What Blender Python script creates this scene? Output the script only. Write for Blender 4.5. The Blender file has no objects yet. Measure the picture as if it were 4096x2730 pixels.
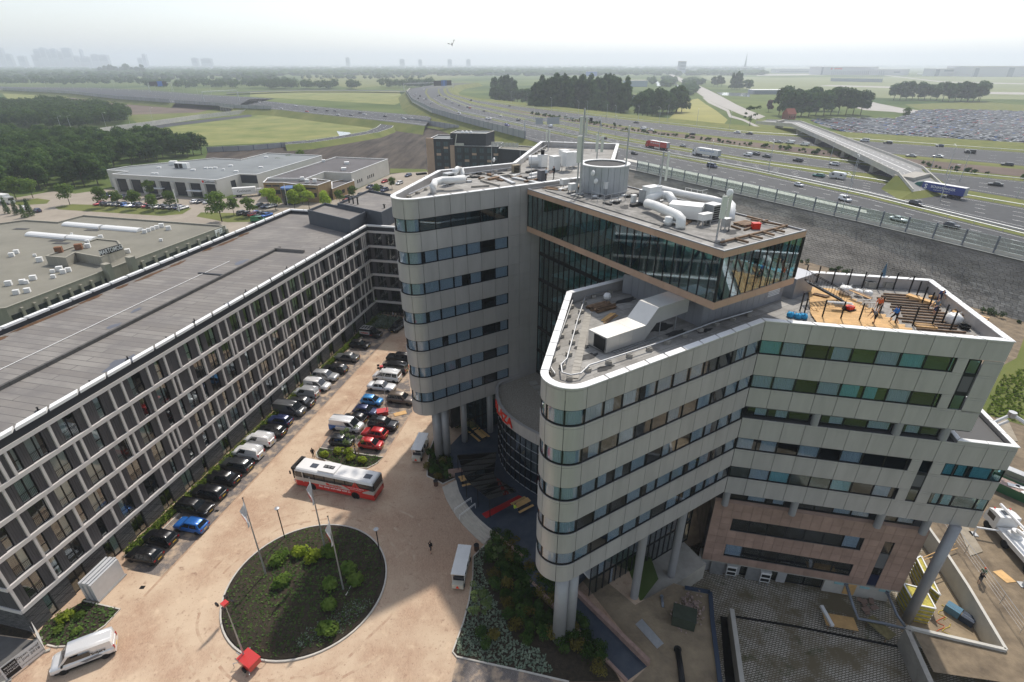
import bpy,bmesh,math,random
from mathutils import Vector,Matrix,geometry
R = math.radians
rnd = random.Random(7)
C = bpy.context.scene.collection
sc = bpy.context.scene
# ---------------------------------------------------------------- camera
CAMZ = 50.0
PITCH = R(27.4)
cam_d = bpy.data.cameras.new('camera'); cam = bpy.data.objects.new('camera',cam_d); C.objects.link(cam)
cam.location = (0,0,CAMZ); cam.rotation_euler = (R(90) - PITCH,0,0)
cam_d.sensor_width = 36.0; cam_d.lens = 2142.0 / 4096 * 36; cam_d.clip_start = 0.5; cam_d.clip_end = 60000
sc.camera = cam
# ---------------------------------------------------------------- sky, sun, exposure
SUN_AZ,SUN_EL = R(69),R(52)          # azimuth from +X, counter-clockwise
w = bpy.data.worlds.new('World'); sc.world = w; w.use_nodes = True
nt = w.node_tree; nt.nodes.clear()
sky = nt.nodes.new('ShaderNodeTexSky'); sky.sky_type = 'NISHITA'; sky.sun_disc = False
sky.sun_elevation = SUN_EL; sky.sun_rotation = R(90) - SUN_AZ
sky.air_density = 1.0; sky.dust_density = 1.2; sky.ozone_density = 1.0
bg = nt.nodes.new('ShaderNodeBackground'); bg.inputs[1].default_value = 0.125
wo = nt.nodes.new('ShaderNodeOutputWorld')
hs = nt.nodes.new('ShaderNodeHueSaturation'); hs.inputs['Saturation'].default_value = 0.5
nt.links.new(sky.outputs[0],hs.inputs['Color']); nt.links.new(hs.outputs[0],bg.inputs[0]); nt.links.new(bg.outputs[0],wo.inputs[0])
sl = bpy.data.lights.new('sun','SUN'); sl.energy = 2.7; sl.angle = R(1.2); sl.color = (1.0,0.93,0.84)
sun = bpy.data.objects.new('sun',sl); C.objects.link(sun)
sd = Vector((math.cos(SUN_EL) * math.cos(SUN_AZ),math.cos(SUN_EL) * math.sin(SUN_AZ),math.sin(SUN_EL)))
sun.rotation_euler = sd.to_track_quat('Z','Y').to_euler(); sun.location = (60,120,150)
vs = sc.view_settings; vs.view_transform = 'Standard'; vs.look = 'None'; vs.gamma = 1; vs.use_curve_mapping = False; vs.exposure = 0.57
sc.cycles.use_denoising = True
sc.cycles.max_bounces = 6; sc.cycles.diffuse_bounces = 4; sc.cycles.glossy_bounces = 3; sc.cycles.transmission_bounces = 4
sc.cycles.transparent_max_bounces = 12; sc.cycles.volume_bounces = 1
sc.cycles.caustics_reflective = False; sc.cycles.caustics_refractive = False; sc.cycles.sample_clamp_indirect = 6
# ---------------------------------------------------------------- survey helper: a picture point of the photograph on the level z
FPX = 2142.0
def P(x,y,z=0.0):
 u,v = x - 2048.0,1365.0 - y
 d = Vector((u,v * math.sin(PITCH) + FPX * math.cos(PITCH),v * math.cos(PITCH) - FPX * math.sin(PITCH)))
 t = (z - CAMZ) / d.z
 return Vector((d.x * t,d.y * t,z))
def W(x0,y0,w_,zw):
 k = w_ / zw
 return lambda x,y,z=0.0: P(x0 + x * k,y0 + y * k,z)
wb = W(2000,1100,1100,2353); wr = W(3000,1200,1096,2353); wr2 = W(3000,650,1096,2353); wd = W(2000,450,1100,2353)
wc = W(2000,0,1100,2353); we = W(3000,0,1096,2353); wq = W(1000,0,1100,2353); wp = W(0,0,1100,2353)
wf = W(1800,1900,1100,2078); wg = W(2700,1900,1396,2353); wh = W(3300,1900,796,2269)
w1 = W(0,650,1100,2353); w2 = W(1000,650,1100,2353); w3 = W(0,1300,1100,2353); w4 = W(1000,1200,1100,2353)
w5 = W(0,2000,1100,2353); wi = W(900,1800,1100,1855); wa = W(0,1900,700,1322); wx = W(0,0,4096,2353)
# ---------------------------------------------------------------- materials
MATS = {}
def mat(name,col,rough=0.7,metal=0.0,var=0.0,scale=1.0,bump=0.0,bscale=None,col2=None,spec=0.3,rand=0.0,stretch=None,detail=4.0,contrast=None):
 if name in MATS: return MATS[name]
 m = bpy.data.materials.new(name); m.use_nodes = True; t = m.node_tree; b = t.nodes['Principled BSDF']
 b.inputs['Roughness'].default_value = rough; b.inputs['Metallic'].default_value = metal
 b.inputs['Specular IOR Level'].default_value = spec
 c = (*col,1)
 b.inputs['Base Color'].default_value = c
 m.diffuse_color = c
 out = None
 if var > 0 or col2 or bump > 0:
  g = t.nodes.new('ShaderNodeNewGeometry'); mp = t.nodes.new('ShaderNodeMapping')
  t.links.new(g.outputs['Position'],mp.inputs[0])
  mp.inputs['Scale'].default_value = stretch or (1,1,1)
 if var > 0 or col2:
  n = t.nodes.new('ShaderNodeTexNoise'); n.inputs['Scale'].default_value = scale; n.inputs['Detail'].default_value = detail; n.inputs['Roughness'].default_value = 0.65
  t.links.new(mp.outputs[0],n.inputs[0])
  r = t.nodes.new('ShaderNodeValToRGB')
  lo,hi = contrast or (0.3,0.7)
  r.color_ramp.elements[0].position = lo; r.color_ramp.elements[1].position = hi
  if col2: a,z = c,(*col2,1)
  else: a = tuple(x * (1 - var) for x in col) + (1,); z = tuple(min(1,x * (1 + var)) for x in col) + (1,)
  r.color_ramp.elements[0].color = a; r.color_ramp.elements[1].color = z
  t.links.new(n.outputs[0],r.inputs[0]); out = r.outputs[0]
  t.links.new(out,b.inputs['Base Color'])
 if rand > 0:
  oi = t.nodes.new('ShaderNodeObjectInfo'); hv = t.nodes.new('ShaderNodeHueSaturation')
  mr = t.nodes.new('ShaderNodeMapRange'); mr.inputs[3].default_value = 1 - rand; mr.inputs[4].default_value = 1 + rand
  t.links.new(oi.outputs['Random'],mr.inputs[0]); t.links.new(mr.outputs[0],hv.inputs['Value'])
  if out: t.links.new(out,hv.inputs['Color'])
  else: hv.inputs['Color'].default_value = c
  t.links.new(hv.outputs[0],b.inputs['Base Color'])
 if bump > 0:
  n2 = t.nodes.new('ShaderNodeTexNoise'); n2.inputs['Scale'].default_value = bscale or scale * 4; n2.inputs['Detail'].default_value = 5
  t.links.new(mp.outputs[0],n2.inputs[0])
  bp = t.nodes.new('ShaderNodeBump'); bp.inputs['Strength'].default_value = bump; bp.inputs['Distance'].default_value = 0.1
  t.links.new(n2.outputs[0],bp.inputs['Height']); t.links.new(bp.outputs[0],b.inputs['Normal'])
 MATS[name] = m
 return m
def brick_mat(name,c1,c2,mortar,size=(0.2,0.1),dust=None,dust_rng=(0.4,0.7),dust_scale=0.15,rot=0.0,msize=0.02,rough=0.85,patch=None):
 """small pavers or courses: pattern of the material, dust or dirt laid over it"""
 if name in MATS: return MATS[name]
 m = bpy.data.materials.new(name); m.use_nodes = True; t = m.node_tree; b = t.nodes['Principled BSDF']
 b.inputs['Roughness'].default_value = rough; b.inputs['Specular IOR Level'].default_value = 0.2
 g = t.nodes.new('ShaderNodeNewGeometry'); mp = t.nodes.new('ShaderNodeMapping'); mp.inputs['Rotation'].default_value = (0,0,rot)
 t.links.new(g.outputs['Position'],mp.inputs[0])
 br = t.nodes.new('ShaderNodeTexBrick'); br.inputs['Scale'].default_value = 1.0
 br.inputs['Brick Width'].default_value = size[0]; br.inputs['Row Height'].default_value = size[1]; br.inputs['Mortar Size'].default_value = msize
 br.inputs['Color1'].default_value = (*c1,1); br.inputs['Color2'].default_value = (*c2,1); br.inputs['Mortar'].default_value = (*mortar,1); br.inputs['Bias'].default_value = 0.0
 t.links.new(mp.outputs[0],br.inputs[0]); out = br.outputs[0]
 for dd,rng,scl in ([(dust,dust_rng,dust_scale)] if dust else []) + (patch or []):
  n = t.nodes.new('ShaderNodeTexNoise'); n.inputs['Scale'].default_value = scl; n.inputs['Detail'].default_value = 9; n.inputs['Roughness'].default_value = 0.62
  t.links.new(g.outputs['Position'],n.inputs[0])
  r = t.nodes.new('ShaderNodeValToRGB'); r.color_ramp.elements[0].position = rng[0]; r.color_ramp.elements[1].position = rng[1]
  t.links.new(n.outputs[0],r.inputs[0])
  mx = t.nodes.new('ShaderNodeMix'); mx.data_type = 'RGBA'
  t.links.new(r.outputs[0],mx.inputs[0]); t.links.new(out,mx.inputs[6]); mx.inputs[7].default_value = (*dd,1); out = mx.outputs[2]
 t.links.new(out,b.inputs['Base Color'])
 m.diffuse_color = (*c1,1)
 MATS[name] = m
 return m
def glass_mat(name,tint,refl=0.06,rough=0.03,body=None):
 """sheet glass: tinted see-through plus a mirror layer that grows towards grazing"""
 if name in MATS: return MATS[name]
 m = bpy.data.materials.new(name); m.use_nodes = True; t = m.node_tree; t.nodes.clear()
 o = t.nodes.new('ShaderNodeOutputMaterial'); tr = t.nodes.new('ShaderNodeBsdfTransparent'); tr.inputs[0].default_value = (*tint,1)
 gl = t.nodes.new('ShaderNodeBsdfGlossy'); gl.inputs['Roughness'].default_value = rough; gl.inputs[0].default_value = (0.95,0.97,1,1)
 lw = t.nodes.new('ShaderNodeLayerWeight'); lw.inputs[0].default_value = 0.35
 mr = t.nodes.new('ShaderNodeMapRange'); mr.inputs[3].default_value = refl; mr.inputs[4].default_value = 0.9
 t.links.new(lw.outputs['Facing'],mr.inputs[0])
 pw = t.nodes.new('ShaderNodeMath'); pw.operation = 'POWER'; pw.inputs[1].default_value = 2.2
 t.links.new(lw.outputs['Facing'],pw.inputs[0]); t.links.new(pw.outputs[0],mr.inputs[0])
 mx = t.nodes.new('ShaderNodeMixShader'); t.links.new(mr.outputs[0],mx.inputs[0]); t.links.new(tr.outputs[0],mx.inputs[1]); t.links.new(gl.outputs[0],mx.inputs[2])
 t.links.new(mx.outputs[0],o.inputs[0]); m.diffuse_color = (*tint,1)
 MATS[name] = m
 return m
def leaf_mat(name,col,col2,scale=0.35,trans=0.35,rand=0.25):
 if name in MATS: return MATS[name]
 m = bpy.data.materials.new(name); m.use_nodes = True; t = m.node_tree; t.nodes.clear()
 o = t.nodes.new('ShaderNodeOutputMaterial'); d = t.nodes.new('ShaderNodeBsdfDiffuse'); tl = t.nodes.new('ShaderNodeBsdfTranslucent'); mx = t.nodes.new('ShaderNodeMixShader')
 mx.inputs[0].default_value = trans
 g = t.nodes.new('ShaderNodeNewGeometry'); n = t.nodes.new('ShaderNodeTexNoise'); n.inputs['Scale'].default_value = scale; n.inputs['Detail'].default_value = 6
 t.links.new(g.outputs['Position'],n.inputs[0])
 r = t.nodes.new('ShaderNodeValToRGB'); r.color_ramp.elements[0].position = 0.32; r.color_ramp.elements[1].position = 0.68
 r.color_ramp.elements[0].color = (*col,1); r.color_ramp.elements[1].color = (*col2,1); t.links.new(n.outputs[0],r.inputs[0])
 oi = t.nodes.new('ShaderNodeObjectInfo'); hv = t.nodes.new('ShaderNodeHueSaturation'); mr = t.nodes.new('ShaderNodeMapRange')
 mr.inputs[3].default_value = 1 - rand; mr.inputs[4].default_value = 1 + rand
 t.links.new(oi.outputs['Random'],mr.inputs[0]); t.links.new(mr.outputs[0],hv.inputs['Value']); t.links.new(r.outputs[0],hv.inputs['Color'])
 for s in (d,tl): t.links.new(hv.outputs[0],s.inputs[0])
 t.links.new(d.outputs[0],mx.inputs[1]); t.links.new(tl.outputs[0],mx.inputs[2]); t.links.new(mx.outputs[0],o.inputs[0])
 m.diffuse_color = (*col,1)
 MATS[name] = m
 return m
def paint(name,col,metal=0.25,rough=0.28):
 m = mat(name,col,rough,metal,spec=0.5)
 b = m.node_tree.nodes['Principled BSDF']; b.inputs['Coat Weight'].default_value = 0.6; b.inputs['Coat Roughness'].default_value = 0.08
 return m
# ---------------------------------------------------------------- mesh helpers
class MB:
 def __init__(s): s.v,s.f,s.m = [],[],[]
 def add(s,vs_,fs,m=0):
  o = len(s.v); s.v += [tuple(x) for x in vs_]; s.f += [tuple(i + o for i in f) for f in fs]; s.m += [m] * len(fs); return s
 def box(s,x0,y0,z0,x1,y1,z1,m=0):
  return s.add([(x0,y0,z0),(x1,y0,z0),(x1,y1,z0),(x0,y1,z0),(x0,y0,z1),(x1,y0,z1),(x1,y1,z1),(x0,y1,z1)],
      [(3,2,1,0),(4,5,6,7),(0,1,5,4),(1,2,6,5),(2,3,7,6),(3,0,4,7)],m)
 def obox(s,c,size,rz=0,m=0,rx=0,ry=0):
  x,y,z = (q / 2 for q in size); M = Matrix.Rotation(rz,3,'Z') @ Matrix.Rotation(ry,3,'Y') @ Matrix.Rotation(rx,3,'X'); c = Vector(c)
  vs_ = [c + M @ Vector(p) for p in ((-x,-y,-z),(x,-y,-z),(x,y,-z),(-x,y,-z),(-x,-y,z),(x,-y,z),(x,y,z),(-x,y,z))]
  return s.add(vs_,[(3,2,1,0),(4,5,6,7),(0,1,5,4),(1,2,6,5),(2,3,7,6),(3,0,4,7)],m)
 def prism(s,pts,z0,z1,m=0,mt=None,bottom=True):
  pts = [Vector((p[0],p[1],0)) for p in pts]
  if sum(pts[i - 1].x * pts[i].y - pts[i].x * pts[i - 1].y for i in range(len(pts))) < 0: pts.reverse()
  n = len(pts); o = len(s.v)
  s.v += [(p.x,p.y,z0) for p in pts] + [(p.x,p.y,z1) for p in pts]
  for i in range(n): s.f.append((o + i,o + (i + 1) % n,o + n + (i + 1) % n,o + n + i)); s.m.append(m)
  for t in geometry.tessellate_polygon([pts]):
   a,b,c = t
   if (pts[b] - pts[a]).cross(pts[c] - pts[a]).z < 0: b,c = c,b
   s.f.append((o + n + a,o + n + b,o + n + c)); s.m.append(m if mt is None else mt)
   if bottom: s.f.append((o + a,o + c,o + b)); s.m.append(m)
  return s
 def sheet(s,pts,z=None,m=0,holes=()):
  loops = [[Vector(p if len(p) == 3 else (p[0],p[1],0)) for p in L] for L in (pts,*holes)]
  if z is not None:
   for L in loops:
    for p in L: p.z = z
  allp = [p for L in loops for p in L]; o = len(s.v); s.v += [tuple(p) for p in allp]
  flat = [[Vector((p.x,p.y,0)) for p in L] for L in loops]; fp = [p for L in flat for p in L]
  for a,b,c in geometry.tessellate_polygon(flat):
   if (fp[b] - fp[a]).cross(fp[c] - fp[a]).z < 0: b,c = c,b
   s.f.append((o + a,o + b,o + c)); s.m.append(m)
  return s
 def ribbon(s,L,Rr,m=0):
  o = len(s.v); n = len(L); s.v += [tuple(p) for p in L] + [tuple(p) for p in Rr]
  for i in range(n - 1): s.f.append((o + i,o + i + 1,o + n + i + 1,o + n + i)); s.m.append(m)
  return s
 def tube(s,pts,r,n=8,m=0,cap=True,r2=None):
  pts = [Vector(p) for p in pts]; k = len(pts); o = len(s.v); up = Vector((0,0,1))
  for i,p in enumerate(pts):
   d = (pts[min(i + 1,k - 1)] - pts[max(i - 1,0)]).normalized()
   a = d.cross(up if abs(d.z) < 0.95 else Vector((1,0,0))).normalized(); b = a.cross(d)
   rr = r if r2 is None else r + (r2 - r) * i / (k - 1)
   s.v += [tuple(p + (a * math.cos(2 * math.pi * j / n) + b * math.sin(2 * math.pi * j / n)) * rr) for j in range(n)]
  for i in range(k - 1):
   for j in range(n): s.f.append((o + i * n + j,o + i * n + (j + 1) % n,o + (i + 1) * n + (j + 1) % n,o + (i + 1) * n + j)); s.m.append(m)
  if cap: s.f += [tuple(o + j for j in reversed(range(n))),tuple(o + (k - 1) * n + j for j in range(n))]; s.m += [m,m]
  return s
 def lathe(s,prof,c=(0,0,0),n=12,m=0):
  o = len(s.v)
  for r,z in prof: s.v += [(c[0] + r * math.cos(2 * math.pi * j / n),c[1] + r * math.sin(2 * math.pi * j / n),c[2] + z) for j in range(n)]
  for i in range(len(prof) - 1):
   for j in range(n): s.f.append((o + i * n + j,o + i * n + (j + 1) % n,o + (i + 1) * n + (j + 1) % n,o + (i + 1) * n + j)); s.m.append(m)
  if prof[0][0] > 1e-4: s.f.append(tuple(o + j for j in reversed(range(n)))); s.m.append(m)
  if prof[-1][0] > 1e-4: s.f.append(tuple(o + (len(prof) - 1) * n + j for j in range(n))); s.m.append(m)
  return s
 def quad(s,a,b,c,d,m=0): return s.add([a,b,c,d],[(0,1,2,3)],m)
 def mesh(s,name,mats,smooth=False):
  me = bpy.data.meshes.new(name); me.from_pydata(s.v,[],s.f)
  for x in (mats if isinstance(mats,(list,tuple)) else [mats]): me.materials.append(x)
  me.polygons.foreach_set('material_index',s.m)
  if smooth: me.polygons.foreach_set('use_smooth',[True] * len(s.f))
  me.update(); return me
 def build(s,name,mats,parent=None,loc=None,rz=0.0,smooth=False):
  return put(name,s.mesh(name,mats,smooth),parent,loc,rz)
def put(name,me,parent=None,loc=None,rz=0.0,scale=None):
 o = bpy.data.objects.new(name,me); C.objects.link(o)
 if loc is not None: o.location = loc
 if rz: o.rotation_euler = (0,0,rz)
 if scale: o.scale = scale
 if parent is not None:
  o.parent = parent
  r = parent
  if parent.get('wc'): o.matrix_parent_inverse = Matrix.Translation(-Vector(parent['wc']));
 return o
def tag(o,label,cat,group=None,kind=None):
 if label: o['label'] = label
 if cat: o['category'] = cat
 if group: o['group'] = group
 if kind: o['kind'] = kind
 return o
def thing(name,label,cat,loc=(0,0,0),rz=0.0,group=None,world=False,kind=None):
 """Empty at a thing's base; world=True: its parts are given in place coordinates"""
 o = bpy.data.objects.new(name,None); C.objects.link(o); o.location = loc; o.rotation_euler = (0,0,rz); o.empty_display_size = 0.2
 if world: o['wc'] = tuple(loc)
 return tag(o,label,cat,group,kind)
def dup(root,loc,rz=0.0,label=None,group=None,swap=None,scale=None):
 """copy of a thing with its parts and sub-parts; swap: {material name: material} for recoloured meshes"""
 def cp(o,par):
  c = o.copy(); C.objects.link(c); c.parent = par
  for ch in o.children: cp(ch,c)
  return c
 c = cp(root,None); c.location = loc; c.rotation_euler = (0,0,rz)
 if scale: c.scale = scale
 if label: c['label'] = label
 if group: c['group'] = group
 return c
CB = {}
def cbox(w_,d,h,m,key=''):
 """shared box mesh centred on its origin"""
 k = (round(w_,3),round(d,3),round(h,3),m.name,key)
 if k not in CB: CB[k] = MB().box(-w_ / 2,-d / 2,-h / 2,w_ / 2,d / 2,h / 2).mesh('box_' + m.name,m)
 return CB[k]
BENCH = bpy.data.scenes.new('bench')
def baked(o):
 """mesh of an object with its modifiers applied, made in an empty side scene"""
 BENCH.collection.objects.link(o); vl = BENCH.view_layers[0]; vl.update(); dg = vl.depsgraph; dg.update()
 me = bpy.data.meshes.new_from_object(o.evaluated_get(dg)); bpy.data.objects.remove(o); return me
def text(s,size,m,parent,M,name='lettering',depth=0.01,align='CENTER',shear=0.0,bold=0.0,spacing=1.0,squash=None):
 """lettering as a mesh; M places the text plane (x along the line, y up)"""
 cu = bpy.data.curves.new('t','FONT'); cu.body = s; cu.size = size; cu.align_x = align; cu.align_y = 'CENTER'; cu.extrude = depth; cu.shear = shear; cu.offset = bold
 cu.space_character = spacing; cu.resolution_u = 2; cu.space_line = 0.85
 me = baked(bpy.data.objects.new('t',cu)); bpy.data.curves.remove(cu)
 if squash:
  for v_ in me.vertices: v_.co.x *= squash
 me.materials.clear(); me.materials.append(m)
 me.transform(M); o = put(name,me,parent); return o
def frame_m(o,u,up=(0,0,1)):
 """matrix with origin o, x axis u, y axis up (z = u x up, towards the reader)"""
 u = Vector(u).normalized(); up = Vector(up).normalized(); n = u.cross(up).normalized(); up = n.cross(u)
 return Matrix(((u.x,up.x,n.x,o[0]),(u.y,up.y,n.y,o[1]),(u.z,up.z,n.z,o[2]),(0,0,0,1)))
def struct(name,mb,m,smooth=False):
 o = mb.build(name,m,smooth=smooth); o['kind'] = 'structure'; return o
# ================================================================ setting
e1 = Vector((0.8453,0.5344,0)); n1 = Vector((0.5344,-0.8453,0)); e2 = Vector((0.9774,-0.2113,0)); n2 = Vector((-0.2113,-0.9774,0)); e3 = Vector((0.2113,0.9774,0))
A1 = math.atan2(e1.y,e1.x); A2 = math.atan2(e2.y,e2.x); A3 = math.atan2(e3.y,e3.x)
LOW,PIT,HW = -3.0,-5.2,8.0
def pts(fn,L,z=0.0): return [fn(x,y,z) for x,y in L]
def srcp(L,z=0.0): return [P(x,y,z) for x,y in L]
M_grass = mat('meadow_grass',(0.085,0.115,0.03),0.9,col2=(0.17,0.175,0.055),scale=0.05,detail=9,bump=0.4,bscale=0.6,spec=0.1)
M_far = mat('polder_fields',(0.05,0.085,0.025),0.95,col2=(0.13,0.16,0.05),scale=0.004,detail=7,spec=0.05,contrast=(0.38,0.62))
M_verge = mat('verge_grass',(0.085,0.115,0.03),0.9,col2=(0.19,0.185,0.055),scale=0.12,detail=8,spec=0.1)
M_dry = mat('dry_meadow',(0.115,0.15,0.04),0.9,col2=(0.26,0.25,0.095),scale=0.035,detail=9,spec=0.1)
M_asph = mat('motorway_asphalt',(0.034,0.037,0.041),0.75,var=0.25,scale=0.6,stretch=(1,1,1),detail=8,spec=0.3)
M_asph2 = mat('local_asphalt',(0.2,0.185,0.165),0.85,var=0.22,scale=0.25,detail=8)
M_line = mat('road_paint',(0.78,0.78,0.76),0.6,var=0.12,scale=1.5)
M_conc = mat('concrete',(0.36,0.34,0.30),0.85,var=0.18,scale=0.7,detail=8,bump=0.1,bscale=6)
M_conc2 = mat('pale_concrete',(0.52,0.5,0.45),0.8,var=0.14,scale=0.5,detail=7)
M_mud = mat('trampled_mud',(0.10,0.075,0.05),0.85,col2=(0.26,0.2,0.13),scale=0.45,detail=10,bump=0.9,bscale=1.3,spec=0.35)
M_sandmud = mat('sandy_ground',(0.17,0.13,0.09),0.9,col2=(0.33,0.26,0.17),scale=0.4,detail=10,bump=0.8,bscale=2.0)
M_soil = mat('bed_soil',(0.022,0.018,0.013),0.95,col2=(0.06,0.045,0.03),scale=2.5,detail=8,bump=0.9,bscale=9)
M_kerb = mat('kerb_concrete',(0.5,0.47,0.42),0.8,var=0.12,scale=2.0)
M_sand = brick_mat('sandy_pavers',(0.33,0.2,0.145),(0.47,0.31,0.22),(0.42,0.3,0.2),(0.21,0.105),dust=(0.55,0.425,0.305),dust_rng=(0.36,0.6),dust_scale=0.17,rot=A3,
     patch=[((0.25,0.15,0.105),(0.6,0.74),1.1),((0.3,0.18,0.125),(0.6,0.68),4.0),((0.62,0.48,0.34),(0.56,0.75),0.6)])
t_ = M_sand.node_tree; g_ = t_.nodes.new('ShaderNodeNewGeometry'); vd = t_.nodes.new('ShaderNodeVectorMath'); vd.operation = 'DISTANCE'; vd.inputs[1].default_value = (-6.5,47.5,0)
t_.links.new(g_.outputs['Position'],vd.inputs[0]); mr_ = t_.nodes.new('ShaderNodeMapRange'); mr_.inputs[1].default_value = 3.5; mr_.inputs[2].default_value = 15.0; mr_.inputs[3].default_value = 0.12; t_.links.new(vd.outputs['Value'],mr_.inputs[0])
for nd in [n for n in t_.nodes if n.type == 'MIX' and n.inputs[7].default_value[0] > .5]:   # swept bricks by the steps, sand elsewhere
 l_ = nd.inputs[0].links[0].from_socket; ml = t_.nodes.new('ShaderNodeMath'); ml.operation = 'MULTIPLY'; t_.links.new(l_,ml.inputs[0]); t_.links.new(mr_.outputs[0],ml.inputs[1]); t_.links.new(ml.outputs[0],nd.inputs[0])
M_bay = brick_mat('parking_pavers',(0.15,0.135,0.13),(0.24,0.215,0.2),(0.13,0.11,0.1),(0.21,0.105),dust=(0.46,0.35,0.25),dust_rng=(0.47,0.62),dust_scale=0.55,rot=A3)
M_ramp = mat('dark_blue_resin',(0.028,0.04,0.062),0.42,col2=(0.06,0.072,0.09),scale=0.8,detail=10,spec=0.5,contrast=(0.4,0.75))
M_yard = brick_mat('mossy_pavers',(0.42,0.385,0.33),(0.52,0.47,0.41),(0.12,0.11,0.075),(0.42,0.21),dust=(0.16,0.13,0.08),dust_rng=(0.42,0.6),dust_scale=0.33,rot=A2,msize=0.045,
     patch=[((0.07,0.075,0.03),(0.58,0.74),0.5)])
M_white = mat('white_coping',(0.78,0.78,0.77),0.45,var=0.04,scale=0.8)
# level changes in front and to the side of the hotel: sunken yard, pit and building ground
yardW = [wg(-40,700),wg(65,770),wg(235,800),wg(250,1000),wg(300,1399),wg(340,1900)]
hole = [Vector((13.5,37.2,0))] + [Vector((p.x,p.y,0)) for p in yardW[1:]] + [Vector((24,12,0)),Vector((165,12,0)),Vector((146,96,0)),Vector((98,174.0,0)),Vector((40,130,0)),Vector((15,60,0)),Vector((16,40,0))]
B = 26000
struct('ground',MB().sheet([(-B,-B),(B,-B),(B,B),(-B,B)],-0.02,holes=[hole]),M_far)
pitT = [wg(1580,1040,LOW),wg(2225,1190,LOW),wg(1970,760,LOW),wg(1800,500,LOW),wg(1665,310,LOW)]
low_hole = [Vector((13.9,37.0,0))] + [Vector((p.x,p.y,0)) for p in yardW[1:5]] + [Vector((wg(1690,1420,PIT).x,wg(1690,1420,PIT).y,0)),Vector((pitT[0].x + .3,pitT[0].y,0)),Vector((pitT[1].x,pitT[1].y,0)),
   Vector((pitT[2].x,pitT[2].y,0)),Vector((pitT[4].x,pitT[4].y,0)),Vector((pitT[4].x + 2.0,pitT[4].y + 6,0)),Vector((24,48,0)),Vector((16,44,0))]
struct('building_ground',MB().sheet(hole,LOW,holes=[low_hole]),M_mud)
struct('yard_pavement',MB().sheet(hole,PIT),M_yard)
pf = [wg(1540,800,PIT),wg(1640,560,PIT),wg(1690,480,PIT),wg(1790,640,PIT),wg(2230,1230,PIT),wg(1600,1150,PIT),wg(1490,1010,PIT)]
struct('pit_ground',MB().sheet(pf,PIT + 0.006),M_sandmud)
# courtyard
cy = [(-52,20),(14.2,20)] + [(p.x,p.y) for p in reversed(yardW[1:5])] + [(13.4,37.3),(12,50),(6,72),(-6,72),(-14,82),(-22,110),(-28,112),(-31,108.5),(-47,35),(-52,33)]
struct('courtyard_pavement',MB().sheet(cy,0.0),M_sand)
fac0 = Vector((-30.1,109.6,0)); eL = Vector((math.cos(R(77.4)),math.sin(R(77.4)),0)); nL = Vector((eL.y,-eL.x,0)); AL = math.atan2(eL.y,eL.x)
def FL(u,n,z=0.0): p = fac0 + eL * u + nL * n; return Vector((p.x,p.y,z))
struct('parking_pavement',MB().sheet([FL(-69.5,2.0),FL(-69.5,7.0),FL(-2,7.0),FL(-2,2.0)],0.006),M_bay)
def QL(x,y): return w4(x,y)
pk = [w4(1170,1330),w4(880,1100),w4(640,1230)]
isl = [QL(605,1262),QL(1145,1345),QL(1390,965),QL(1345,500),QL(1190,445),QL(1000,770),QL(870,950),QL(660,1180)]
struct('parking_pavement',MB().sheet([(p.x,p.y) for p in isl],0.006),M_bay)
def kerb(name,line,w_=0.14,h=0.12,closed=False,m=M_kerb,z0=0.0):
 """a raised kerb of stones along a line"""
 L = [Vector((p[0],p[1],0)) for p in line]; n = len(L); A,Bq = [],[]
 for i in range(n):
  a = L[(i - 1) % n] if closed or i > 0 else L[i]; b = L[(i + 1) % n] if closed or i < n - 1 else L[i]
  d = (b - a).normalized(); q = Vector((-d.y,d.x,0)) * w_ / 2; A.append(L[i] + q); Bq.append(L[i] - q)
 mb = MB()
 for i in range(n if closed else n - 1):
  j = (i + 1) % n; f = []
  a,b,c,d = A[i],A[j],Bq[j],Bq[i]
  mb.add([(q.x,q.y,z) for z in (z0 - 0.02,z0 + h) for q in (a,b,c,d)],[(4,7,6,5),(0,4,5,1),(1,5,6,2),(2,6,7,3),(3,7,4,0)])
 return struct(name,mb,m)
# round island with its soil dome
IC = Vector((-22.15,39.25,0)); IR = 8.4
mb = MB(); mb.lathe([(IR - 0.05,0.02),(IR - 0.25,0.16),(5.5,0.42),(2.5,0.55),(0.01,0.58)],IC,48); struct('island_ground',mb,M_soil,True)
kerb('island_kerb',[(IC.x + IR * math.cos(i * math.pi / 32),IC.y + IR * math.sin(i * math.pi / 32)) for i in range(64)],0.16,0.14,True)
mb = MB()
for r_,a0,a1 in ((9.6,.3,3.0),(11.4,.2,3.2),(10.3,3.4,6.0),(12.1,3.5,5.6),(13.6,.6,2.3)):
 c_ = [IC + Vector((math.cos(a0 + (a1 - a0) * k / 40),math.sin(a0 + (a1 - a0) * k / 40),0)) * (r_ + .25 * math.sin(k * .5)) for k in range(41)]
 stripe_ = [(c_[k],c_[k + 1]) for k in range(40) if (k * 7) % 11 > 1]
 for a,b in stripe_: d = (b - a).normalized(); q = Vector((-d.y,d.x,0)) * .13; mb.quad(*(Vector((v_.x,v_.y,.003)) for v_ in (a + q,a - q,b - q,b + q)))
struct('tyre_tracks',mb,brick_mat('tracked_pavers',(0.33,0.2,0.145),(0.44,0.29,0.2),(0.4,0.28,0.19),(0.21,0.105),dust=(0.5,0.38,0.27),dust_rng=(0.4,0.6),dust_scale=0.9,rot=A3))
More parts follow.
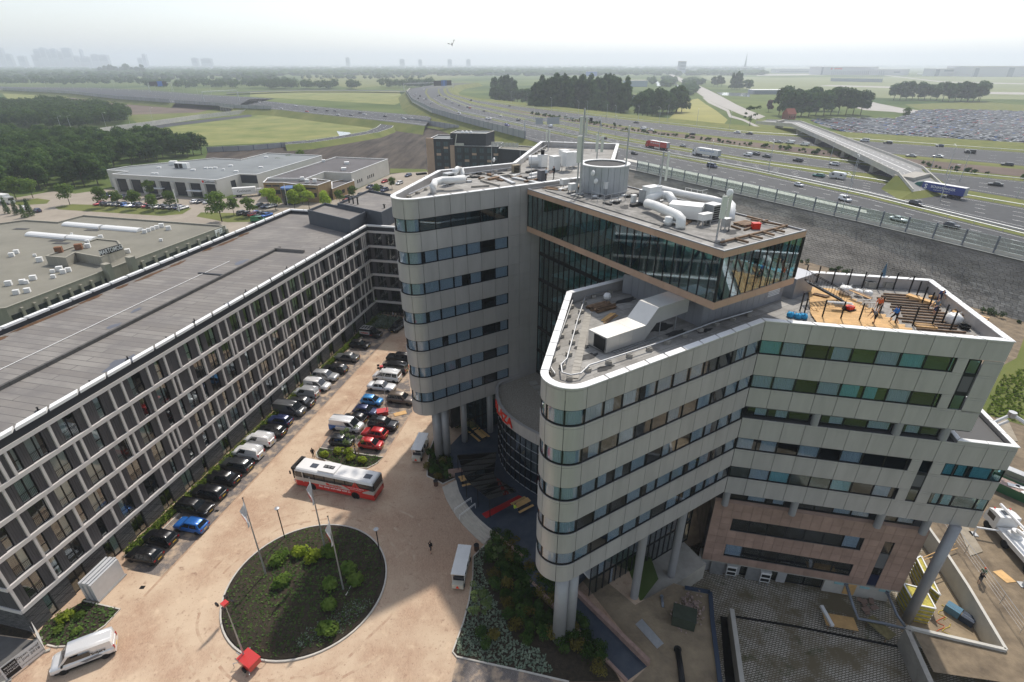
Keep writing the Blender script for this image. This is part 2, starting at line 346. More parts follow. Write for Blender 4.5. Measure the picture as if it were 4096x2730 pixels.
# planting beds
bed_bus = [w4(600,1270),w4(568,1310),w4(575,1350),w4(700,1395),w4(880,1440),w4(1000,1445),w4(1080,1405),w4(1140,1350)]
bed_hotel = [(-47.0,34.8)] + [w5(720,868),w5(1030,940),w5(900,1080),w5(770,1170),w5(600,1255),w5(480,1262),w5(405,1245)] + [(-46.6,33.3)]
bed_col = [w4(1575,1190),w4(1540,1280),w4(1520,1400),w4(1515,1500),wi(1365,180),wi(1420,205),wi(1470,232),wi(1550,195),wi(1540,80),(-9.3,60.8),(-10.2,64.0)]
bed_front = [wf(275,525),wf(175,620),wf(172,770),wf(142,960),wf(100,1120),wf(20,1340),wf(52,1378),wf(500,1475),wf(900,1568),wf(1290,1568),wf(1200,1400),wf(960,1050),wf(760,770),wf(560,570),wf(440,460),wf(340,440)]
for nm,bd in (('bed_ground',bed_bus),('bed_ground',bed_hotel),('bed_ground',bed_col),('bed_ground',bed_front)):
 struct(nm,MB().sheet([(p[0],p[1]) for p in bd],0.05),M_soil)
kerb('bed_kerb',[(p[0],p[1]) for p in bed_bus],0.14,0.12,True); kerb('bed_kerb',[(p[0],p[1]) for p in bed_hotel[1:8]])
kerb('bed_kerb',[(p[0],p[1]) for p in bed_col[:8]]); kerb('bed_kerb',[(p[0],p[1]) for p in bed_front[:9]])
struct('parking_pavement',MB().sheet([(p.x,p.y) for p in (wf(52,1382),wf(500,1479),wf(900,1572),wf(900,1900),wf(-60,1900))],0.008),M_bay)
# terrace with curved steps, ramp
st_b = [(-9.27,54.16),(-8.55,52.12),(-7.75,50.5),(-6.93,49.05),(-6.05,47.75),(-5.09,46.56),(-4.2,45.55),(-3.31,44.67)]
st_t = [(-7.41,54.7),(-6.83,52.61),(-6.2,51.2),(-5.49,50.0),(-4.65,48.7),(-3.7,47.55),(-2.8,46.6),(-1.94,45.82)]
TZ = 0.8
M_step = mat('pale_granite_steps',(0.46,0.42,0.36),0.75,var=0.12,scale=1.2)
stairs = thing('entrance_stairs','curved pale stone steps up to the dark blue entrance terrace','stairs',(-5.5,49.5,0),world=True)
for i in range(5):
 f0,f1 = i / 5,(i + 1) / 5 + (0.03 if i < 4 else 0)
 a = [Vector((*st_b[k],0)).lerp(Vector((*st_t[k],0)),f0) for k in range(8)]; b = [Vector((*st_b[k],0)).lerp(Vector((*st_t[k],0)),f1) for k in range(8)]
 MB().prism([(p.x,p.y) for p in a] + [(p.x,p.y) for p in reversed(b)],-0.02,0.16 * (i + 1)).build('step',M_step,stairs)
terr = [(-7.41,54.7)] + st_t[1:] + [(-1.2,44.6),(0.2,43.1),(1.4,41.2),(2.0,38.4),(6,38),(13,45),(12,60),(3,70),(-5,70),(-9.2,61.5),(-8.0,57.2)]
struct('terrace_pavement',MB().prism(terr,-0.02,TZ - 0.004),M_ramp)
rp = [wf(800,800),wf(985,860),wf(1500,1430),wf(1330,1568),wf(945,1040)]
r0,r1_,r2_,r3 = Vector((1.9,39.2,TZ)),Vector((5.6,39.0,TZ)),wf(1500,1440,0.05),wf(1335,1560,0.05)
struct('ramp_pavement',MB().quad(r0,r3,r2_,r1_),M_ramp)
M_gran_w = mat('brown_granite_edge',(0.30,0.2,0.165),0.6,var=0.2,scale=2.0)
def wall_between(a,b,za0,za1,zb0,zb1,th=0.3):
 a,b = Vector((a[0],a[1],0)),Vector((b[0],b[1],0)); d = (b - a).normalized(); q = Vector((-d.y,d.x,0)) * th / 2
 mb = MB(); vs_ = []
 for p,z0,z1 in ((a,za0,za1),(b,zb0,zb1)):
  for s in (1,-1): vs_ += [(p.x + q.x * s,p.y + q.y * s,z0),(p.x + q.x * s,p.y + q.y * s,z1)]
 mb.add(vs_,[(0,4,5,1),(2,3,7,6),(1,5,7,3),(0,1,3,2),(4,6,7,5),(0,2,6,4)]); return mb
tag(wall_between(r1_,r2_,-0.05,TZ + 0.55,-0.05,0.75,0.4).build('ramp_wall',M_gran_w),'low brown granite wall along the ramp beside the dug-up ground','wall')
tag(wall_between(r0,r3,-0.05,TZ + 0.15,-0.05,0.2,0.3).build('ramp_wall',M_gran_w),'low granite edging between the ramp and the clipped shrubs','wall')
tag(wall_between((-1.9,45.5),(1.2,42.2),-0.05,TZ + 0.25,-0.05,TZ + 0.25,0.3).build('terrace_edging',M_gran_w),'granite edging of the terrace behind the shrubs','wall')
tag(wall_between((-8.6,56.1),(-3.8,57.2),-0.05,TZ + 0.5,0.0,TZ + 0.4,0.35).build('terrace_wall',M_gran_w),'low sloping granite wall beside the wooden picnic tables','wall')
struct('dug_ground',MB().sheet([(p.x,p.y) for p in (wf(985,780),wf(1500,1440),wf(1300,1640),wf(1300,1900),wf(2060,1900),wf(2030,1568),wf(1960,900),wf(1690,820),wf(1400,985),wf(1150,780))],0.012),M_sandmud)
# ---------------------------------------------------------------- motorway plateau on the retaining wall
E0 = [(4600,1169),(4096,1048),(3466,897),(3000,790),(2505,675),(2100,556),(1841,486),(1729,452),(1650,410),(1624,371),(1640,356),(1720,343),(1800,333)]
M1n = [(4600,1074),(4096,948),(3466,790),(3000,688),(2490,594),(2000,488),(1841,453),(1755,420),(1715,395),(1699,371),(1706,356),(1760,343),(1845,333)]
M1f = [(4600,1054),(4096,930),(3466,776),(3000,676),(2490,582),(2000,481),(1841,447),(1760,416),(1722,393),(1706,371),(1712,356),(1766,343),(1850,333)]
M2n = [(4600,934),(4096,832),(3466,722),(3000,652),(2480,562),(2010,462),(1865,427),(1800,400),(1765,386),(1752,371),(1752,356),(1790,343),(1872,333)]
M2f = [(4600,886),(4096,800),(3466,694),(3000,636),(2480,546),(2020,457),(1870,424),(1806,398),(1772,385),(1758,371),(1757,356),(1795,343),(1876,333)]
C3f = [(4600,801),(4096,727),(3466,663),(3000,601),(2480,526),(2030,448),(1880,416),(1818,394),(1790,383),(1776,371),(1772,356),(1806,343),(1886,333)]
C4n = [(4600,727),(4096,665),(3466,607),(3000,559),(2480,503),(2040,437),(1900,410),(1835,391),(1802,381),(1788,370),(1784,356),(1816,343),(1896,333)]
C4f = [(4600,655),(4096,612),(3466,566),(3000,536),(2480,477),(2050,424),(1910,404),(1845,388),(1812,379),(1796,369),(1790,356),(1822,343),(1902,333)]
far = [(4600,600),(4096,572),(3466,534),(3000,505),(2480,455),(2060,408),(1920,395),(1856,383),(1822,376),(1806,368),(1800,355),(1832,342),(1910,332)]
hp = lambda L,z=HW: srcp(L,z)
mb = MB(); mb.ribbon(hp(E0,HW - .02),hp(far,HW - .02))
back = [Vector((p.x * 1.0 + 14,p.y + 16,0.0)) for p in hp(far)]
mb.ribbon(hp(far,HW - .02),back)
near_b = []
for p in hp(E0):
 near_b.append(Vector((p.x - 13,p.y - 5,-0.3)) if p.y > 262 else Vector((p.x,p.y,HW - 1.5)))
mb.ribbon(near_b[4:],hp(E0,HW - .02)[4:])
struct('embankment',mb,M_verge)
mb = MB(); mb.ribbon(hp(E0,HW),hp(M1n,HW)); mb.ribbon(hp(M1f,HW),hp(M2n,HW)); mb.ribbon(hp(M2f,HW),hp(C3f,HW)); mb.ribbon(hp(C4n,HW),hp(C4f,HW)); struct('motorway_road',mb,M_asph)
def lerpL(A,Bq,f): return [a.lerp(b,f) for a,b in zip(A,Bq)]
def densify(L,step=6.0):
 out = [L[0]]
 for a,b in zip(L,L[1:]):
  n = max(1,int((b - a).length / step))
  out += [a.lerp(b,(k + 1) / n) for k in range(n)]
 return out
def stripe(mb,L,wd_,dash=None,z=0.006):
 L = [Vector((p.x,p.y,p.z + z)) for p in L]
 if dash:
  on,off = dash; L = densify(L,1.5); acc = 0.0
  for a,b in zip(L,L[1:]):
   if acc % (on + off) < on:
    d = (b - a).normalized(); q = Vector((-d.y,d.x,0)) * wd_ / 2; mb.quad(a + q,a - q,b - q,b + q)
   acc += (b - a).length
 else:
  for a,b in zip(L,L[1:]):
   d = (b - a).normalized(); q = Vector((-d.y,d.x,0)) * wd_ / 2; mb.quad(a + q,a - q,b - q,b + q)
mb = MB()
for A,Bq,lanes in ((E0,M1n,4),(M1f,M2n,4),(M2f,C3f,3),(C4n,C4f,3)):
 a,b = hp(A,HW),hp(Bq,HW)
 stripe(mb,lerpL(a,b,0.2 if lanes == 4 else 0.1)[:9],0.17); stripe(mb,lerpL(a,b,0.93)[:9],0.17)
 for k in range(1,lanes):
  stripe(mb,lerpL(a,b,(0.2 if lanes == 4 else 0.1) + 0.73 * k / lanes)[1:7],0.17,(3,7))
o = mb.build('road_marking',M_line); o['kind'] = 'structure'
mb = MB(); a = hp(E0,HW); b = hp(M1n,HW); L = lerpL(a,b,0.36)[2:5]; q = lerpL(a,b,0.5)[2:5]
mb.ribbon([Vector((p.x,p.y,HW + .005)) for p in L],[Vector((p.x,p.y,HW + .005)) for p in lerpL(L,q,0.75)]); o = mb.build('road_marking',M_conc2); o['kind'] = 'structure'
# retaining wall of rough stone courses
wt = hp([(4600,1169),(4096,1048),(3466,897),(3000,790),(2505,675)]); wbse = [Vector((150,62,LOW)),Vector((118.3,111.8,LOW)),Vector((103.5,134.0,LOW)),Vector((88.3,154.6,LOW)),Vector((40,232,LOW))]
M_rock = mat('weathered_stone',(0.10,0.095,0.084),0.95,col2=(0.26,0.245,0.215),scale=0.22,stretch=(.5,.5,2.5),detail=10,bump=0.5,bscale=3.0,spec=0.15)
M_rock2 = mat('weathered_stone_blocks',(0.13,0.122,0.108),0.95,col2=(0.38,0.355,0.315),scale=0.2,stretch=(.5,.5,2.5),detail=10,bump=0.4,bscale=4.0,rand=0.25,spec=0.15)
rw = thing('retaining_wall','dark stone retaining wall carrying the motorway','wall',(103,140,LOW),world=True)
MB().ribbon(wbse,[p - Vector((0,0,.05)) for p in wt]).build('wall_face',M_rock,rw)
def rw_pt(s,h):
 """point on the wall face: s along (0 at the frame's edge), h 0..1 up"""
 s = s * 4; i = min(3,int(s)); f = s - i
 return wbse[i].lerp(wbse[i + 1],f).lerp(wt[i].lerp(wt[i + 1],f),h)
rows = 27; cnt = 0; rest = MB(); rl = random.Random(3)
for r in range(rows):
 h0,h1 = r / rows * 0.97,(r + 0.93) / rows * 0.97; s = 0.17 + rl.random() * 0.01
 while s < 0.80:
  ds = (0.0075 + 0.005 * rl.random()); a,b,c,d = rw_pt(s,h0),rw_pt(s + ds * .95,h0),rw_pt(s + ds * .95,h1),rw_pt(s,h1)
  nrm = (b - a).cross(d - a).normalized();
  if nrm.y > 0: nrm = -nrm
  k = 0.03 + 0.06 * rl.random(); ctr = (a + b + c + d) / 4
  q = [p.lerp(ctr,0.05) + nrm * k for p in (a,b,c,d)]
  F = [(4,5,6,7),(0,1,5,4),(1,2,6,5),(2,3,7,6),(3,0,4,7)]
  if s < 0.42 and cnt < 300: MB().add([a,b,c,d,*q],F).build('stone',M_rock2,rw); cnt += 1
  else: rest.add([a,b,c,d,*q],F)
  s += ds
o = rest.build('stonework',M_rock2,rw); o['kind'] = 'stuff'
cop = wall_between; mb = MB()
for i in range(4):
 a,b = wt[i],wt[i + 1]; d = (b - a).normalized(); q = Vector((-d.y,d.x,0)) * 0.35
 mb.add([a + q + Vector((0,0,.25)),a - q + Vector((0,0,.25)),b - q + Vector((0,0,.25)),b + q + Vector((0,0,.25)),a + q - Vector((0,0,.1)),a - q - Vector((0,0,.1)),b - q - Vector((0,0,.1)),b + q - Vector((0,0,.1))],
   [(0,1,2,3),(0,4,5,1),(3,2,6,7)])
mb.build('coping',M_conc2,rw)
# vegetation strip behind the coping
# ---------------------------------------------------------------- left junction: fields and roads
def field(name,L,m,z=0.02): return struct(name,MB().sheet([(p.x,p.y) for p in L],z),m)
meadow = [wp(1090,1145),wp(1500,1082),wp(2150,1003),wp(2353,955),wq(240,950),wq(600,985),wq(1060,1050),wq(1090,1075),wq(1000,1125),wq(850,1165),wq(500,1213),wq(0,1233),wp(1800,1250),wp(1300,1150)]
field('meadow_field',meadow,M_dry,0.03)
M_plow = mat('ploughed_earth',(0.03,0.025,0.022),0.95,col2=(0.105,0.087,0.07),scale=0.12,detail=4,stretch=(1.8,0.2,1),bump=0.8,bscale=0.5,spec=0.1)
M_brown = mat('brown_earth',(0.085,0.06,0.05),0.95,col2=(0.16,0.12,0.09),scale=0.03,detail=6)
M_pale = mat('sandy_strip',(0.36,0.3,0.22),0.95,var=0.2,scale=0.05)
field('ploughed_field',[wq(-350,1275),wq(0,1255),wq(520,1238),wq(1200,1120),wq(1400,1080),wq(1580,1105),wq(1800,1180),wq(1800,1480),wq(1190,1490),wq(620,1490),wq(-400,1400)],M_plow,0.04)
field('brown_field',[wp(580,835),wp(850,858),wp(1300,865),wp(1550,895),wp(1850,925),wp(1700,965),wp(1100,985),wp(700,905)],M_brown,0.04)
field('dry_field',[wp(20,800),wp(400,815),wp(580,835),wp(700,905),wp(500,905),wp(60,850)],M_dry,0.035)
field('grass_field',[wp(1100,985),wp(1700,965),wp(1900,920),wp(2000,950),wp(1700,1010),wp(1200,1085)],M_grass,0.035)
field('rough_field',[wq(0,790),wq(500,778),wq(1280,785),wq(1310,870),wq(1240,900),wq(600,860),wq(0,830)],M_dry,0.03)
field('grass_field',[wq(1480,640),wq(2000,640),wq(1560,690),wq(900,760),wq(450,690),wq(450,650)],M_verge,0.02)
field('grass_field',[wc(1400,1030),wc(1590,860),wc(1690,840),wc(1960,1040),wc(2080,1110),wc(1800,1100)],M_verge,HW - 0.5) if 0 else None
JZ = 5.0
def road(nm,A,Bq,skirt=None,m=None):
 mb = MB(); mb.ribbon(A,Bq,0); mats = [m or M_asph,M_grass]
 if skirt: mb.ribbon([Vector((p.x - skirt * 0.15,p.y - skirt * 1.6,0.0)) for p in A],A,1)
 return struct(nm,mb,mats)
j1n = pts(wp,[(-400,745),(30,772),(600,802),(1000,848),(1500,884),(1880,908)],JZ) + pts(wq,[(-140,925),(240,940),(600,982),(900,1012),(1250,1050),(1500,1080)],JZ)
j1f = pts(wp,[(-400,722),(100,745),(800,752),(1250,772),(1750,812),(2353,845)],JZ) + pts(wq,[(0,850),(480,905),(800,935),(1100,960),(1400,985),(1560,1000)],JZ)
road('junction_road',j1n,j1f)
mbx = MB(); mbx.ribbon([Vector((p.x,p.y - 12,0)) for p in j1n[:5]],j1n[:5]); mbx.ribbon([Vector((p.x,p.y - 16,0)) for p in j1n[6:]],j1n[6:]); struct('embankment',mbx,M_grass)
lo_ = pts(wq,[(860,1005),(1060,1018),(1190,1040),(1235,1062),(1215,1092),(1100,1132),(850,1173),(520,1222),(300,1238)],3.0)
li_ = pts(wq,[(840,1016),(1010,1026),(1090,1046),(1118,1066),(1085,1092),(1000,1125),(760,1166),(480,1206),(300,1222)],3.0)
road('loop_road',lo_,li_); mbx = MB(); mbx.ribbon([Vector((p.x + 4,p.y - 9,0)) for p in lo_[2:]],lo_[2:]); mbx.ribbon(li_[:6],[Vector((p.x - 7,p.y + 0,0)) for p in li_[:6]]); struct('embankment',mbx,M_grass)
mb = MB(); stripe(mb,lo_,0.3); stripe(mb,li_,0.3); stripe(mb,lerpL(lo_,li_,.5),.25,(3,6)); stripe(mb,lerpL(j1n,j1f,.12),.4); stripe(mb,lerpL(j1n,j1f,.9),.4)
for f in (.32,.5,.7): stripe(mb,lerpL(j1n,j1f,f)[3:],.3,(3,9))
o = mb.build('road_marking',M_line); o['kind'] = 'structure'
rn = pts(wp,[(640,1215),(950,1160),(1500,1078),(2150,1000)],0.05); rf = pts(wp,[(720,1180),(940,1135),(1450,1058),(2160,978)],0.05); road('slip_road',rn,rf)
# upper link road and the roads of the far right
road('link_road',pts(wq,[(-200,800),(0,793),(400,778),(900,778),(1330,786)],3),pts(wq,[(-200,792),(0,785),(400,771),(900,771),(1330,778)],3))
# ---------------------------------------------------------------- haze
def build_haze():
 m = bpy.data.materials.new('haze'); m.use_nodes = True; t = m.node_tree; t.nodes.clear()
 o = t.nodes.new('ShaderNodeOutputMaterial'); v = t.nodes.new('ShaderNodeVolumePrincipled')
 v.inputs['Color'].default_value = (0.84,0.9,1.0,1); v.inputs['Density'].default_value = HAZE; v.inputs['Anisotropy'].default_value = 0.25
 t.links.new(v.outputs[0],o.inputs['Volume'])
 h = MB().box(-14000,-900,-7.5,14000,15000,235).build('haze',m); h['kind'] = 'stuff'; tag(h,'pale summer haze hanging over the whole landscape','haze')
HAZE = 0.00021
build_haze()
# ================================================================ the hotel: two wings, glass bridge box, atrium, entrance pavilion
M_alu = mat('brushed_aluminium_panel',(0.465,0.445,0.43),0.42,0.25,var=0.09,scale=0.9,stretch=(1,1,.18),rand=0.035,spec=0.4)
M_dark = mat('dark_window_frame',(0.012,0.014,0.016),0.45)
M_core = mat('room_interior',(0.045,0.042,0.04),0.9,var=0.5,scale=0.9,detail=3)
M_slab = mat('slab_edge',(0.12,0.12,0.12),0.9)
M_curt = mat('white_net_curtain',(0.82,0.84,0.9),0.9)
M_glass = glass_mat('window_glass',(0.72,0.78,0.82),0.08)
M_gglass = glass_mat('green_glass',(0.56,0.78,0.82),0.12)
M_roof = brick_mat('bitumen_roofing',(0.3,0.29,0.27),(0.38,0.37,0.345),(0.17,0.165,0.155),(7.0,1.0),dust=(0.2,0.19,0.175),dust_rng=(0.42,0.7),dust_scale=0.55,rot=-A1,msize=0.025,patch=[((0.46,0.44,0.41),(0.58,0.8),1.6)])
M_roofd = mat('dark_bitumen',(0.05,0.05,0.05),0.8,var=0.4,scale=1.0,detail=8)
M_beige = mat('beige_cladding',(0.47,0.31,0.22),0.55,0.1,var=0.05,scale=0.5,rand=0.05)
M_gran = mat('brown_granite',(0.32,0.215,0.17),0.5,var=0.2,scale=0.7,detail=9,rand=0.09,spec=0.4)
M_greyc = mat('grey_metal_cladding',(0.3,0.31,0.33),0.45,0.4,var=0.06,scale=0.7)
M_col = mat('grey_column',(0.33,0.33,0.34),0.5,0.3,var=0.05,scale=1.2)
M_red = mat('red_letter',(0.62,0.03,0.015),0.4)
M_galv = mat('galvanised_steel',(0.42,0.43,0.44),0.45,0.6,var=0.12,scale=2.0)
M_blackm = mat('black_metal',(0.012,0.012,0.013),0.45,0.2)
M_wood = mat('new_timber',(0.58,0.36,0.15),0.65,var=0.18,scale=1.3,detail=6,rand=0.15)
M_oldw = mat('old_timber',(0.2,0.13,0.08),0.8,var=0.4,scale=1.5,rand=0.3)
M_whitebox = mat('white_enamel',(0.74,0.74,0.72),0.45,var=0.05,scale=1.0)
hotel = thing('hotel_building','grey metal hotel with two rounded wings, bands of windows and a glass box on top','building',(14,55,0),world=True)
def inset(poly,d):
 n = len(poly); out = []
 ar = sum(poly[i - 1][0] * poly[i][1] - poly[i][0] * poly[i - 1][1] for i in range(n)); s = 1 if ar > 0 else -1
 for i in range(n):
  a,b,c = (Vector((q[0],q[1])) for q in (poly[i - 1],poly[i],poly[(i + 1) % n]))
  d1,d2 = (b - a).normalized(),(c - b).normalized(); m1,m2 = Vector((-d1.y,d1.x)) * s,Vector((-d2.y,d2.x)) * s
  k = 1 + m1.dot(m2); q = b + (m1 + m2) * (d / max(k,0.3)); out.append((q.x,q.y))
 return out
PA_,PB_ = Vector((-14.44,55.7,0)),Vector((1.14,29.8,0)); TAN,NR = 5.06,2.12
a_f = math.atan2(n1.y,n1.x); a_l = a_f - R(134.5)
def nose_c(Pn): return Pn + e1 * TAN - n1 * NR
def arc(Pn,r,n=12): c = nose_c(Pn); return [(c.x + r * math.cos(a_l + (a_f - a_l) * i / n),c.y + r * math.sin(a_l + (a_f - a_l) * i / n)) for i in range(n + 1)]
bend = Vector((22.73,43.45,0)); rc = bend + e2 * 19.4; rb = rc + e3 * 14.8; rc2 = bend + e2 * 23.6; rb2 = rc2 + e3 * 14.8
polyA = arc(PA_,NR) + [(12.98,73.04),(19.5,103.2),(5.4,106.4),(0.14,82.0),(-10.1,75.8)]
tailB = [(24.5,58.3),(15.5,56.6),(5.58,50.35)]
polyB = arc(PB_,NR) + [(bend.x,bend.y),(rc.x,rc.y),(rb.x,rb.y)] + tailB
polyB2 = arc(PB_,NR) + [(bend.x,bend.y),(rc2.x,rc2.y),(rb2.x,rb2.y)] + tailB
rec = bend - n2 * 0.7
polyB3 = arc(PB_,NR) + [(bend.x - 0.3,bend.y - 0.18),(rec.x,rec.y),((rec + e2 * 18.4).x,(rec + e2 * 18.4).y),(rb.x - .5,rb.y - .5)] + tailB
NTCH = 0.24
PM = {}
def panel_mesh(w_,h,m=None,t=0.07):
 k = (round(w_,3),round(h,3),(m or M_alu).name)
 if k not in PM:
  x = w_ / 2 - 0.022; pr = [(0,0.012),(0,h - NTCH),(0.03,h - NTCH),(0.03,h - NTCH + 0.03),(0,h - NTCH + 0.03),(0,h - 0.012),(t,h - 0.012),(t,0.012)] if h > 0.9 else [(0,0.012),(0,h - .012),(t,h - .012),(t,.012)]
  n = len(pr); mb = MB(); mb.v = [(-x,y,z) for y,z in pr] + [(x,y,z) for y,z in pr]
  for i in range(n): j = (i + 1) % n; mb.f.append((i,j,n + j,n + i)); mb.m.append(0)
  mb.f += [tuple(range(n - 1,-1,-1)),tuple(range(n,2 * n))]; mb.m += [0,0]
  PM[k] = mb.mesh('facade_panel',m or M_alu)
 return PM[k]
def face_at(o,e,u,n=0.0,z=0.0):
 q = Vector((e.y,-e.x,0)); p = o + e * u + q * n; return Vector((p.x,p.y,z))
CUR = []
def curtain_mesh(w_,h,f0,f1):
 mb = MB(); n = max(4,int((f1 - f0) * w_ / 0.05)); vs_ = []
 for i in range(n + 1):
  x = -w_ / 2 + w_ * (f0 + (f1 - f0) * i / n); y = 0.035 * math.sin(i * 1.9) + 0.02 * math.sin(i * 0.7 + 1); vs_ += [(x,y,0.03),(x,y,h - 0.03)]
 mb.add(vs_,[(2 * i,2 * i + 2,2 * i + 3,2 * i + 1) for i in range(n)]); return mb.mesh('curtain',M_curt)
WM = {}
def win_meshes(w_,h,gl):
 k = (round(w_,3),round(h,3),gl.name)
 if k not in WM:
  b = 0.055; fr = MB(); x = w_ / 2
  fr.box(-x,0.05,0,-x + b,0.17,h).box(x - b,0.05,0,x,0.17,h).box(-x + b,0.05,0,x - b,0.17,b * 1.6).box(-x + b,0.05,h - b,x - b,0.17,h)
  WM[k] = (fr.mesh('window_frame',M_dark),MB().box(-x + b,0.10,b,x - b,0.112,h - b).mesh('pane',gl),
     [curtain_mesh(w_ - .15,h,a,c) for a,c in ((0,1),(0,1),(0,1),(0,1),(0,1),(0,.6),(.4,1),(0,.85),(.2,1))])
 return WM[k]
wrnd = random.Random(11)
def window(o,e,u,w_,z0,h,parent,gl=None,curt=0.72,n=0.0):
 fr,pn,cs = win_meshes(w_,h,gl or M_glass)
 f = put('window',fr,parent,face_at(o,e,u,n,z0),math.atan2(e.y,e.x))
 put('pane',pn,f)
 if wrnd.random() < curt: put('curtain',wrnd.choice(cs),f,(0,0.19 + wrnd.random() * .05,0))
 return f
def strip(o,e,u0,u1,z0,z1,parent,cols=None,m=None,n=0.0):
 """a course of cladding panels between two heights"""
 k = cols or max(1,round((u1 - u0) / 1.9)); w_ = (u1 - u0) / k
 for i in range(k): put('facade_panel',panel_mesh(w_,z1 - z0,m),parent,face_at(o,e,u0 + (i + .5) * w_,n,z0),math.atan2(e.y,e.x))
def arc_piece(c,r0,r1,a0,a1,z0,z1,n=6):
 mb = MB(); v = []
 for i in range(n + 1):
  a = a0 + (a1 - a0) * i / n
  for r in (r1,r0): v += [(c.x + r * math.cos(a),c.y + r * math.sin(a),z0),(c.x + r * math.cos(a),c.y + r * math.sin(a),z1)]
 f = []
 for i in range(n):
  k = 4 * i; f += [(k,k + 4,k + 5,k + 1),(k + 2,k + 3,k + 7,k + 6),(k + 1,k + 5,k + 7,k + 3),(k,k + 2,k + 6,k + 4)]
 f += [(0,1,3,2),(4 * n,4 * n + 2,4 * n + 3,4 * n + 1)]
 return mb.add(v,f)
def nose(Pn,spans,wins,parent):
 c = nose_c(Pn); g = 0.012; k = 3; da = (a_f - a_l) / k
 for z0,z1 in spans:
  for i in range(k):
   a0,a1 = a_l + da * i + g,a_l + da * (i + 1) - g
   p = arc_piece(c,NR - 0.07,NR,a0,a1,z0 + .012,z1 - NTCH if z1 - z0 > .9 else z1 - .012).build('facade_panel',M_alu,parent,smooth=False)
   if z1 - z0 > .9: arc_piece(c,NR - 0.07,NR,a0,a1,z1 - NTCH + 0.03,z1 - .012).build('trim_strip',M_alu,p)
 for z0,z1 in wins:
  for i in range(k):
   a0,a1 = a_l + da * i,a_l + da * (i + 1); b = 0.03
   f = arc_piece(c,NR - .17,NR - .05,a0,a1,z0,z0 + .09).build('window',M_dark,parent)
   fm = MB()
   for mm in (arc_piece(c,NR - .17,NR - .05,a0,a1,z1 - .055,z1),arc_piece(c,NR - .17,NR - .05,a0,a0 + b,z0 + .09,z1 - .055,1),arc_piece(c,NR - .17,NR - .05,a1 - b,a1,z0 + .09,z1 - .055,1)): fm.add(mm.v,mm.f)
   q = fm.build('window_frame',M_dark,f); q.matrix_parent_inverse = Matrix();
   arc_piece(c,NR - .12,NR - .1,a0 + b,a1 - b,z0 + .09,z1 - .055).build('pane',M_glass,f)
   mb = MB(); vs_ = []; n = 26
   for j in range(n + 1):
    a = a0 + b + (a1 - a0 - 2 * b) * j / n; r = NR - .22 + .03 * math.sin(j * 1.9); vs_ += [(c.x + r * math.cos(a),c.y + r * math.sin(a),z0 + .03),(c.x + r * math.cos(a),c.y + r * math.sin(a),z1)]
   mb.add(vs_,[(2 * j,2 * j + 2,2 * j + 3,2 * j + 1) for j in range(n)]).build('curtain',M_curt,f)
def ring(poly,w_,z0,z1,m,name,parent):
 q = inset(poly,w_); n = len(poly); mb = MB()
 v = [(x,y,z) for L in (poly,q) for (x,y) in L for z in (z0,z1)]; f = []
 for i in range(n):
  j = (i + 1) % n; a,b,c,d = 2 * i,2 * j,2 * (n + i),2 * (n + j)
  f += [(a,b,b + 1,a + 1),(c,c + 1,d + 1,d),(a + 1,b + 1,d + 1,c + 1),(a,c,d,b)]
 return mb.add(v,f).build(name,m,parent)
def coping(poly,w_,z,parent,lengths=2.0,over=0.05):
 """white cap stones along the top of a parapet, one piece per length"""
 n = len(poly); o_ = inset(poly,-over); q = inset(poly,w_)
 for i in range(n):
  j = (i + 1) % n; a,b = Vector((*o_[i],0)),Vector((*o_[j],0)); c,d = Vector((*q[i],0)),Vector((*q[j],0)); k = max(1,int((b - a).length / lengths))
  for s in range(k):
   f0,f1 = s / k,(s + 1) / k - (0.008 if k > 1 else 0)
   P4 = [a.lerp(b,f0),a.lerp(b,f1),c.lerp(d,f1),c.lerp(d,f0)]
   MB().prism([(p.x,p.y) for p in P4],z,z + 0.07).build('coping',M_white,parent)
# ---- wing behind (A)
rowsA = [34.82 - 3.75 * k for k in range(7)]; WH = 1.47
spA = [(8.8,rowsA[6] - WH)] + [(rowsA[k],rowsA[k - 1] - WH) for k in range(6,0,-1)] + [(rowsA[0],37.0)]
for z0,z1 in spA[:-1]: MB().prism(inset(polyA,0.075),z0,z1).build('floor_slab',M_slab,hotel)
MB().prism(inset(polyA,0.075),rowsA[0],36.1,0,1).build('roof',[M_slab,M_roof],hotel)
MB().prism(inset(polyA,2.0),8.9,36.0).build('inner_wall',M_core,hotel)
ring(inset(polyA,.08),0.3,36.05,36.98,M_alu,'parapet',hotel); coping(polyA,0.5,36.98,hotel)
UW = TAN + 6 * 1.915
for z0,z1 in spA:
 strip(PA_,e1,TAN,UW,z0,z1,hotel,6); strip(PA_,e1,UW,UW + 5.1,z0,z1,hotel,3)
for r in rowsA:
 for k in range(6): window(PA_,e1,TAN + (k + .5) * 1.915,1.915,r - WH,WH,hotel,M_gglass if r == rowsA[0] else None,0.15 if r == rowsA[0] else (0.95 if k != 4 else 0.15))
 strip(PA_,e1,UW,UW + 5.1,r - WH,r,hotel,3)
nose(PA_,spA,[(r - WH,r) for r in rowsA],hotel)
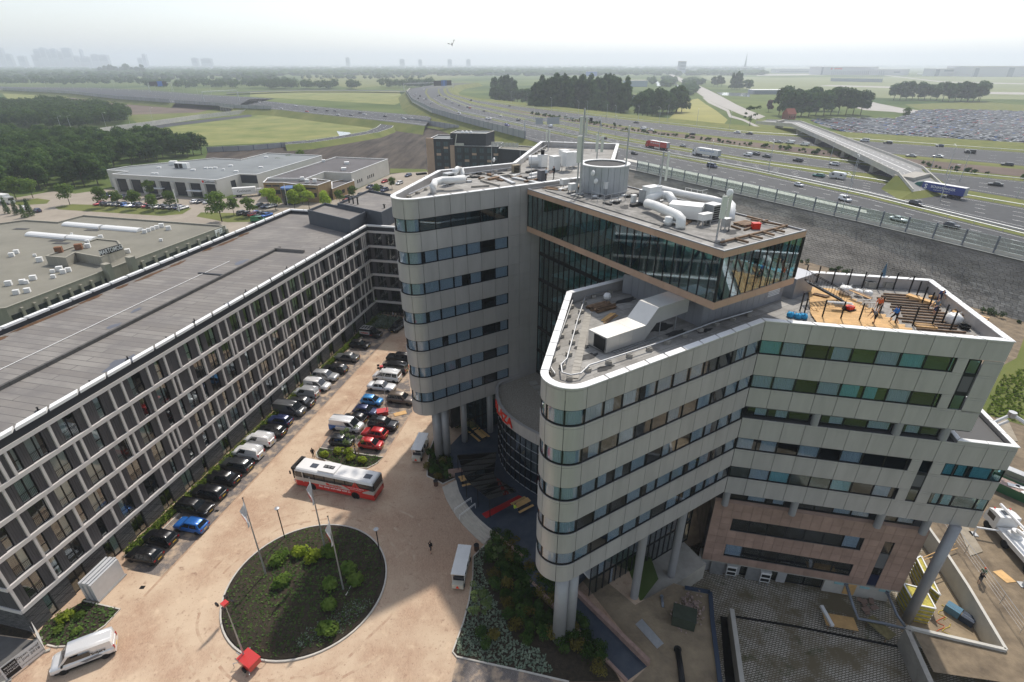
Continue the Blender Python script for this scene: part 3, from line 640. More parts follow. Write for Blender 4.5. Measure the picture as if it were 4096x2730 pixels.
# ---- front wing (B)
rowsB = [27.58 - 3.68 * k for k in range(5)]; WB = 1.45
spB = [(9.35,rowsB[4] - WB)] + [(rowsB[k],rowsB[k - 1] - WB) for k in range(4,0,-1)] + [(rowsB[0],29.5)]
for i,(z0,z1) in enumerate(spB[:-1]):
 MB().prism(inset(polyB if z0 > 19.5 else polyB2,0.075),z0,z1).build('floor_slab',M_slab,hotel)
MB().prism(inset(polyB,0.075),rowsB[0],28.4,0,1).build('roof',[M_slab,M_roof],hotel)
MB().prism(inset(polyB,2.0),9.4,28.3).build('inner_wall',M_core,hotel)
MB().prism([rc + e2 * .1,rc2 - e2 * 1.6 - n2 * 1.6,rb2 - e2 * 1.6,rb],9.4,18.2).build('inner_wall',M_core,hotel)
ring(inset(polyB,.08),0.3,28.35,29.48,M_alu,'parapet',hotel); coping(polyB,0.55,29.48,hotel)
nw = 11; wB = (25.54 - TAN) / nw
for z0,z1 in spB: strip(PB_,e1,TAN,25.54 - .03,z0,z1,hotel,nw)
for r in rowsB:
 for k in range(nw): window(PB_,e1,TAN + (k + .5) * wB,wB,r - WB,WB,hotel,None,0.8)
nose(PB_,spB,[(r - WB,r) for r in rowsB],hotel)
# face towards the yard
pw = 1.94; L10 = 10 * pw
def e2strip(z0,z1,ulist):
 for u0,u1 in zip(ulist,ulist[1:]): put('facade_panel',panel_mesh(u1 - u0,z1 - z0),hotel,face_at(bend,e2,(u0 + u1) / 2,0,z0),A2)
seam = [0.02] + [pw * k for k in range(1,11)]; seam2 = seam[:-1] + [19.4,21.3,22.9,23.6]
e2strip(rowsB[0],29.5,seam); e2strip(rowsB[1],rowsB[0] - WB,seam[:9] + [16.75]); e2strip(20.35,rowsB[1] - WB,seam)
e2strip(rowsB[3],18.95,seam2); e2strip(rowsB[4],rowsB[3] - WB,seam2[:9] + [16.68]); e2strip(9.2,rowsB[4] - WB,seam2)
for z0,z1 in ((22.3,27.55),):
 for a,b in ((17.85,L10),):
  for q0,q1 in ((z0,z0 + 1.5),(z0 + 1.5,z1 - 1.47),(z1 - 1.47,z1)): put('facade_panel',panel_mesh(b - a,q1 - q0),hotel,face_at(bend,e2,(a + b) / 2,0,q0),A2)
e2strip(rowsB[0] - WB,rowsB[0],[15.88,16.75]); e2strip(rowsB[1] - WB,rowsB[1],[15.88,16.75])
e2strip(rowsB[3] - WB,rowsB[3],[15.75,16.68]); e2strip(rowsB[4] - WB,rowsB[4],[15.75,16.68])
e2strip(rowsB[3] - WB,rowsB[3],[17.55,18.6]); e2strip(rowsB[4] - WB,rowsB[4],[17.55,18.6]); e2strip(rowsB[4],rowsB[3] - WB,[17.55,19.4,21.3,22.9,23.6])
for r in (rowsB[0],rowsB[1],rowsB[3],rowsB[4]):
 us = [0.05] + [pw * k for k in range(1,9)] + [15.85 if r > 19 else 15.73]
 for a,b in zip(us,us[1:]):
  if b - a > .3: window(bend,e2,(a + b) / 2,b - a,r - WB,WB,hotel,M_gglass if wrnd.random() < .4 else None,0.75)
for r in (rowsB[3],rowsB[4]):
 for a,b in ((18.62,20.6),(20.6,22.6),(22.6,23.55)): window(bend,e2,(a + b) / 2,b - a,r - WB,WB,hotel,M_gglass,0.7)
for zs,u in (((22.3,23.95,24.2,25.9,26.1,27.5),17.3),((11.4,13.0,13.2,14.8,15.0,16.5),17.1)):
 for k in range(0,6,2): window(bend,e2,u,0.92,zs[k],zs[k + 1] - zs[k],hotel,M_gglass,0.0)
 for k in (1,3): put('facade_panel',cbox(0.92,.1,zs[k + 1] - zs[k],M_dark),hotel,face_at(bend,e2,u,-.08,(zs[k] + zs[k + 1]) / 2),A2)
# recessed storeys with round columns
def recess(z0,z1,cols,segs,off=-0.38):
 for a,b in segs:
  k = max(1,round((b - a) / 1.75)); q = (b - a) / k
  for i in range(k): window(bend,e2,a + (i + .5) * q,q,z0 + .12,z1 - z0 - .14,hotel,None,0.7,off)
 for c in cols: MB().lathe([(0.36,0),(0.36,z1 - z0)],face_at(bend,e2,c,-0.3,z0),16).build('column',M_col,hotel,smooth=False)
recess(18.95,20.35,(6.6,13.7,17.6),((0.4,6.1),(7.1,13.2),(14.2,17.2)))
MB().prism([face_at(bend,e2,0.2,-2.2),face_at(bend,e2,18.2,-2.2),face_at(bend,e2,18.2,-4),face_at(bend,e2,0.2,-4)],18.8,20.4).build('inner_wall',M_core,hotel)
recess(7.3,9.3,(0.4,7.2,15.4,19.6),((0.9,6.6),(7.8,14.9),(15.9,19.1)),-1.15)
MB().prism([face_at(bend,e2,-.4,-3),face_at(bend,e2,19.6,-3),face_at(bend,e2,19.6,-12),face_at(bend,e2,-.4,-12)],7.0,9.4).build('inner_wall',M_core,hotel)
# terrace on the end of the middle storeys
MB().prism([rc - e2 * .6 - n2 * .05,rc2 - n2 * .05,rb2,rb - e2 * .6],18.6,18.75,0,0).build('terrace_floor',M_roof,hotel)
tp = [tuple(p[:2]) for p in (rc - e2 * .7,rc2,rb2,rb - e2 * .7)]
ring(inset(tp,.03),0.3,18.7,19.2,M_alu,'parapet',hotel); coping(tp,0.4,19.2,hotel)
# ---- brown granite block below
og = bend - n2 * 0.9; GU0,GU1,GT,GB = -0.45,20.65,7.1,-2.05
MB().prism([face_at(og,e2,GU0 + .06,-.06),face_at(og,e2,GU1 - .06,-.06),face_at(og,e2,GU1 - .06,-13),face_at(og,e2,GU0 + .06,-13)],5.05,GT - .02).build('granite_backing',M_slab,hotel)
MB().prism([face_at(og,e2,GU0 + .06,-1.8),face_at(og,e2,GU1 - .06,-1.8),face_at(og,e2,GU1 - .06,-13),face_at(og,e2,GU0 + .06,-13)],GB,5.05).build('inner_wall',M_core,hotel)
def rect_wall(u0,u1,z0,z1,off=-.06,th=.3,m=M_slab,nm='granite_backing'): MB().prism([face_at(og,e2,u0,off),face_at(og,e2,u1,off),face_at(og,e2,u1,off - th),face_at(og,e2,u0,off - th)],z0,z1).build(nm,m,hotel)
bays = ((1.77,15.16),); rws = ((3.05,4.9),(-1.0,0.88))
rect_wall(GU0,GU1,.88,3.05); rect_wall(GU0,GU1,GB,-1.0);
for z0,z1 in rws: rect_wall(GU0,1.77,z0,z1); rect_wall(15.16,17.15,z0,z1); rect_wall(18.09,GU1,z0,z1)
rect_wall(GU0,GU1,4.9,5.05)
tw,th_ = 0.98,0.0
zl = [GB,-1.0,-0.06,.88,1.95,3.05,3.97,4.9,6.0,GT]
nu = 21; ul = [GU0 + (GU1 - GU0) * k / nu for k in range(nu + 1)]
for k in range(len(zl) - 1):
 for i in range(nu):
  a,b = ul[i],ul[i + 1]; inw = any(abs(zl[k] - z) < .5 or (zl[k] > z and zl[k] < y - .05) for z,y in rws) and zl[k + 1] <= 4.95 and not (.87 < zl[k] < 3.0) and zl[k] > -1.05
  segs = [(a,b)]
  cuts = ([(1.77,15.16)] if inw else []) + ([(17.15,18.09)] if -1.9 < zl[k] + .3 and zl[k + 1] < 4.95 else [])
  for c0,c1 in cuts:
   ns = []
   for s0,s1 in segs:
    if s1 <= c0 or s0 >= c1: ns.append((s0,s1))
    else:
     if s0 < c0: ns.append((s0,c0))
     if s1 > c1: ns.append((c1,s1))
   segs = ns
  for s0,s1 in segs:
   if s1 - s0 > .12: put('granite_tile',cbox(round(s1 - s0 - .022,2),.05,round(zl[k + 1] - zl[k] - .022,2),M_gran),hotel,face_at(og,e2,(s0 + s1) / 2,-.025 + wrnd.uniform(0,.004),(zl[k] + zl[k + 1]) / 2),A2)
for z0,z1 in rws:
 q = (15.16 - 1.77) / 7
 for i in range(7): window(og,e2,1.77 + (i + .5) * q,q,z0,z1 - z0,hotel,None,0.12,-.05)
for z0,z1 in ((2.9,4.8),(.9,2.8),(-.2,.8)): window(og,e2,17.62,.92,z0,z1 - z0,hotel,None,0,-.03)
put('facade_panel',cbox(.9,.06,1.6,mat('navy_panel',(0.01,0.014,0.04),.35)),hotel,face_at(og,e2,17.62,-.06,-1.02),A2)
sl_ = MB(); a,b = face_at(og,e2,GU0,0,GT),face_at(og,e2,GU1,0,GT); c,d = face_at(og,e2,GU1,-.3,GT + .22),face_at(og,e2,GU0,-.3,GT + .22)
sl_.quad(a,b,c,d); sl_.build('sloping_sill',M_gran,hotel)
# basement storey to the yard
M_bas = mat('pale_render',(0.42,0.42,0.42),.8,var=.12,scale=.8)
rect_wall(GU0,4.4,PIT,GB,-1.3,.3,M_bas,'basement_wall'); rect_wall(8.6,9.6,PIT,GB,-1.3,.3,M_bas,'basement_wall'); rect_wall(13.6,GU1 - .1,PIT,GB,-1.1,.3,M_conc2,'basement_wall')
rect_wall(4.4,13.6,PIT,GB,-3.4,.3,M_core,'inner_wall'); rect_wall(GU0,GU1,GB - .25,GB,-.1,1.3,M_conc,'soffit_beam')
for a,b in ((4.4,6.5),(6.5,8.6),(9.6,11.6),(11.6,13.6)):
 window(og,e2,(a + b) / 2,b - a,PIT + .1,GB - PIT - .5,hotel,None,0,-1.35)
for u,c_ in ((14.6,(0.3,.52,.55)),(17.3,(0.3,.52,.55)),(19.3,(.3,.52,.55))): rect_wall(u,u + 1.0,GB - 1.6,GB - .35,-1.02,.06,mat('pale_blue_board',c_,.7,var=.15,scale=3),'insulation_board')
rect_wall(15.75,16.95,PIT + .2,GB - .3,-1.0,.06,M_wood,'plywood_door')
for u in (1.9,6.0): rect_wall(u - .95,u + .55,PIT,GB - .3,-.9,.12,M_galv,'louvre_screen')
# ---- ground floor glazing set back below the front wing
og2 = PB_ - n1 * 3.0
for u0,u1,nn in ((10.2,13.0,3),(13.0,17.8,6),(17.8,25.4,9)):
 q = (u1 - u0) / nn
 for i in range(nn):
  for z0,z1 in ((-.6,2.4),(2.4,5.4),(5.4,9.3)):
   window(og2,e1,u0 + (i + .5) * q,q,z0,z1 - z0,hotel,M_glass,0.06,0)
MB().prism([face_at(og2,e1,11.5,-5),face_at(og2,e1,26,-5),face_at(og2,e1,26,-7),face_at(og2,e1,11.5,-7)],-.7,9.4).build('inner_wall',M_core,hotel)
for z in (2.35,5.35): MB().prism([face_at(og2,e1,10.2,-.3),face_at(og2,e1,25.4,-.3),face_at(og2,e1,25.4,-5),face_at(og2,e1,10.2,-5)],z,z + .25).build('floor_slab',mat('white_floor_edge',(.5,.5,.48),.8),hotel)
MB().prism([face_at(PB_,e1,8.8,0.5),face_at(PB_,e1,24.5,0.5),face_at(PB_,e1,25,-5),face_at(PB_,e1,8.8,-5)],-3.0,-.62).build('plinth',M_conc,hotel)
for (x,y) in ((12.9,37.8),(17.69,40.93)): MB().lathe([(0.42,-.7),(0.42,9.4)],(x,y,0),20).build('column',M_col,hotel,smooth=False)
for (x,y) in ((4.55,33.1),(5.55,33.75)): MB().lathe([(0.62,0),(0.62,9.4)],(x,y,0),24).build('column',M_col,hotel,smooth=True)
for (x,y) in ((-10.35,60.2),(-9.3,60.6)): MB().lathe([(0.6,0),(0.6,8.9)],(x,y,0),24).build('column',M_col,hotel,smooth=True)
rcol = wh(1490,590,9.2); MB().tube([(rcol.x,rcol.y,PIT),(rcol.x,rcol.y,9.25)],.5,24).build('column',M_col,hotel,smooth=True)
# lower storeys under the rear wing: glass walls by the picnic tables
for u0,u1,nn in ((10.5,18.5,7),):
 q = (u1 - u0) / nn
 for i in range(nn):
  for z0,z1 in ((TZ,3.4),(3.4,8.7)): window(PA_ - n1 * 3.2,e1,u0 + (i + .5) * q,q,z0,z1 - z0,hotel,M_gglass,0.0,0)
MB().prism([face_at(PA_,e1,10,-6),face_at(PA_,e1,20,-6),face_at(PA_,e1,20,-9),face_at(PA_,e1,10,-9)],TZ,8.8).build('inner_wall',M_core,hotel)
for u in (9.3,13.6): MB().lathe([(0.45,0),(0.45,8.9)],face_at(PA_,e1,u + 1,-2.2,0),18).build('column',M_col,hotel,smooth=True)
# ---- atrium curtain wall
oa = PA_ + e1 * 21.2; zfl = [10.2,13.75,17.3,20.85,24.4,27.95,31.35]; nA = 14; qa = 1.05
for i in range(nA):
 for z0,z1 in zip(zfl,zfl[1:]): window(oa,n1,(i + .5) * qa,qa,z0 + .3,z1 - z0 - .3,hotel,M_gglass,0.0)
for z in zfl: put('floor_slab',cbox(nA * qa,.24,.3,M_dark),hotel,face_at(oa,n1,nA * qa / 2,-.13,z + .15),math.atan2(n1.y,n1.x))
MB().prism([oa + n1 * -.5 + e1 * 5,oa + n1 * 17 + e1 * 5,oa + n1 * 17 + e1 * 6,oa + n1 * -.5 + e1 * 6],10,31.4).build('inner_wall',mat('atrium_back',(.42,.43,.41),.9,var=.5,scale=.6),hotel)
for z in zfl[1:-1]:
 q = []
 for i in range(13): u = -.2 + 17 * i / 12; q.append(oa + n1 * u + e1 * (2.3 + .9 * math.sin(i * .8)))
 MB().prism([(p.x,p.y) for p in q] + [(p.x,p.y) for p in (oa + n1 * 17 + e1 * 5,oa - n1 * .2 + e1 * 5)],z,z + .35).build('gallery_floor',mat('gallery_white',(.7,.72,.7),.7),hotel)
# ---- glass box on top
TLc = Vector((1.85,65.7,0)); BL_,BW = 28.5,11.35; TCc = TLc + n1 * BL_; TRc = TCc + e1 * BW; TBc = TLc + e1 * BW
bx4 = [TLc,TCc,TRc,TBc]
MB().prism([(p.x,p.y) for p in inset([tuple(p[:2]) for p in bx4],.12) and [Vector((*q,0)) for q in inset([tuple(p[:2]) for p in bx4],.12)]],31.45,32.05).build('box_floor',[mat('box_floor_oak',(.33,.22,.12),.6,var=.2,scale=1)],hotel)
MB().prism([Vector((*q,0)) for q in inset([tuple(p[:2]) for p in bx4],.12)],36.0,36.45,0,1).build('roof',[M_slab,M_roof],hotel)
def band(o,e,L,z0,z1,k):
 for i in range(k): put('cladding_panel',cbox(L / k - .02,.1,z1 - z0,M_beige),hotel,face_at(o,e,(i + .5) * L / k,-.05,(z0 + z1) / 2),math.atan2(e.y,e.x))
for z0,z1 in ((31.4,32.05),(35.97,36.55)):
 band(TLc,n1,BL_,z0,z1,15); band(TCc,e1,BW,z0,z1,6); band(TBc,n1,BL_,z0,z1,15)
for o,e,L,k in ((TLc,n1,BL_,28),(TCc,e1,BW,11),(TBc,n1,BL_,28)):
 q = L / k
 for i in range(k):
  put('box_pane',cbox(q - .06,.02,3.9,M_gglass),hotel,face_at(o,e,(i + .5) * q,-.1,34.01),math.atan2(e.y,e.x))
 for i in range(k + 1): put('mullion',cbox(.07,.16,3.92,M_dark),hotel,face_at(o,e,min(max(i * q,.06),L - .06),-.13,34.01),math.atan2(e.y,e.x))
M_truss = mat('blue_grey_steel',(.05,.07,.085),.5,.3)
for o,e,L,k in ((TLc,n1,BL_,5),(TCc,e1,BW,2)):
 q = L / k
 for i in range(k):
  a,b = face_at(o,e,i * q + .6,-.8,32.1),face_at(o,e,(i + .5) * q,-.8,35.9); c = face_at(o,e,(i + 1) * q - .2,-.8,32.1)
  MB().tube([a,b],.14,6).build('truss_brace',M_truss,hotel); MB().tube([b,c],.14,6).build('truss_brace',M_truss,hotel)
  MB().tube([face_at(o,e,i * q + .5,-.9,32),face_at(o,e,i * q + .5,-.9,36)],.22,8).build('truss_post',M_truss,hotel)
MB().prism([TLc + n1 * 1 + e1 * 5,TLc + n1 * 14 + e1 * 5,TLc + n1 * 14 + e1 * 9,TLc + n1 * 1 + e1 * 9],32.05,36.0).build('inner_wall',mat('box_core',(.45,.48,.48),.8,var=.4,scale=.5),hotel)
# roof edge strip and second roofing layer of the box
ins = [Vector((*q,0)) for q in inset([tuple(p[:2]) for p in bx4],1.5)]
MB().prism(ins,36.4,36.56,0,0).build('roof_layer',mat('worn_roofing',(.1,.098,.092),.85,col2=(.36,.345,.32),scale=.8,detail=10,bump=.5,bscale=3),hotel)
ring([tuple(p[:2]) for p in bx4],.12,36.5,36.62,M_greyc,'roof_trim',hotel)
# grey clad core under the box, standing on the front wing's roof
cc = Vector((17.3,44.4,0)); core4 = [cc,cc - n1 * 9.0,cc - n1 * 9.0 + e1 * 11,cc + e1 * 12.3]
MB().prism([(p.x,p.y) for p in core4],28.35,31.42).build('core_block',M_greyc,hotel)
for i in range(10): put('cladding_panel',cbox(.87,.04,2.95,M_greyc),hotel,face_at(cc - n1 * 9,n1,(i + .5) * .9,.025,29.92),math.atan2(n1.y,n1.x))
for i in range(13): put('cladding_panel',cbox(.9,.04,2.95,M_greyc),hotel,face_at(cc,e1,(i + .5) * .93,.025,29.92),A1)
lv = face_at(cc,e1,10.6,.06,0)
for i in range(9): put('louvre_slat',cbox(1.9,.1,.06,M_white),hotel,(lv.x,lv.y,29.3 + i * .17),A1)
dr = face_at(cc - n1 * 9,n1,-.6,.1,29.5); put('door',cbox(1.0,.1,2.1,M_greyc),hotel,dr,math.atan2(n1.y,n1.x) + .5)
# ---- entrance pavilion with curved front
fz = [(-1.75,63.75),(-2.2,62.74),(-2.14,60.15),(-1.71,58.12),(-0.94,56.29),(-0.09,55.05),(0.98,53.8),(1.95,52.8),(3.04,51.9),(4.3,51.0),(5.6,50.4)]
plz = fz + [(6.0,51.0),(12.5,56.5),(5.0,68.6)]
MB().prism(inset(plz,.1),9.2,10.15,0,1).build('pavilion_roof',[M_slab,mat('roof_gravel',(.2,.18,.15),.95,col2=(.46,.42,.35),scale=6,detail=6,bump=.8,bscale=9)],hotel)
ring(inset(plz,.04),.3,8.95,10.6,M_alu,'pavilion_parapet',hotel)
def fzp(s,off=0.0):
 """point on the curved front at length s, pushed outward by off"""
 L = [Vector((*p,0)) for p in fz]; acc = 0
 for a,b in zip(L,L[1:]):
  d = (b - a).length
  if s <= acc + d or b is L[-1]:
   t = (b - a).normalized(); q = Vector((t.y,-t.x,0)); q = q if q.x < 0 or q.y < 0 else -q
   return a + t * (s - acc) + q * off,t,q
  acc += d
smooth_fz = []
for k in range(15):
 s0,s1 = .9 + k * .98,.9 + (k + 1) * .98; (a,t,q),(b,t2,q2) = fzp(s0,.05),fzp(s1,.05)
 m_ = (a + b) / 2; ang = math.atan2((b - a).y,(b - a).x)
 put('facade_panel',cbox((b - a).length - .03,.06,1.6,M_alu),hotel,(m_.x,m_.y,9.78),ang)
 (a,t,q),(b,t2,q2) = fzp(s0,-.25),fzp(s1,-.25); m_ = (a + b) / 2; ang = math.atan2((b - a).y,(b - a).x)
 for z in range(5): put('pavilion_pane',cbox((b - a).length - .05,.03,1.55,M_glass),hotel,(m_.x,m_.y,TZ + .8 + z * 1.63),ang)
 put('mullion',cbox(.08,.16,8.2,M_dark),hotel,(a.x,a.y,TZ + 4.1),ang)
 for z in range(6): put('transom',cbox((b - a).length,.12,.07,M_galv),hotel,(m_.x,m_.y,TZ + .02 + z * 1.63),ang)
MB().prism(inset(plz,3.2),TZ,9.0).build('inner_wall',mat('lobby_wall',(.34,.31,.27),.9,var=.5,scale=.7),hotel)
s = 4.75
for ch in 'PLAZA':
 p,t,q = fzp(s,.16); text(ch,1.75,M_red,hotel,frame_m((p.x,p.y,9.85),t),'letter',.05,bold=.035); s += 1.08
for k in range(9):
 p = Vector((3.0 + .55 * k,64.0 - 1.25 * k,10.2)); MB().obox(p,(1.1,1.1,.06),.3).build('roof_paver',M_conc,hotel)
# ================================================================ long dark guest block on the courtyard
M_lw = mat('warm_white_render',(0.60,0.57,0.55),0.7,var=0.04,scale=0.6)
M_fib = mat('anthracite_boards',(0.082,0.078,0.082),0.7,var=0.14,scale=1.5,stretch=(3,3,.2),rand=0.08)
M_slate = brick_mat('stacked_slate',(0.07,0.07,0.072),(0.2,0.19,0.185),(0.03,0.03,0.03),(0.5,0.07),msize=0.012)
for nd in M_slate.node_tree.nodes:
 if nd.type == 'MAPPING': nd.inputs['Rotation'].default_value = (R(90),0,R(90) - AL)
M_lroof = brick_mat('laid_roofing_sheets',(0.20,0.185,0.17),(0.26,0.245,0.225),(0.10,0.095,0.09),(40.0,1.05),rot=R(90) - AL,msize=0.05,dust=(0.16,0.15,0.145),dust_rng=(0.4,0.7),dust_scale=0.25)
M_anth = mat('anthracite_fascia',(0.035,0.038,0.045),0.6)
block = thing('guest_block','long five storey hotel block with dark boards, pale bands and a flat roof','building',FL(-40,-12),world=True)
U0,U1,DEP = -77.8,0.0,23.6; zb5 = [3.4,6.55,9.7,12.85,16.0]; SB = 0.45
def lbox(u0,u1,n0,n1_,z0,z1,m,name,par=None):
 return put(name,cbox(u1 - u0,abs(n1_ - n0),z1 - z0,m),par or block,FL((u0 + u1) / 2,(n0 + n1_) / 2,(z0 + z1) / 2),AL)
Lpoly = [FL(U0,0),FL(U1,0),FL(U1,0) + e2 * 16,FL(U1 + 9,0) + e2 * 14,FL(U1 + 9,-DEP),FL(U0,-DEP)]
Lp2 = [tuple(p[:2]) for p in Lpoly]
MB().prism(inset(Lp2,1.6),0,19.2).build('inner_wall',M_core,block)
MB().prism(inset(Lp2,.1),19.0,19.35,0,1).build('roof',[M_anth,M_lroof],block)
ring(Lp2,.4,19.15,20.0,M_anth,'parapet',block)
n = len(Lp2); o_ = inset(Lp2,-.08); q_ = inset(Lp2,.5)
for i in range(n):
 a,b,c,d = (Vector((*x,0)) for x in (o_[i],o_[(i + 1) % n],q_[i],q_[(i + 1) % n])); k = max(1,int((b - a).length / 3.2))
 for s in range(k):
  f0,f1 = s / k,(s + 1) / k - .004; MB().prism([(p.x,p.y) for p in (a.lerp(b,f0),a.lerp(b,f1),c.lerp(d,f1),c.lerp(d,f0))],20.0,20.3).build('coping',M_white,block)
for z in zb5: MB().prism(inset(Lp2,.32),z - SB,z - .03).build('floor_slab',M_slab,block)
bands = [z for z in zb5] + [19.15]
for z in bands:
 k = 12; q = (U1 - U0) / k
 for i in range(k): lbox(U0 + i * q,U0 + (i + 1) * q - .02,-.3,.06,z - SB,z,M_lw,'facade_band')
FM = {}
def board(w_,h):
 k = (round(w_,2),h)
 if k not in FM:
  mb = MB(); nb = max(1,round(w_ / .24)); q = w_ / nb; v = []
  xs = []
  for i in range(nb): xs += [(-w_ / 2 + i * q + .008,-.03),(-w_ / 2 + (i + 1) * q - .022,-.03),(-w_ / 2 + (i + 1) * q - .016,0),(-w_ / 2 + (i + 1) * q + (.0),0)]
  for x,y in xs: v += [(x,y,0),(x,y,h)]
  FM[k] = mb.add(v,[(2 * i,2 * i + 2,2 * i + 3,2 * i + 1) for i in range(len(xs) - 1)]).mesh('boarding',M_fib)
 return FM[k]
RM = {}
def railing(w_):
 if w_ not in RM:
  mb = MB(); mb.box(-w_ / 2,-.03,1.0,w_ / 2,.01,1.04).box(-w_ / 2,-.03,.12,w_ / 2,.01,.15)
  for i in range(int(w_ / .13) + 1): x = -w_ / 2 + i * .13; mb.box(x - .009,-.02,.15,x + .009,0,1.0)
  RM[w_] = mb.mesh('railing',M_blackm)
 return RM[w_]
GW = {}
M_lgl = glass_mat('bedroom_glass',(0.82,0.88,0.88),0.10); M_lcurt = mat('cream_curtain',(0.56,0.57,0.55),.9)
def lwin(w_,h,two):
 k = (w_,h,two)
 if k not in GW:
  fr = MB(); b = .06; x = w_ / 2; fr.box(-x,0,0,-x + b,.1,h).box(x - b,0,0,x,.1,h).box(-x + b,0,0,x - b,.1,b).box(-x + b,0,h - b,x - b,.1,h)
  if two: fr.box(-.05,0,b,.05,.1,h - b)
  else: fr.box(-x + b,0,h * .42,x - b,.1,h * .42 + .06)
  panes = [MB().box(-x + b,.04,b,-.05,.05,h - b).mesh('pane',M_lgl),MB().box(.05,.04,b,x - b,.05,h - b).mesh('pane',M_lgl)] if two else [MB().box(-x + b,.04,b,x - b,.05,h * .42).mesh('pane',M_lgl),MB().box(-x + b,.04,h * .42 + .06,x - b,.05,h - b).mesh('pane',M_lgl)]
  cur = []
  for a,c in ((0,1),(0,.4),(.62,1),(0,.75)):
   mb = MB(); nn = int((c - a) * w_ / .045) + 3; vv = []
   for i in range(nn + 1): xx = -x + w_ * (a + (c - a) * i / nn); yy = .03 * math.sin(i * 2.1); vv += [(xx,yy,.03),(xx,yy,h - .02)]
   cur.append(mb.add(vv,[(2 * i,2 * i + 2,2 * i + 3,2 * i + 1) for i in range(nn)]).mesh('curtain',M_lcurt))
  GW[k] = (fr.mesh('window_frame',M_dark),panes,cur)
 return GW[k]
lr = random.Random(21); OH = 3.15 - SB
def put_win(u,w_,z,two,h=OH,n_=-.24,rail=True):
 fr,pn,cu = lwin(w_,h,two); f = put('window',fr,block,FL(u,n_,z),AL)
 for p in pn: put('pane',p,f)
 if lr.random() < .62: put('curtain',lr.choice(cu[1:] + cu[:1]),f,(0,.17,0))
 if two and rail: put('railing',railing(round(w_ - .06,2)),f,(0,-.06,0))
lib = [(('p',.8),('w',1.6),('p',.85)),(('p',1.3),),(('p',1.2),('s',.72),('p',1.1)),(('s',.72),('p',.85),('w',1.6),('p',.7)),(('p',.5),),(('p',.8),('w',1.6)),(('p',1.7),),(('p',1.0),('s',.72),('p',.6))]
wts = [5,3,4,3,2,3,1,2]
for f,z in enumerate(zb5):
 u = U0 + .05
 while u < U1 - .4:
  lbox(u,u + .24,-.28,.02,z + .002,z + OH - .002,M_lw,'facade_fin'); u += .24
  for kd,w_ in lr.choices(lib,wts)[0]:
   if u + w_ > U1 - .3: u = U1; break
   if kd == 'p': put('boarding',board(w_,OH),block,FL(u + w_ / 2,-.16,z),AL)
   else: put_win(u + w_ / 2,w_,z,kd == 'w')
   u += w_
# ground floor: slate wall with tall windows
u = U0 + .1; z0 = 0.0; HG = 2.95
while u < U1 - 1:
 w_ = lr.uniform(1.6,3.2); lbox(u,u + w_,-.32,-.1,z0,HG,M_slate,'slate_wall'); u += w_
 ww = lr.choice((1.7,.72,1.7)); put_win(u + ww / 2,ww,z0 + .05,ww > 1,HG - .1,-.25,False); u += ww
# cross wing at the inner corner
o2 = Vector((fac0.x,fac0.y,0))
for z in bands: put('facade_band',cbox(15.5,.42,SB,M_lw),block,face_at(o2,e2,7.75,-.08,z - SB / 2),A2)
for z in zb5:
 for i in range(9):
  if i % 3 == 0: put('boarding',board(.9,OH),block,face_at(o2,e2,.1 + i * .92 + .45,-.16,z),A2)
  else:
   fr,pn,cu = lwin(.9,OH,False); f = put('window',fr,block,face_at(o2,e2,.1 + i * .92 + .45,-.24,z),A2)
   for p in pn: put('pane',p,f)
 put('facade_fin',cbox(.7,.4,OH,M_lw),block,face_at(o2,e2,8.75,-.08,z + OH / 2),A2)
for i in range(5):
 fr,pn,cu = lwin(1.7,2.85,True); f = put('window',fr,block,face_at(o2,e2,1 + i * 1.75,-.24,.05),A2)
 for p in pn: put('pane',p,f)
# near end wall
oe = FL(U0,0)
for z in bands: put('facade_band',cbox(DEP,.42,SB,M_lw),block,FL(U0 + .1,-DEP / 2,z - SB / 2),AL + R(90))
for z in zb5:
 for i in range(16): put('boarding',board(1.4,OH),block,FL(U0 + .02,-.8 - i * 1.46,z),AL - R(90))
put('slate_wall',cbox(DEP - .3,.3,HG,M_slate),block,FL(U0 + .2,-DEP / 2,HG / 2),AL + R(90))
# roof: low upstand wall, cable, rooms on top, stains
k = 0; u = U0 + 1
while u < -17: lbox(u,u + 2.0,-10.1,-9.75,19.35,19.78,M_anth if 0 else mat('roof_upstand',(.085,.082,.078),.8,var=.25,scale=1),'roof_upstand'); u += 2.04
lbox(-17,-16.6,-10.1,-4.2,19.35,19.9,M_lroof,'roof_upstand'); lbox(-30.5,-30.1,-15.2,-10.1,19.35,19.5,M_anth,'roof_upstand')
MB().tube([FL(U0,-14.2,19.42),FL(-40,-14.4,19.42),FL(-24,-14.2,19.42)],.05,5).build('roof_cable',M_white,block)
def blob(c,rx,ry,z,m,name,par,ang=0,seed=0):
 rr = random.Random(seed); n = 18; pts_ = []
 for i in range(n):
  a = 2 * math.pi * i / n; k = .65 + .5 * rr.random(); x,y = rx * k * math.cos(a),ry * k * math.sin(a); pts_.append((c[0] + x * math.cos(ang) - y * math.sin(ang),c[1] + x * math.sin(ang) + y * math.cos(ang)))
 return MB().sheet(pts_,z).build(name,m,par)
M_rust = mat('rusty_moss',(.055,.032,.018),.95,col2=(.15,.08,.04),scale=1.2,detail=8); M_wet = mat('wet_patch',(.1,.105,.125),.4)
for i,(u,rx) in enumerate(((-73,3),(-66,1),(-61,1.6),(-56,.8),(-50,5),(-43,2),(-38,1.2),(-33,4),(-27,2.2),(-14,4),(-9,2),(-19,1.4))):
 blob(FL(u,-22.4 + .3 * math.sin(i)),rx,.55,19.356 + .001 * i,M_rust,'moss_patch',block,AL,i)
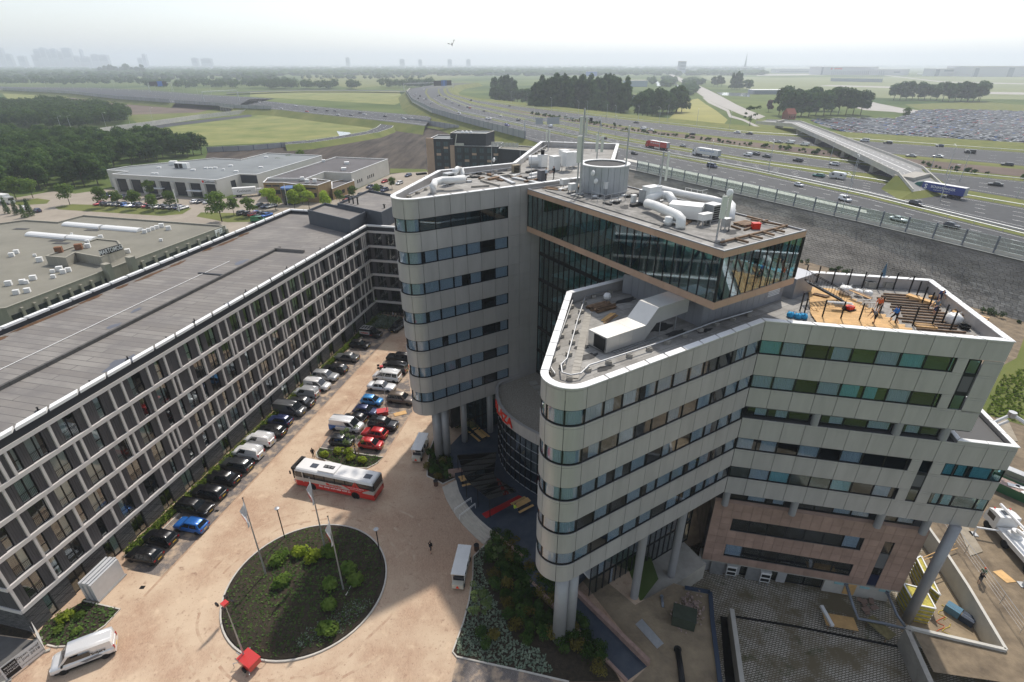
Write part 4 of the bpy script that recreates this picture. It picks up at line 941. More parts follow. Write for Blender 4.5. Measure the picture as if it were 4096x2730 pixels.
for i,(u,n_,rx,ry) in enumerate(((-58,-2.2,2.2,1.3),(-40,-1.6,1.6,.8),(-50,-11.6,1.2,.6),(-24,-12.0,1.8,.7),(-45,-13,1,.5),(-30,-1.5,2,.6))): blob(FL(u,n_),rx,ry,19.37 + .001 * i,M_wet,'wet_patch',block,AL,40 + i)
def plantroom(pl,z0,z1,m,name='roof_room'):
 o = MB().prism(pl,z0,z1 - .5,0,1).build(name,[m,M_lroof],block); p2 = [tuple(p[:2]) for p in pl]
 ring(p2,.2,z1 - .5,z1,m,'room_parapet',block); return o
M_roomc = mat('slate_blue_cladding',(.075,.085,.1),.6,var=.08,scale=.8)
A_,B_ = w2(512,527,19.4),w2(868,617,19.4); dd = (w2(1000,545,19.4) - B_)
plantroom([A_,B_,B_ + dd * 1.05,A_ + dd * 1.05],19.3,22.4,M_roomc)
C_ = A_ + dd * 1.06 + (B_ - A_) * .32; D_ = B_ + dd * 1.06 + (B_ - A_) * .35
plantroom([C_,D_,D_ + dd * 2.2,C_ + dd * 2.2],19.3,22.9,M_roomc)
for i,(u,v,h) in enumerate(((.1,.5,1.2),(.2,.5,1.3),(.3,.52,1.5),(.85,.7,.7))):
 p = C_.lerp(D_,u) + dd * v; MB().lathe([(.16,0),(.16,h),(.32,h),(.32,h + .12),(.1,h + .2)],(p.x,p.y,22.4),10).build('roof_vent',M_blackm,block)
for i in range(14):
 p = FL(-73 + i * 5.3,-1.7 - (i % 2) * .5,19.35); MB().lathe([(.35,0),(.3,.06),(.08,.08),(.07,.4),(.14,.42),(.02,.5)],p,8).build('roof_vent',M_blackm,block)
# ================================================================ other buildings
wk = W(380,580,720,1345); wm = W(1000,560,640,1345); wn = W(1680,470,540,1344); wo = W(0,760,600,996)
M_groof = mat('grey_roofing',(.19,.205,.21),.85,var=.16,scale=.08,detail=9); M_troof = mat('slate_roofing',(.105,.098,.1),.85,var=.2,scale=.1,detail=9)
M_moroof = mat('olive_roofing',(.2,.19,.155),.9,var=.14,scale=.12,detail=9)
M_wpan = mat('pale_wall_panels',(.55,.53,.48),.7,var=.06,scale=.3); M_tan = brick_mat('tan_brick',(.28,.185,.085),(.36,.24,.12),(.3,.24,.15),(.4,.12),msize=.015)
M_bglass = glass_mat('dark_office_glass',(.16,.19,.21),.12)
def flat_building(name,label,roof,z,mw,mr,par_h=.5,cap=M_white,zbase=0.0):
 cx = sum(p.x for p in roof) / len(roof); cy_ = sum(p.y for p in roof) / len(roof)
 t = thing(name,label,'building',(cx,cy_,zbase),world=True)
 add_volume(t,roof,z,mw,mr,par_h,cap,zbase); return t
def add_volume(t,roof,z,mw,mr,par_h=.5,cap=M_white,zbase=0.0):
 pl = [tuple(p[:2]) for p in roof]; MB().prism(pl,zbase,z - par_h).build('wall',mw,t)
 MB().prism(inset(pl,.3),z - par_h - .05,z - par_h + .03).build('roof',mr,t); ring(pl,.3,z - par_h,z - .06,mw,'parapet',t); ring(inset(pl,-.06),.45,z - .06,z,cap,'coping',t)
def on_wall(t,a,b,f0,f1,z0,z1,m,name,proud=.05,th=.12):
 """a piece on the wall from a to b, between fractions f0..f1 and two heights"""
 a,b = Vector((a[0],a[1],0)),Vector((b[0],b[1],0)); d = (b - a); L = d.length; d.normalize(); q = Vector((d.y,-d.x,0))
 if q.y > 0: q = -q
 c = a + d * L * (f0 + f1) / 2 + q * (proud - th / 2); return put(name,cbox((f1 - f0) * L,th,z1 - z0,m),t,(c.x,c.y,(z0 + z1) / 2),math.atan2(d.y,d.x))
def wall_text(t,s,a,b,f,z,size,m,proud=.14,**k):
 a,b = Vector((a[0],a[1],0)),Vector((b[0],b[1],0)); d = (b - a); L = d.length; d.normalize(); q = Vector((d.y,-d.x,0)); c = a + d * L * f + q * proud
 return text(s,size,m,t,frame_m((c.x,c.y,z),d),'lettering',.02,**k)
# -- exhibition builder's hall
gr = [wk(125,217,7.5),wk(243,197,7.5),wk(85,187,7.5),wk(235,160,7.5),wk(880,98,7.5),wk(1090,108,7.5),wk(1265,65,7.5),wm(140,110,7.5),wm(605,130,7.5),wm(55,290,7.5),wk(1080,216,7.5),wk(905,262,7.5)]
G_ = flat_building('office_hall','large pale hall with grey flat roof, slanted white piers and dark glass front',gr,7.5,M_wpan,M_groof)
fa,fb = gr[0],gr[-1]
for i in range(7):
 f0 = i / 7
 on_wall(G_,fa,fb,f0 + .035,f0 + .125,.1,5.6,M_dark if 0 else mat('office_dark',(.025,.03,.036),.15),'window',.06); on_wall(G_,fa,fb,f0 - .002,f0 + .03,0,5.7,M_wpan,'pier',.7,.8)
 for k in range(1,3): on_wall(G_,fa,fb,f0 + .035,f0 + .125,k * 1.9,k * 1.9 + .08,M_dark,'transom',.1)
on_wall(G_,fa,fb,.99,1.0,0,5.7,M_wpan,'pier',.7,.8)
for f in (.36,.73): on_wall(G_,fa,fb,f,f + .13,2.6,2.8,M_white,'entrance_canopy',2.2,2.2)
on_wall(G_,fa,fb,.86,.985,5.75,7.2,M_white,'sign_board',.3); M_ink = mat('dark_ink',(.03,.03,.035),.6)
wall_text(G_,'Gielissen',fa,fb,.937,6.55,1.5,M_ink,.4); on_wall(G_,fa,fb,.868,.885,6.05,7.0,M_red,'logo',.34)
on_wall(G_,gr[-1],gr[-2],.55,.75,.5,5.6,mat('office_dark',(.025,.03,.036),.15),'window',.06); on_wall(G_,gr[-2],gr[-3],.02,.98,3.6,7.0,M_anth,'dark_cladding',.05)
for i,(x,y,s) in enumerate(((590,150,3),(480,175,1.6),(435,220,1.2),(462,220,1.2),(735,192,1.8),(830,178,1.6),(865,178,1.6),(900,176,1.6),(960,190,1.2),(1015,160,1.8),(1055,203,1.8),(1240,172,1.8),(1280,95,1.8))):
 p = wk(x,y,7.0); MB().obox((p.x,p.y,7.0 + (.9 if s > 2 else .3)),(s,s * .8,1.8 if s > 2 else .6),.2).build('roof_unit',M_whitebox,G_)
p = wk(655,175,7.0); MB().obox((p.x,p.y,8.2),(6.5,2.2,2.4),-.15).build('roof_chiller',M_whitebox,G_)
for k in range(3): MB().obox((p.x - 2 + k * 2,p.y - 1.12,8.2),(1.7,.05,2.0),-.15).build('chiller_grille',M_dark,G_)
# -- tan brick office with white hall
tr = [wm(145,322,7.6),wm(720,143,7.6),wm(1160,160,7.6),wm(848,278,7.6),wm(625,268,7.6),wm(470,325,7.6)]
T_ = flat_building('brick_office','tan brick office with a white hall and slate grey flat roof',tr,7.6,M_wpan,M_troof)
tb = [wm(108,357,7.0),wm(275,358,7.0),wm(400,374,7.0),wm(565,382,7.0),wm(680,342,7.0),wm(470,318,7.0),wm(150,316,7.0)]
add_volume(T_,tb,7.0,M_tan,M_troof)
tl = [wm(688,412,4.6),wm(875,342,4.6),wm(858,318,4.6),wm(684,352,4.6)]; add_volume(T_,tl,4.6,M_tan,M_troof)
for a,b,fs in ((tb[0],tb[1],((.1,.4),(.45,.8))),(tb[2],tb[3],((.25,.9),))):
 for f0,f1 in fs: on_wall(T_,a,b,f0,f1,2.3,3.9,M_dark,'window'); on_wall(T_,a,b,f0,f1,5.3,5.9,M_ink,'sign_lettering',.06)
for f in (.08,.24,.4,.64,.8): on_wall(T_,tl[0],tl[1],f,f + .12,1.2,2.7,M_dark,'window')
for f in (.12,.17,.22,.38,.43,.48,.53): on_wall(T_,tr[3],tr[2],f,f + .022,2.2,3.6,M_dark,'window')
p = wm(325,400,6.4); MB().lathe([(3.0,-6.4),(3.0,0)],(p.x,p.y,6.0),16).build('entrance_drum',mat('office_dark',(.025,.03,.036),.15),T_); MB().lathe([(3.1,0),(3.1,.6)],(p.x,p.y,6.0),16).build('entrance_ring',mat('blue_trim',(.05,.12,.3),.5),T_)
for i,(x,y,s) in enumerate(((815,205,2.2),(790,255,2.2),(620,187,1.6),(440,335,1.5),(480,355,1.6),(545,352,1.5))): p = wm(x,y,7.1); MB().obox((p.x,p.y,7.6),(s,s,1.2),.3).build('roof_unit',M_whitebox,T_)
# -- dark brick and glass hotel by the motorway
zt = 19.0; d0 = wn(90,158,zt); d1 = wn(168,140,zt) if 0 else None
pF = [wn(95,158,zt),wn(160,150,zt),wn(350,225,zt - 2.0)]
dA = wn(85,160,19.0); ang = R(-8); eD = Vector((math.cos(ang),math.sin(ang),0)); qD = Vector((-eD.y,eD.x,0))
dA = Vector((-40.2,268.5,0)); M_dkb = mat('black_brick',(.035,.037,.043),.8,var=.2,scale=1.2)
D4 = [dA,dA + eD * 44,dA + eD * 44 + qD * 20,dA + qD * 20]
D_h = flat_building('dark_hotel','black brick hotel with tan panels and flat roofs beside the motorway',[dA + eD * 1.2,dA + eD * 12,dA + eD * 12 + qD * 15,dA + eD * 1.2 + qD * 15],18.6,M_dkb,M_groof)
add_volume(D_h,[dA + eD * 12,dA + eD * 34,dA + eD * 34 + qD * 16,dA + eD * 12 + qD * 16],15.6,M_dkb,M_groof); add_volume(D_h,[dA + eD * 11 + qD * 1.5,dA + eD * 28 + qD * 1.5,dA + eD * 30 + qD * 14,dA + eD * 11 + qD * 14],21.0,M_dkb,M_groof,.4,M_conc2)
add_volume(D_h,[dA + eD * 34 + qD * 1,dA + eD * 52 - qD * 5,dA + eD * 55 + qD * 8,dA + eD * 34 + qD * 15],14.6,M_dkb,M_moroof)
M_tanp = mat('tan_stone_panel',(.42,.29,.21),.7,var=.08,scale=.5)
put('tan_fin',cbox(3.6,1.2,18.7,M_tanp),D_h,dA + eD * 1.3 + qD * .4 + Vector((0,0,9.35)),ang); put('tan_fin',cbox(2.0,1.2,15.8,M_tanp),D_h,dA + eD * 12.2 - qD * .4 + Vector((0,0,7.9)),ang)
M_hw = mat('hotel_window',(.07,.1,.115),.12)
for i,u in enumerate((5.4,9.0,15.4,19.0,22.6,26.2,29.8,33.0)):
 for k in range(5):
  zc = 16.2 - k * 3.1 - (0 if u < 11 else 2.6)
  if zc < 2: continue
  f = put('window',cbox(2.2 if u < 31 else 1.4,.16,2.3 if k == 0 else 1.8,M_dark),D_h,dA + eD * u - qD * .06 + Vector((0,0,zc)),ang)
  for s in (-.52,.52): put('pane',cbox(.92 if u < 31 else .5,.04,2.05 if k == 0 else 1.55,M_hw),f,(s * (1 if u < 31 else .6),-.09,0))
  if (i + k) % 3 == 1: put('tan_panel',cbox(2.2,.1,1.1,M_tanp),D_h,dA + eD * u - qD * .05 + Vector((0,0,zc - 1.6)),ang)
for u in (7.2,17.2,20.8,24.4,28.0,31.5): put('brick_pier',cbox(.5,.35,14.6,M_dkb),D_h,dA + eD * u - qD * .15 + Vector((0,0,7.3)),ang)
for i in range(8): put('roof_grille',cbox(1.4,.2,2.0,M_conc2),D_h,dA + eD * (31 + i * 1.7) + qD * (3 - i * .4) + Vector((0,0,16.2)),ang)
for i in range(3): MB().lathe([(.9,0),(.7,.8),(.2,1)],dA + eD * (16 + i * 2) + qD * 6 + Vector((0,0,20.6)),8).build('roof_unit',M_whitebox,D_h)
MB().tube([dA + eD * 13.5 - qD * .2 + Vector((0,0,15.6)),dA + eD * 14.5 - qD * .2 + Vector((0,0,20.5))],.25,6).build('facade_hoist',M_conc2,D_h); put('hoist_base',cbox(4.2,1,1.1,M_conc2),D_h,dA + eD * 15.5 + qD * .3 + Vector((0,0,16.1)),ang)
# -- concrete workshop
mo = [w1(-900,640,5.3),w1(215,490,5.3),w1(495,508,5.3),w1(715,450,5.3),w1(1925,540,5.3),w1(1090,850,5.3),w1(45,1245,5.3),w1(-900,1330,5.3)]
M_moc = mat('grooved_concrete',(.30,.285,.235),.85,var=.12,scale=.8,stretch=(2,2,.3))
O_ = flat_building('workshop_hall','low concrete workshop with olive flat roof and white barrel skylights',mo,5.3,M_moc,M_moroof,.5,M_moc)
po = [w1(385,800,7.2),w1(560,815,7.2),w1(640,770,7.2),w1(860,810,7.2),w1(1055,725,7.2),w1(1010,668,7.2),w1(830,650,7.2)]; add_volume(O_,po,7.2,M_moc,M_moroof,.35,M_moc)
ga,gb = mo[4],mo[5]; gc = mo[6]
for a,b,k in ((ga,gb,9),(gb,gc,11)):
 L = (b - a);
 for i in range(k):
  f0 = i / k
  if a is gb and i < 2: continue
  c = a + L * (f0 + .5 / k); dL = L.normalized(); q = Vector((-dL.y,dL.x,0)); q = q if q.x > 0 else -q
  put('window',cbox(L.length / k * .72,.3,2.7,mat('office_dark',(.025,.03,.036),.15)),O_,(c.x + q.x * .02,c.y + q.y * .02,2.0),math.atan2(dL.y,dL.x)); c2 = a + L * f0
  put('pier',cbox(L.length / k * .22,.5,4.2,M_moc),O_,(c2.x + q.x * .2,c2.y + q.y * .2,2.1),math.atan2(dL.y,dL.x))
# sign on the portal
sa,sb = w1(850,775,8.0),w1(1040,720,8.0); ds = (sb - sa); dsn = ds.normalized(); c = (sa + sb) / 2
qs = Vector((dsn.y,-dsn.x,0)); lg_ = ds.length
put('sign_board',cbox(lg_,.15,1.5,mat('sign_black',(.02,.02,.02),.5)),O_,(c.x,c.y,7.9),math.atan2(dsn.y,dsn.x)); text('MARTOMOD',1.55,M_white,O_,frame_m((c.x + qs.x * .12,c.y + qs.y * .12,7.9),dsn),'lettering',.02,bold=.03,squash=lg_ / 8.2 * .95)
for (x,y) in ((880,860),(1085,800)):
 a = w1(x,y,6.8); put('portal_leg',cbox(1.4,1.8,7.0,M_moc),O_,(a.x + 1.5,a.y - 1.2,3.5),math.atan2(dsn.y,dsn.x))
ta,tb_ = w1(1835,590,4.6),w1(1905,560,4.6); d_ = (tb_ - ta).normalized(); c = (ta + tb_) / 2; q = Vector((d_.y,-d_.x,0)); put('sign_board',cbox(5.2,.15,2.0,M_white),O_,(c.x + q.x * .6,c.y + q.y * .6,4.0),math.atan2(d_.y,d_.x)); text('SGS',2.0,mat('sign_grey',(.25,.25,.26),.6),O_,frame_m((c.x + q.x * .75,c.y + q.y * .75,4.0),d_),'lettering',.02)
M_sky = mat('opal_skylight',(.72,.72,.7),.35)
for (x0,y0,x1,y1) in ((565,535,875,562),(895,563,1205,590),(255,620,585,650),(600,647,820,668)):
 a,b = w1(x0,y0,4.85),w1(x1,y1,4.85); d = (b - a).normalized(); q = Vector((-d.y,d.x,0)); mb = MB(); v = []
 for p in (a,b):
  for j in range(7): t_ = math.pi * j / 6; pp = p + q * 1.5 * math.cos(t_); v.append((pp.x,pp.y,4.9 + .9 * math.sin(t_)))
 mb.add(v,[(j,j + 1,j + 8,j + 7) for j in range(6)] + [tuple(range(6,-1,-1)),tuple(range(7,14))]).build('skylight',M_sky,O_,smooth=False)
for i,(x,y,s) in enumerate(((510,770,1.6),(680,745,1.6),(755,730,1.2),(750,690,.9),(865,650,1.0),(105,805,1.1),(145,780,1.1),(345,850,1.3),(300,805,.7),(515,930,1.3),(455,945,.9),(545,950,1.1),(590,935,1.1),(460,990,.9),(290,1005,1.2),(200,1037,1.1),(80,1052,1.2),(230,1038,.9),(145,1128,1.1),(240,1112,1.1),(1240,605,1.1),(1275,592,1.1),(1310,580,1.1),(1345,568,1.1),(1385,556,1.3),(1445,578,1.3),(1380,675,.8),(1095,775,1.2),(615,620,.6))):
 zz = 6.9 if 380 < x < 900 and 640 < y < 800 else 4.85; p = w1(x,y,zz); put('roof_unit',cbox(s,s * .7,s * .9,M_whitebox if i not in (0,1) else mat('rusty_unit',(.22,.1,.05),.9,var=.4,scale=3)),O_,(p.x,p.y,zz + s * .45),.4)
for (x,y) in ((180,570),(490,670),(525,692),(790,580),(930,543)): p = w1(x,y,4.9); MB().obox((p.x,p.y,4.89),(4.5,1.6,.02),-.1).build('roof_patch',M_roofd,O_)
# ================================================================ infrastructure and the far landscape
ws = W(2500,230,700,1345); wt_ = W(3100,230,996,1345); wu = W(2050,440,450,1344)
M_steel = mat('painted_steel',(.5,.52,.54),.5,.4); M_post = mat('barrier_post',(.17,.19,.23),.5,.3); M_bgl = glass_mat('barrier_glass',(.84,.89,.88),.05)
def walk(L,step):
 """points every step along a line"""
 out = []; acc = 0.0; nxt = 0.0
 for a,b in zip(L,L[1:]):
  d = (b - a).length
  while nxt <= acc + d: out.append(a.lerp(b,(nxt - acc) / d)); nxt += step
  acc += d
 return out
br_ = thing('noise_barrier','see-through noise barrier of glass panes on the retaining wall','barrier',(103,158,HW),world=True)
pl = walk([p + Vector((.5,.35,.2)) for p in wt],7.0); pm = MB().box(-.16,-.16,0,.16,.16,4.3).mesh('post',M_post)
for i,p in enumerate(pl):
 put('post',pm,br_,p)
 if i == len(pl) - 1: break
 b = pl[i + 1]; d = b - p; L = d.length - .34; an = math.atan2(d.y,d.x); m_ = (p + b) / 2
 put('plinth_panel',cbox(L,.12,.9,M_conc2),br_,m_ + Vector((0,0,.45)),an); g = put('glass_pane',cbox(L,.03,3.1,M_bgl),br_,m_ + Vector((0,0,2.47)),an)
 for z in (-1.5,-.5,.5,1.5): put('rail',cbox(L,.07,.06,M_white),g,(0,-.04,z))
 for k in range(1,4): put('reflection_line',cbox(.04,.05,3.0,M_white),g,(-L / 2 + L * k / 4,-.04,0)).rotation_euler = (0,R(38),0)  # reflections on the glass, modelled as slanting white strips
def guard_rail(name,L,label,z=0.0):
 t = thing(name,label,'guard rail',tuple(L[0]),world=True); mb = MB(); L2 = [p + Vector((0,0,.72 + z)) for p in L]
 MB().tube(L2,.13,5).build('rail',M_steel,t); po = MB()
 for p in walk(L,8.0): po.box(p.x - .06,p.y - .06,p.z,p.x + .06,p.y + .06,p.z + .7)
 o = po.build('posts',M_steel,t); o['kind'] = 'stuff'
a,b = hp(M1n),hp(M1f); guard_rail('guard_rail',lerpL(a,b,.1)[:8],'steel guard rail on the near edge of the nearest grass median'); guard_rail('guard_rail',lerpL(a,b,.9)[:8],'steel guard rail on the far edge of the nearest grass median')
a,b = hp(M2n),hp(M2f); guard_rail('guard_rail',lerpL(a,b,.1)[:8],'steel guard rail on the near edge of the second grass median'); guard_rail('guard_rail',lerpL(hp(C3f),hp(C4n),.06)[:7],'steel guard rail in front of the dark railway strip'); guard_rail('guard_rail',lerpL(hp(C4f),hp(far),.1)[:7],'steel guard rail along the farthest carriageway')
struct('railway_ground',MB().ribbon(lerpL(hp(C3f,HW + .05),hp(C4n,HW + .05),.28)[:6],lerpL(hp(C3f,HW + .05),hp(C4n,HW + .05),.75)[:6]),M_brown)
def noise_wall(label,L,z0,h,step,mp_,mpost,lean=0.0):
 t = thing('noise_wall',label,'wall',(L[0].x,L[0].y,z0),world=True); pp = walk(L,step)
 for i,p in enumerate(pp[:-1]):
  b = pp[i + 1]; d = b - p; an = math.atan2(d.y,d.x); m_ = (p + b) / 2; L_ = d.length
  put('wall_panel',cbox(round(L_,0) - .5,.25,h,mp_),t,(m_.x,m_.y,z0 + h / 2),an); put('post',cbox(.5,.5,h + .2,mpost),t,(p.x,p.y,z0 + h / 2),an)
M_nw = mat('grey_noise_panel',(.34,.345,.35),.8,var=.1,scale=.2,rand=.06)
noise_wall('tall grey noise wall curving along the motorway behind the dark hotel',hp(E0)[5:10],HW,4.5,9,M_nw,M_post)
noise_wall('pale grey noise wall along the road beside the brown field',j1n[1:5],JZ,4.2,13,M_nw,M_post)
noise_wall('grey noise wall on the underpass bridge of the junction',j1n[4:8],JZ,3.6,11,M_nw,M_post)
noise_wall('low grey wall between the dry meadow and the ploughed field',[wp(1780,1305),wq(0,1290),wq(300,1262),wq(540,1238)],0,3.2,9,M_nw,M_post)
noise_wall('short noise wall at the foot of the green embankment',pts(wq,[(1300,1045),(1500,1072),(1700,1105),(1830,1130)],2),2,4.2,8,M_nw,M_post)
ww_ = thing('trough_wall','long white concrete wall of the sunken slip road','wall',tuple(wp(1200,1095)),world=True)
L = [wp(640,1195),wp(760,1165),wp(940,1130),wp(1300,1080),wp(1700,1020),wp(2150,968)]
for a,b in zip(walk(L,14),walk(L,14)[1:]): wall_between(a,b,0,4.0,0,4.0,.5).build('wall_panel',M_conc2,ww_)
ub = thing('underpass_bridge','concrete underpass bridge carrying the junction road over the slip road','bridge',tuple(wp(2100,950)),world=True)
for k in range(6): p = j1n[5].lerp(j1n[6],k / 5); MB().obox((p.x,p.y + 5,JZ / 2),(1.2,9,JZ),0).build('pier',M_conc,ub)
a,b = j1n[5],j1n[6]; MB().add([a + Vector((0,0,-1.2)),b + Vector((0,0,-1.2)),b + Vector((0,0,.05)),a + Vector((0,0,.05))],[(0,1,2,3)]).build('deck_edge',M_conc2,ub)
MB().add([a + Vector((0,14,-5)),b + Vector((0,14,-5)),b + Vector((0,14,0)),a + Vector((0,14,0))],[(0,1,2,3)]).build('abutment',M_slab,ub)
# viaduct with curved parapet at the head of the motorway
vb = thing('viaduct','concrete viaduct with a curved parapet where the motorway crosses the junction','bridge',tuple(wq(1450,970)),world=True)
v0 = hp(E0)[7:11]
for a,b in zip(v0,v0[1:]): wall_between(a,b,HW - 1.5,HW + 1.6,HW - 1.5,HW + 1.6,.6).build('parapet',M_conc2,vb)
for k in range(7): p = v0[0].lerp(v0[2],k / 6); MB().obox((p.x + 6,p.y + 2,HW / 2),(2,5,HW),0).build('pier',M_conc,vb)
# overpass
ob = thing('overpass','concrete overpass crossing the motorway between the car park and the trees','bridge',tuple(we(900,1300,HW)),world=True)
OZ = 12.5
on_ = pts(we,[(60,1000),(360,1075),(640,1200),(1000,1370),(1275,1505),(1420,1575)],OZ); of_ = pts(we,[(150,985),(430,1050),(740,1165),(1150,1320),(1480,1450),(1680,1540)],OZ)
on_[-1].z = 9.5; of_[-1].z = 9.5; on_[0].z = of_[0].z = 8.0
MB().ribbon(on_,of_).build('deck',mat('overpass_asphalt',(.24,.24,.235),.8,var=.1,scale=.3),ob); MB().ribbon([p - Vector((0,0,1.3)) for p in on_],on_).build('deck_edge',M_conc2,ob)
for L,nm in ((on_,'parapet'),(of_,'parapet')):
 for a,b in zip(L,L[1:]):
  pp = walk([a,b],6.0) + [b]
  for p,q in zip(pp,pp[1:]):
   if (q - p).length > .5: wall_between(p,q,p.z,p.z + 1.0,q.z,q.z + 1.0,.35).build(nm,M_conc2,ob)
mb = MB(); stripe(mb,lerpL(on_,of_,.5),.4); stripe(mb,lerpL(on_,of_,.25),.25,(2,4)); stripe(mb,lerpL(on_,of_,.75),.25,(2,4)); mb.build('lane_marking',M_line,ob)
for k,f in enumerate((.12,.24,.36,.5,.64,.84)):
 i = f * 5; j = int(i); p = on_[j].lerp(on_[j + 1],i - j); q = of_[j].lerp(of_[j + 1],i - j); c = p.lerp(q,.42); d = q - p
 put('pier',cbox(d.length * .7,1.4 if k < 5 else 7.0,OZ - .6 - 1.0,M_conc),ob,(c.x,c.y,(OZ - 1.6) / 2 + 1.5),math.atan2(d.y,d.x))
# gantries
def gantry(a,b,h,label,signs=(),blues=()):
 t = thing('sign_gantry',label,'gantry',tuple(a),world=True); d = (b - a); dn = d.normalized(); q = Vector((-dn.y,dn.x,0)); ch = Vector((0,0,h))
 for p in (a,b):
  for s in (-1,1): MB().tube([p + q * s * 1.8,p + ch],.22,6).build('leg',M_steel,t)
 tr_ = MB(); s0,s1 = a + ch,b + ch; n = max(4,int(d.length / 2.2))
 for oy in (-.45,.45):
  for oz in (0,1.1): tr_.tube([s0 + q * oy + Vector((0,0,oz)),s1 + q * oy + Vector((0,0,oz))],.1,5)
  for k in range(n): tr_.tube([s0.lerp(s1,k / n) + q * oy + Vector((0,0,1.1 * (k % 2))),s0.lerp(s1,(k + 1) / n) + q * oy + Vector((0,0,1.1 * ((k + 1) % 2)))],.06,4)
 tr_.build('truss_beam',M_steel,t)
 for f,w_,hh,c in signs: put('sign_panel',cbox(w_,.15,hh,c),t,a.lerp(b,f) + ch + Vector((0,0,-.6)) - q * .6,math.atan2(dn.y,dn.x))
 return t
M_sback = mat('sign_back',(.42,.44,.46),.5,.3); M_sblack = mat('matrix_sign',(.012,.012,.014),.5); M_blue = mat('road_sign_blue',(.02,.12,.42),.5)
gantry(P(2098,547,HW),P(2400,535,HW),9.6,'big steel gantry across the motorway behind the rooftop antennas',((.18,5,4,M_sback),(.36,8.5,4.2,M_sback),(.72,2.2,2.2,M_sblack),(.78,2.2,2.2,M_sblack),(.86,2.2,2.2,M_sblack)))
gantry(wq(1320,790,HW),wq(1740,770,HW),12,'far gantry with black matrix signs where the motorway bends',((.62,9,8,M_sblack),(.68,9,8,M_sblack),(.74,9,8,M_sblack),(.8,14,9,M_blue),(.86,9,8,M_sblack),(.92,9,8,M_sblack)))
gantry(wp(1285,795,JZ),wp(1480,785,JZ),14,'white gantry with dark matrix signs by the wood',((.15,9,7,M_sblack),(.3,9,7,M_sblack),(.5,12,8,M_blue),(.7,9,7,M_sblack)))
gantry(wp(1750,890,JZ),wp(2045,870,JZ),13,'white gantry over the road above the underpass')
# lamp posts along the roads
lp0 = thing('street_lamp','tall lamp post','lamp post')
MB().tube([(0,0,0),(0,0,11.5)],.13,6,r2=.07).build('pole',M_steel,lp0); MB().tube([(0,0,11.45),(1.0,0,11.9),(1.6,0,11.95)],.05,5).build('arm',M_steel,lp0); MB().obox((2.1,0,11.95),(1.1,.36,.16)).build('lamp_head',M_whitebox,lp0)
first = True
for fn,x,y,z,s in ((wr2,1630,330,HW,'in front of the blue trailer'),(wr2,785,440,HW,'just behind the glass noise barrier'),(wr2,865,225,HW,'between the white hatchback and the white van'),(we,155,1470,HW,'beside the cars below the overpass'),(we,675,1425,HW,'standing against the overpass parapet'),(we,870,1555,HW,'next to the white caravan'),(we,1535,1500,HW,'nearest the end of the overpass'),(we,1685,1500,HW,'second beyond the end of the overpass'),(we,1800,1562,HW,'right behind the blue truck'),(wr2,2290,305,HW,'by the wet verge at the far lanes'),
      (wc,1360,1290,HW,'in front of the red truck'),(wc,1790,1450,HW,'in front of the white truck'),(wc,2300,1440,HW,'ahead of the dark blue van'),(wc,990,1160,HW,'by the bushes in the median'),(wc,295,1060,HW,'left of the big gantry truss'),(wc,560,1150,HW,'under the big gantry'),(wc,910,1035,HW,'first in front of the poplar wood'),(wc,985,1040,HW,'at the end of the poplar wood'),(wc,670,990,HW,'in the middle of the poplar wood edge'),(wc,745,990,HW,'with two heads before the poplar wood'),(wc,1180,1050,HW,'before the round leafy copse'),(wc,1360,1060,HW,'at the copse edge by the field'),(wc,1680,1080,HW,'in the yellow green field edge'),(wc,440,950,HW,'left before the poplar wood'),(wc,230,900,HW,'farther left before the poplars'),(wc,95,880,HW,'left of all before the poplars'),(wc,1430,1040,HW,'beside the yellow green field'),(wc,1960,1110,HW,'near the lone tree by the field')):
 p = fn(x,y,z); lb = 'slim grey motorway lamp post ' + s
 if first: lp0.location = p; lp0['label'] = lb; lp0['group'] = 'motorway lamp posts'; first = False
 else: dup(lp0,p,rnd.uniform(1.2,2.2),lb,'motorway lamp posts')
for i in range(15):
 p = wp(160 + i * 118,745 + i * 5.2,JZ); dup(lp0,p,1.6,'lamp post in the row along the junction road behind the grey noise wall','lamp posts of the junction road')
for x,y,s in ((535,1130,'left of the white trough wall'),(615,1120,'behind the corner of the wood'),(910,1090,'in front of the dark trees'),(1130,1120,'near the start of the slip road'),(1310,1040,'by the round bush on the grass')): dup(lp0,wp(x,y),.5,'lamp post of the slip road ' + s,'lamp posts of the slip road')
# local estate ground: roads and car parks between the halls
field('estate_pavement',[w1(-300,380),w1(450,250),w1(640,270),w1(950,225),w1(1000,235),w1(1870,322),w1(2353,230),w2(720,300),w2(900,240),w2(1200,105),w2(1500,60),w2(1550,130),w2(1120,330),w2(600,480),w2(250,520),w1(1900,620),w1(1500,600),w1(700,520),w1(-300,560)],mat('estate_paving',(.30,.26,.21),.9,var=.14,scale=.15,detail=8),0.05)
field('lawn',[w1(470,385),w1(620,360),w1(1640,395),w1(1560,445),w1(1380,460),w1(500,405)],M_grass,.07); field('lawn',[w1(1680,465),w1(1720,430),w1(2200,440),w1(2180,510),w1(1950,515)],M_grass,.07)
field('lawn',[w1(110,340),w1(320,310),w1(430,325),w1(400,355),w1(150,372)],M_grass,.07); field('lawn',[w2(1195,95),w2(1540,80),w2(1500,60),w2(1200,55)],M_grass,.08)
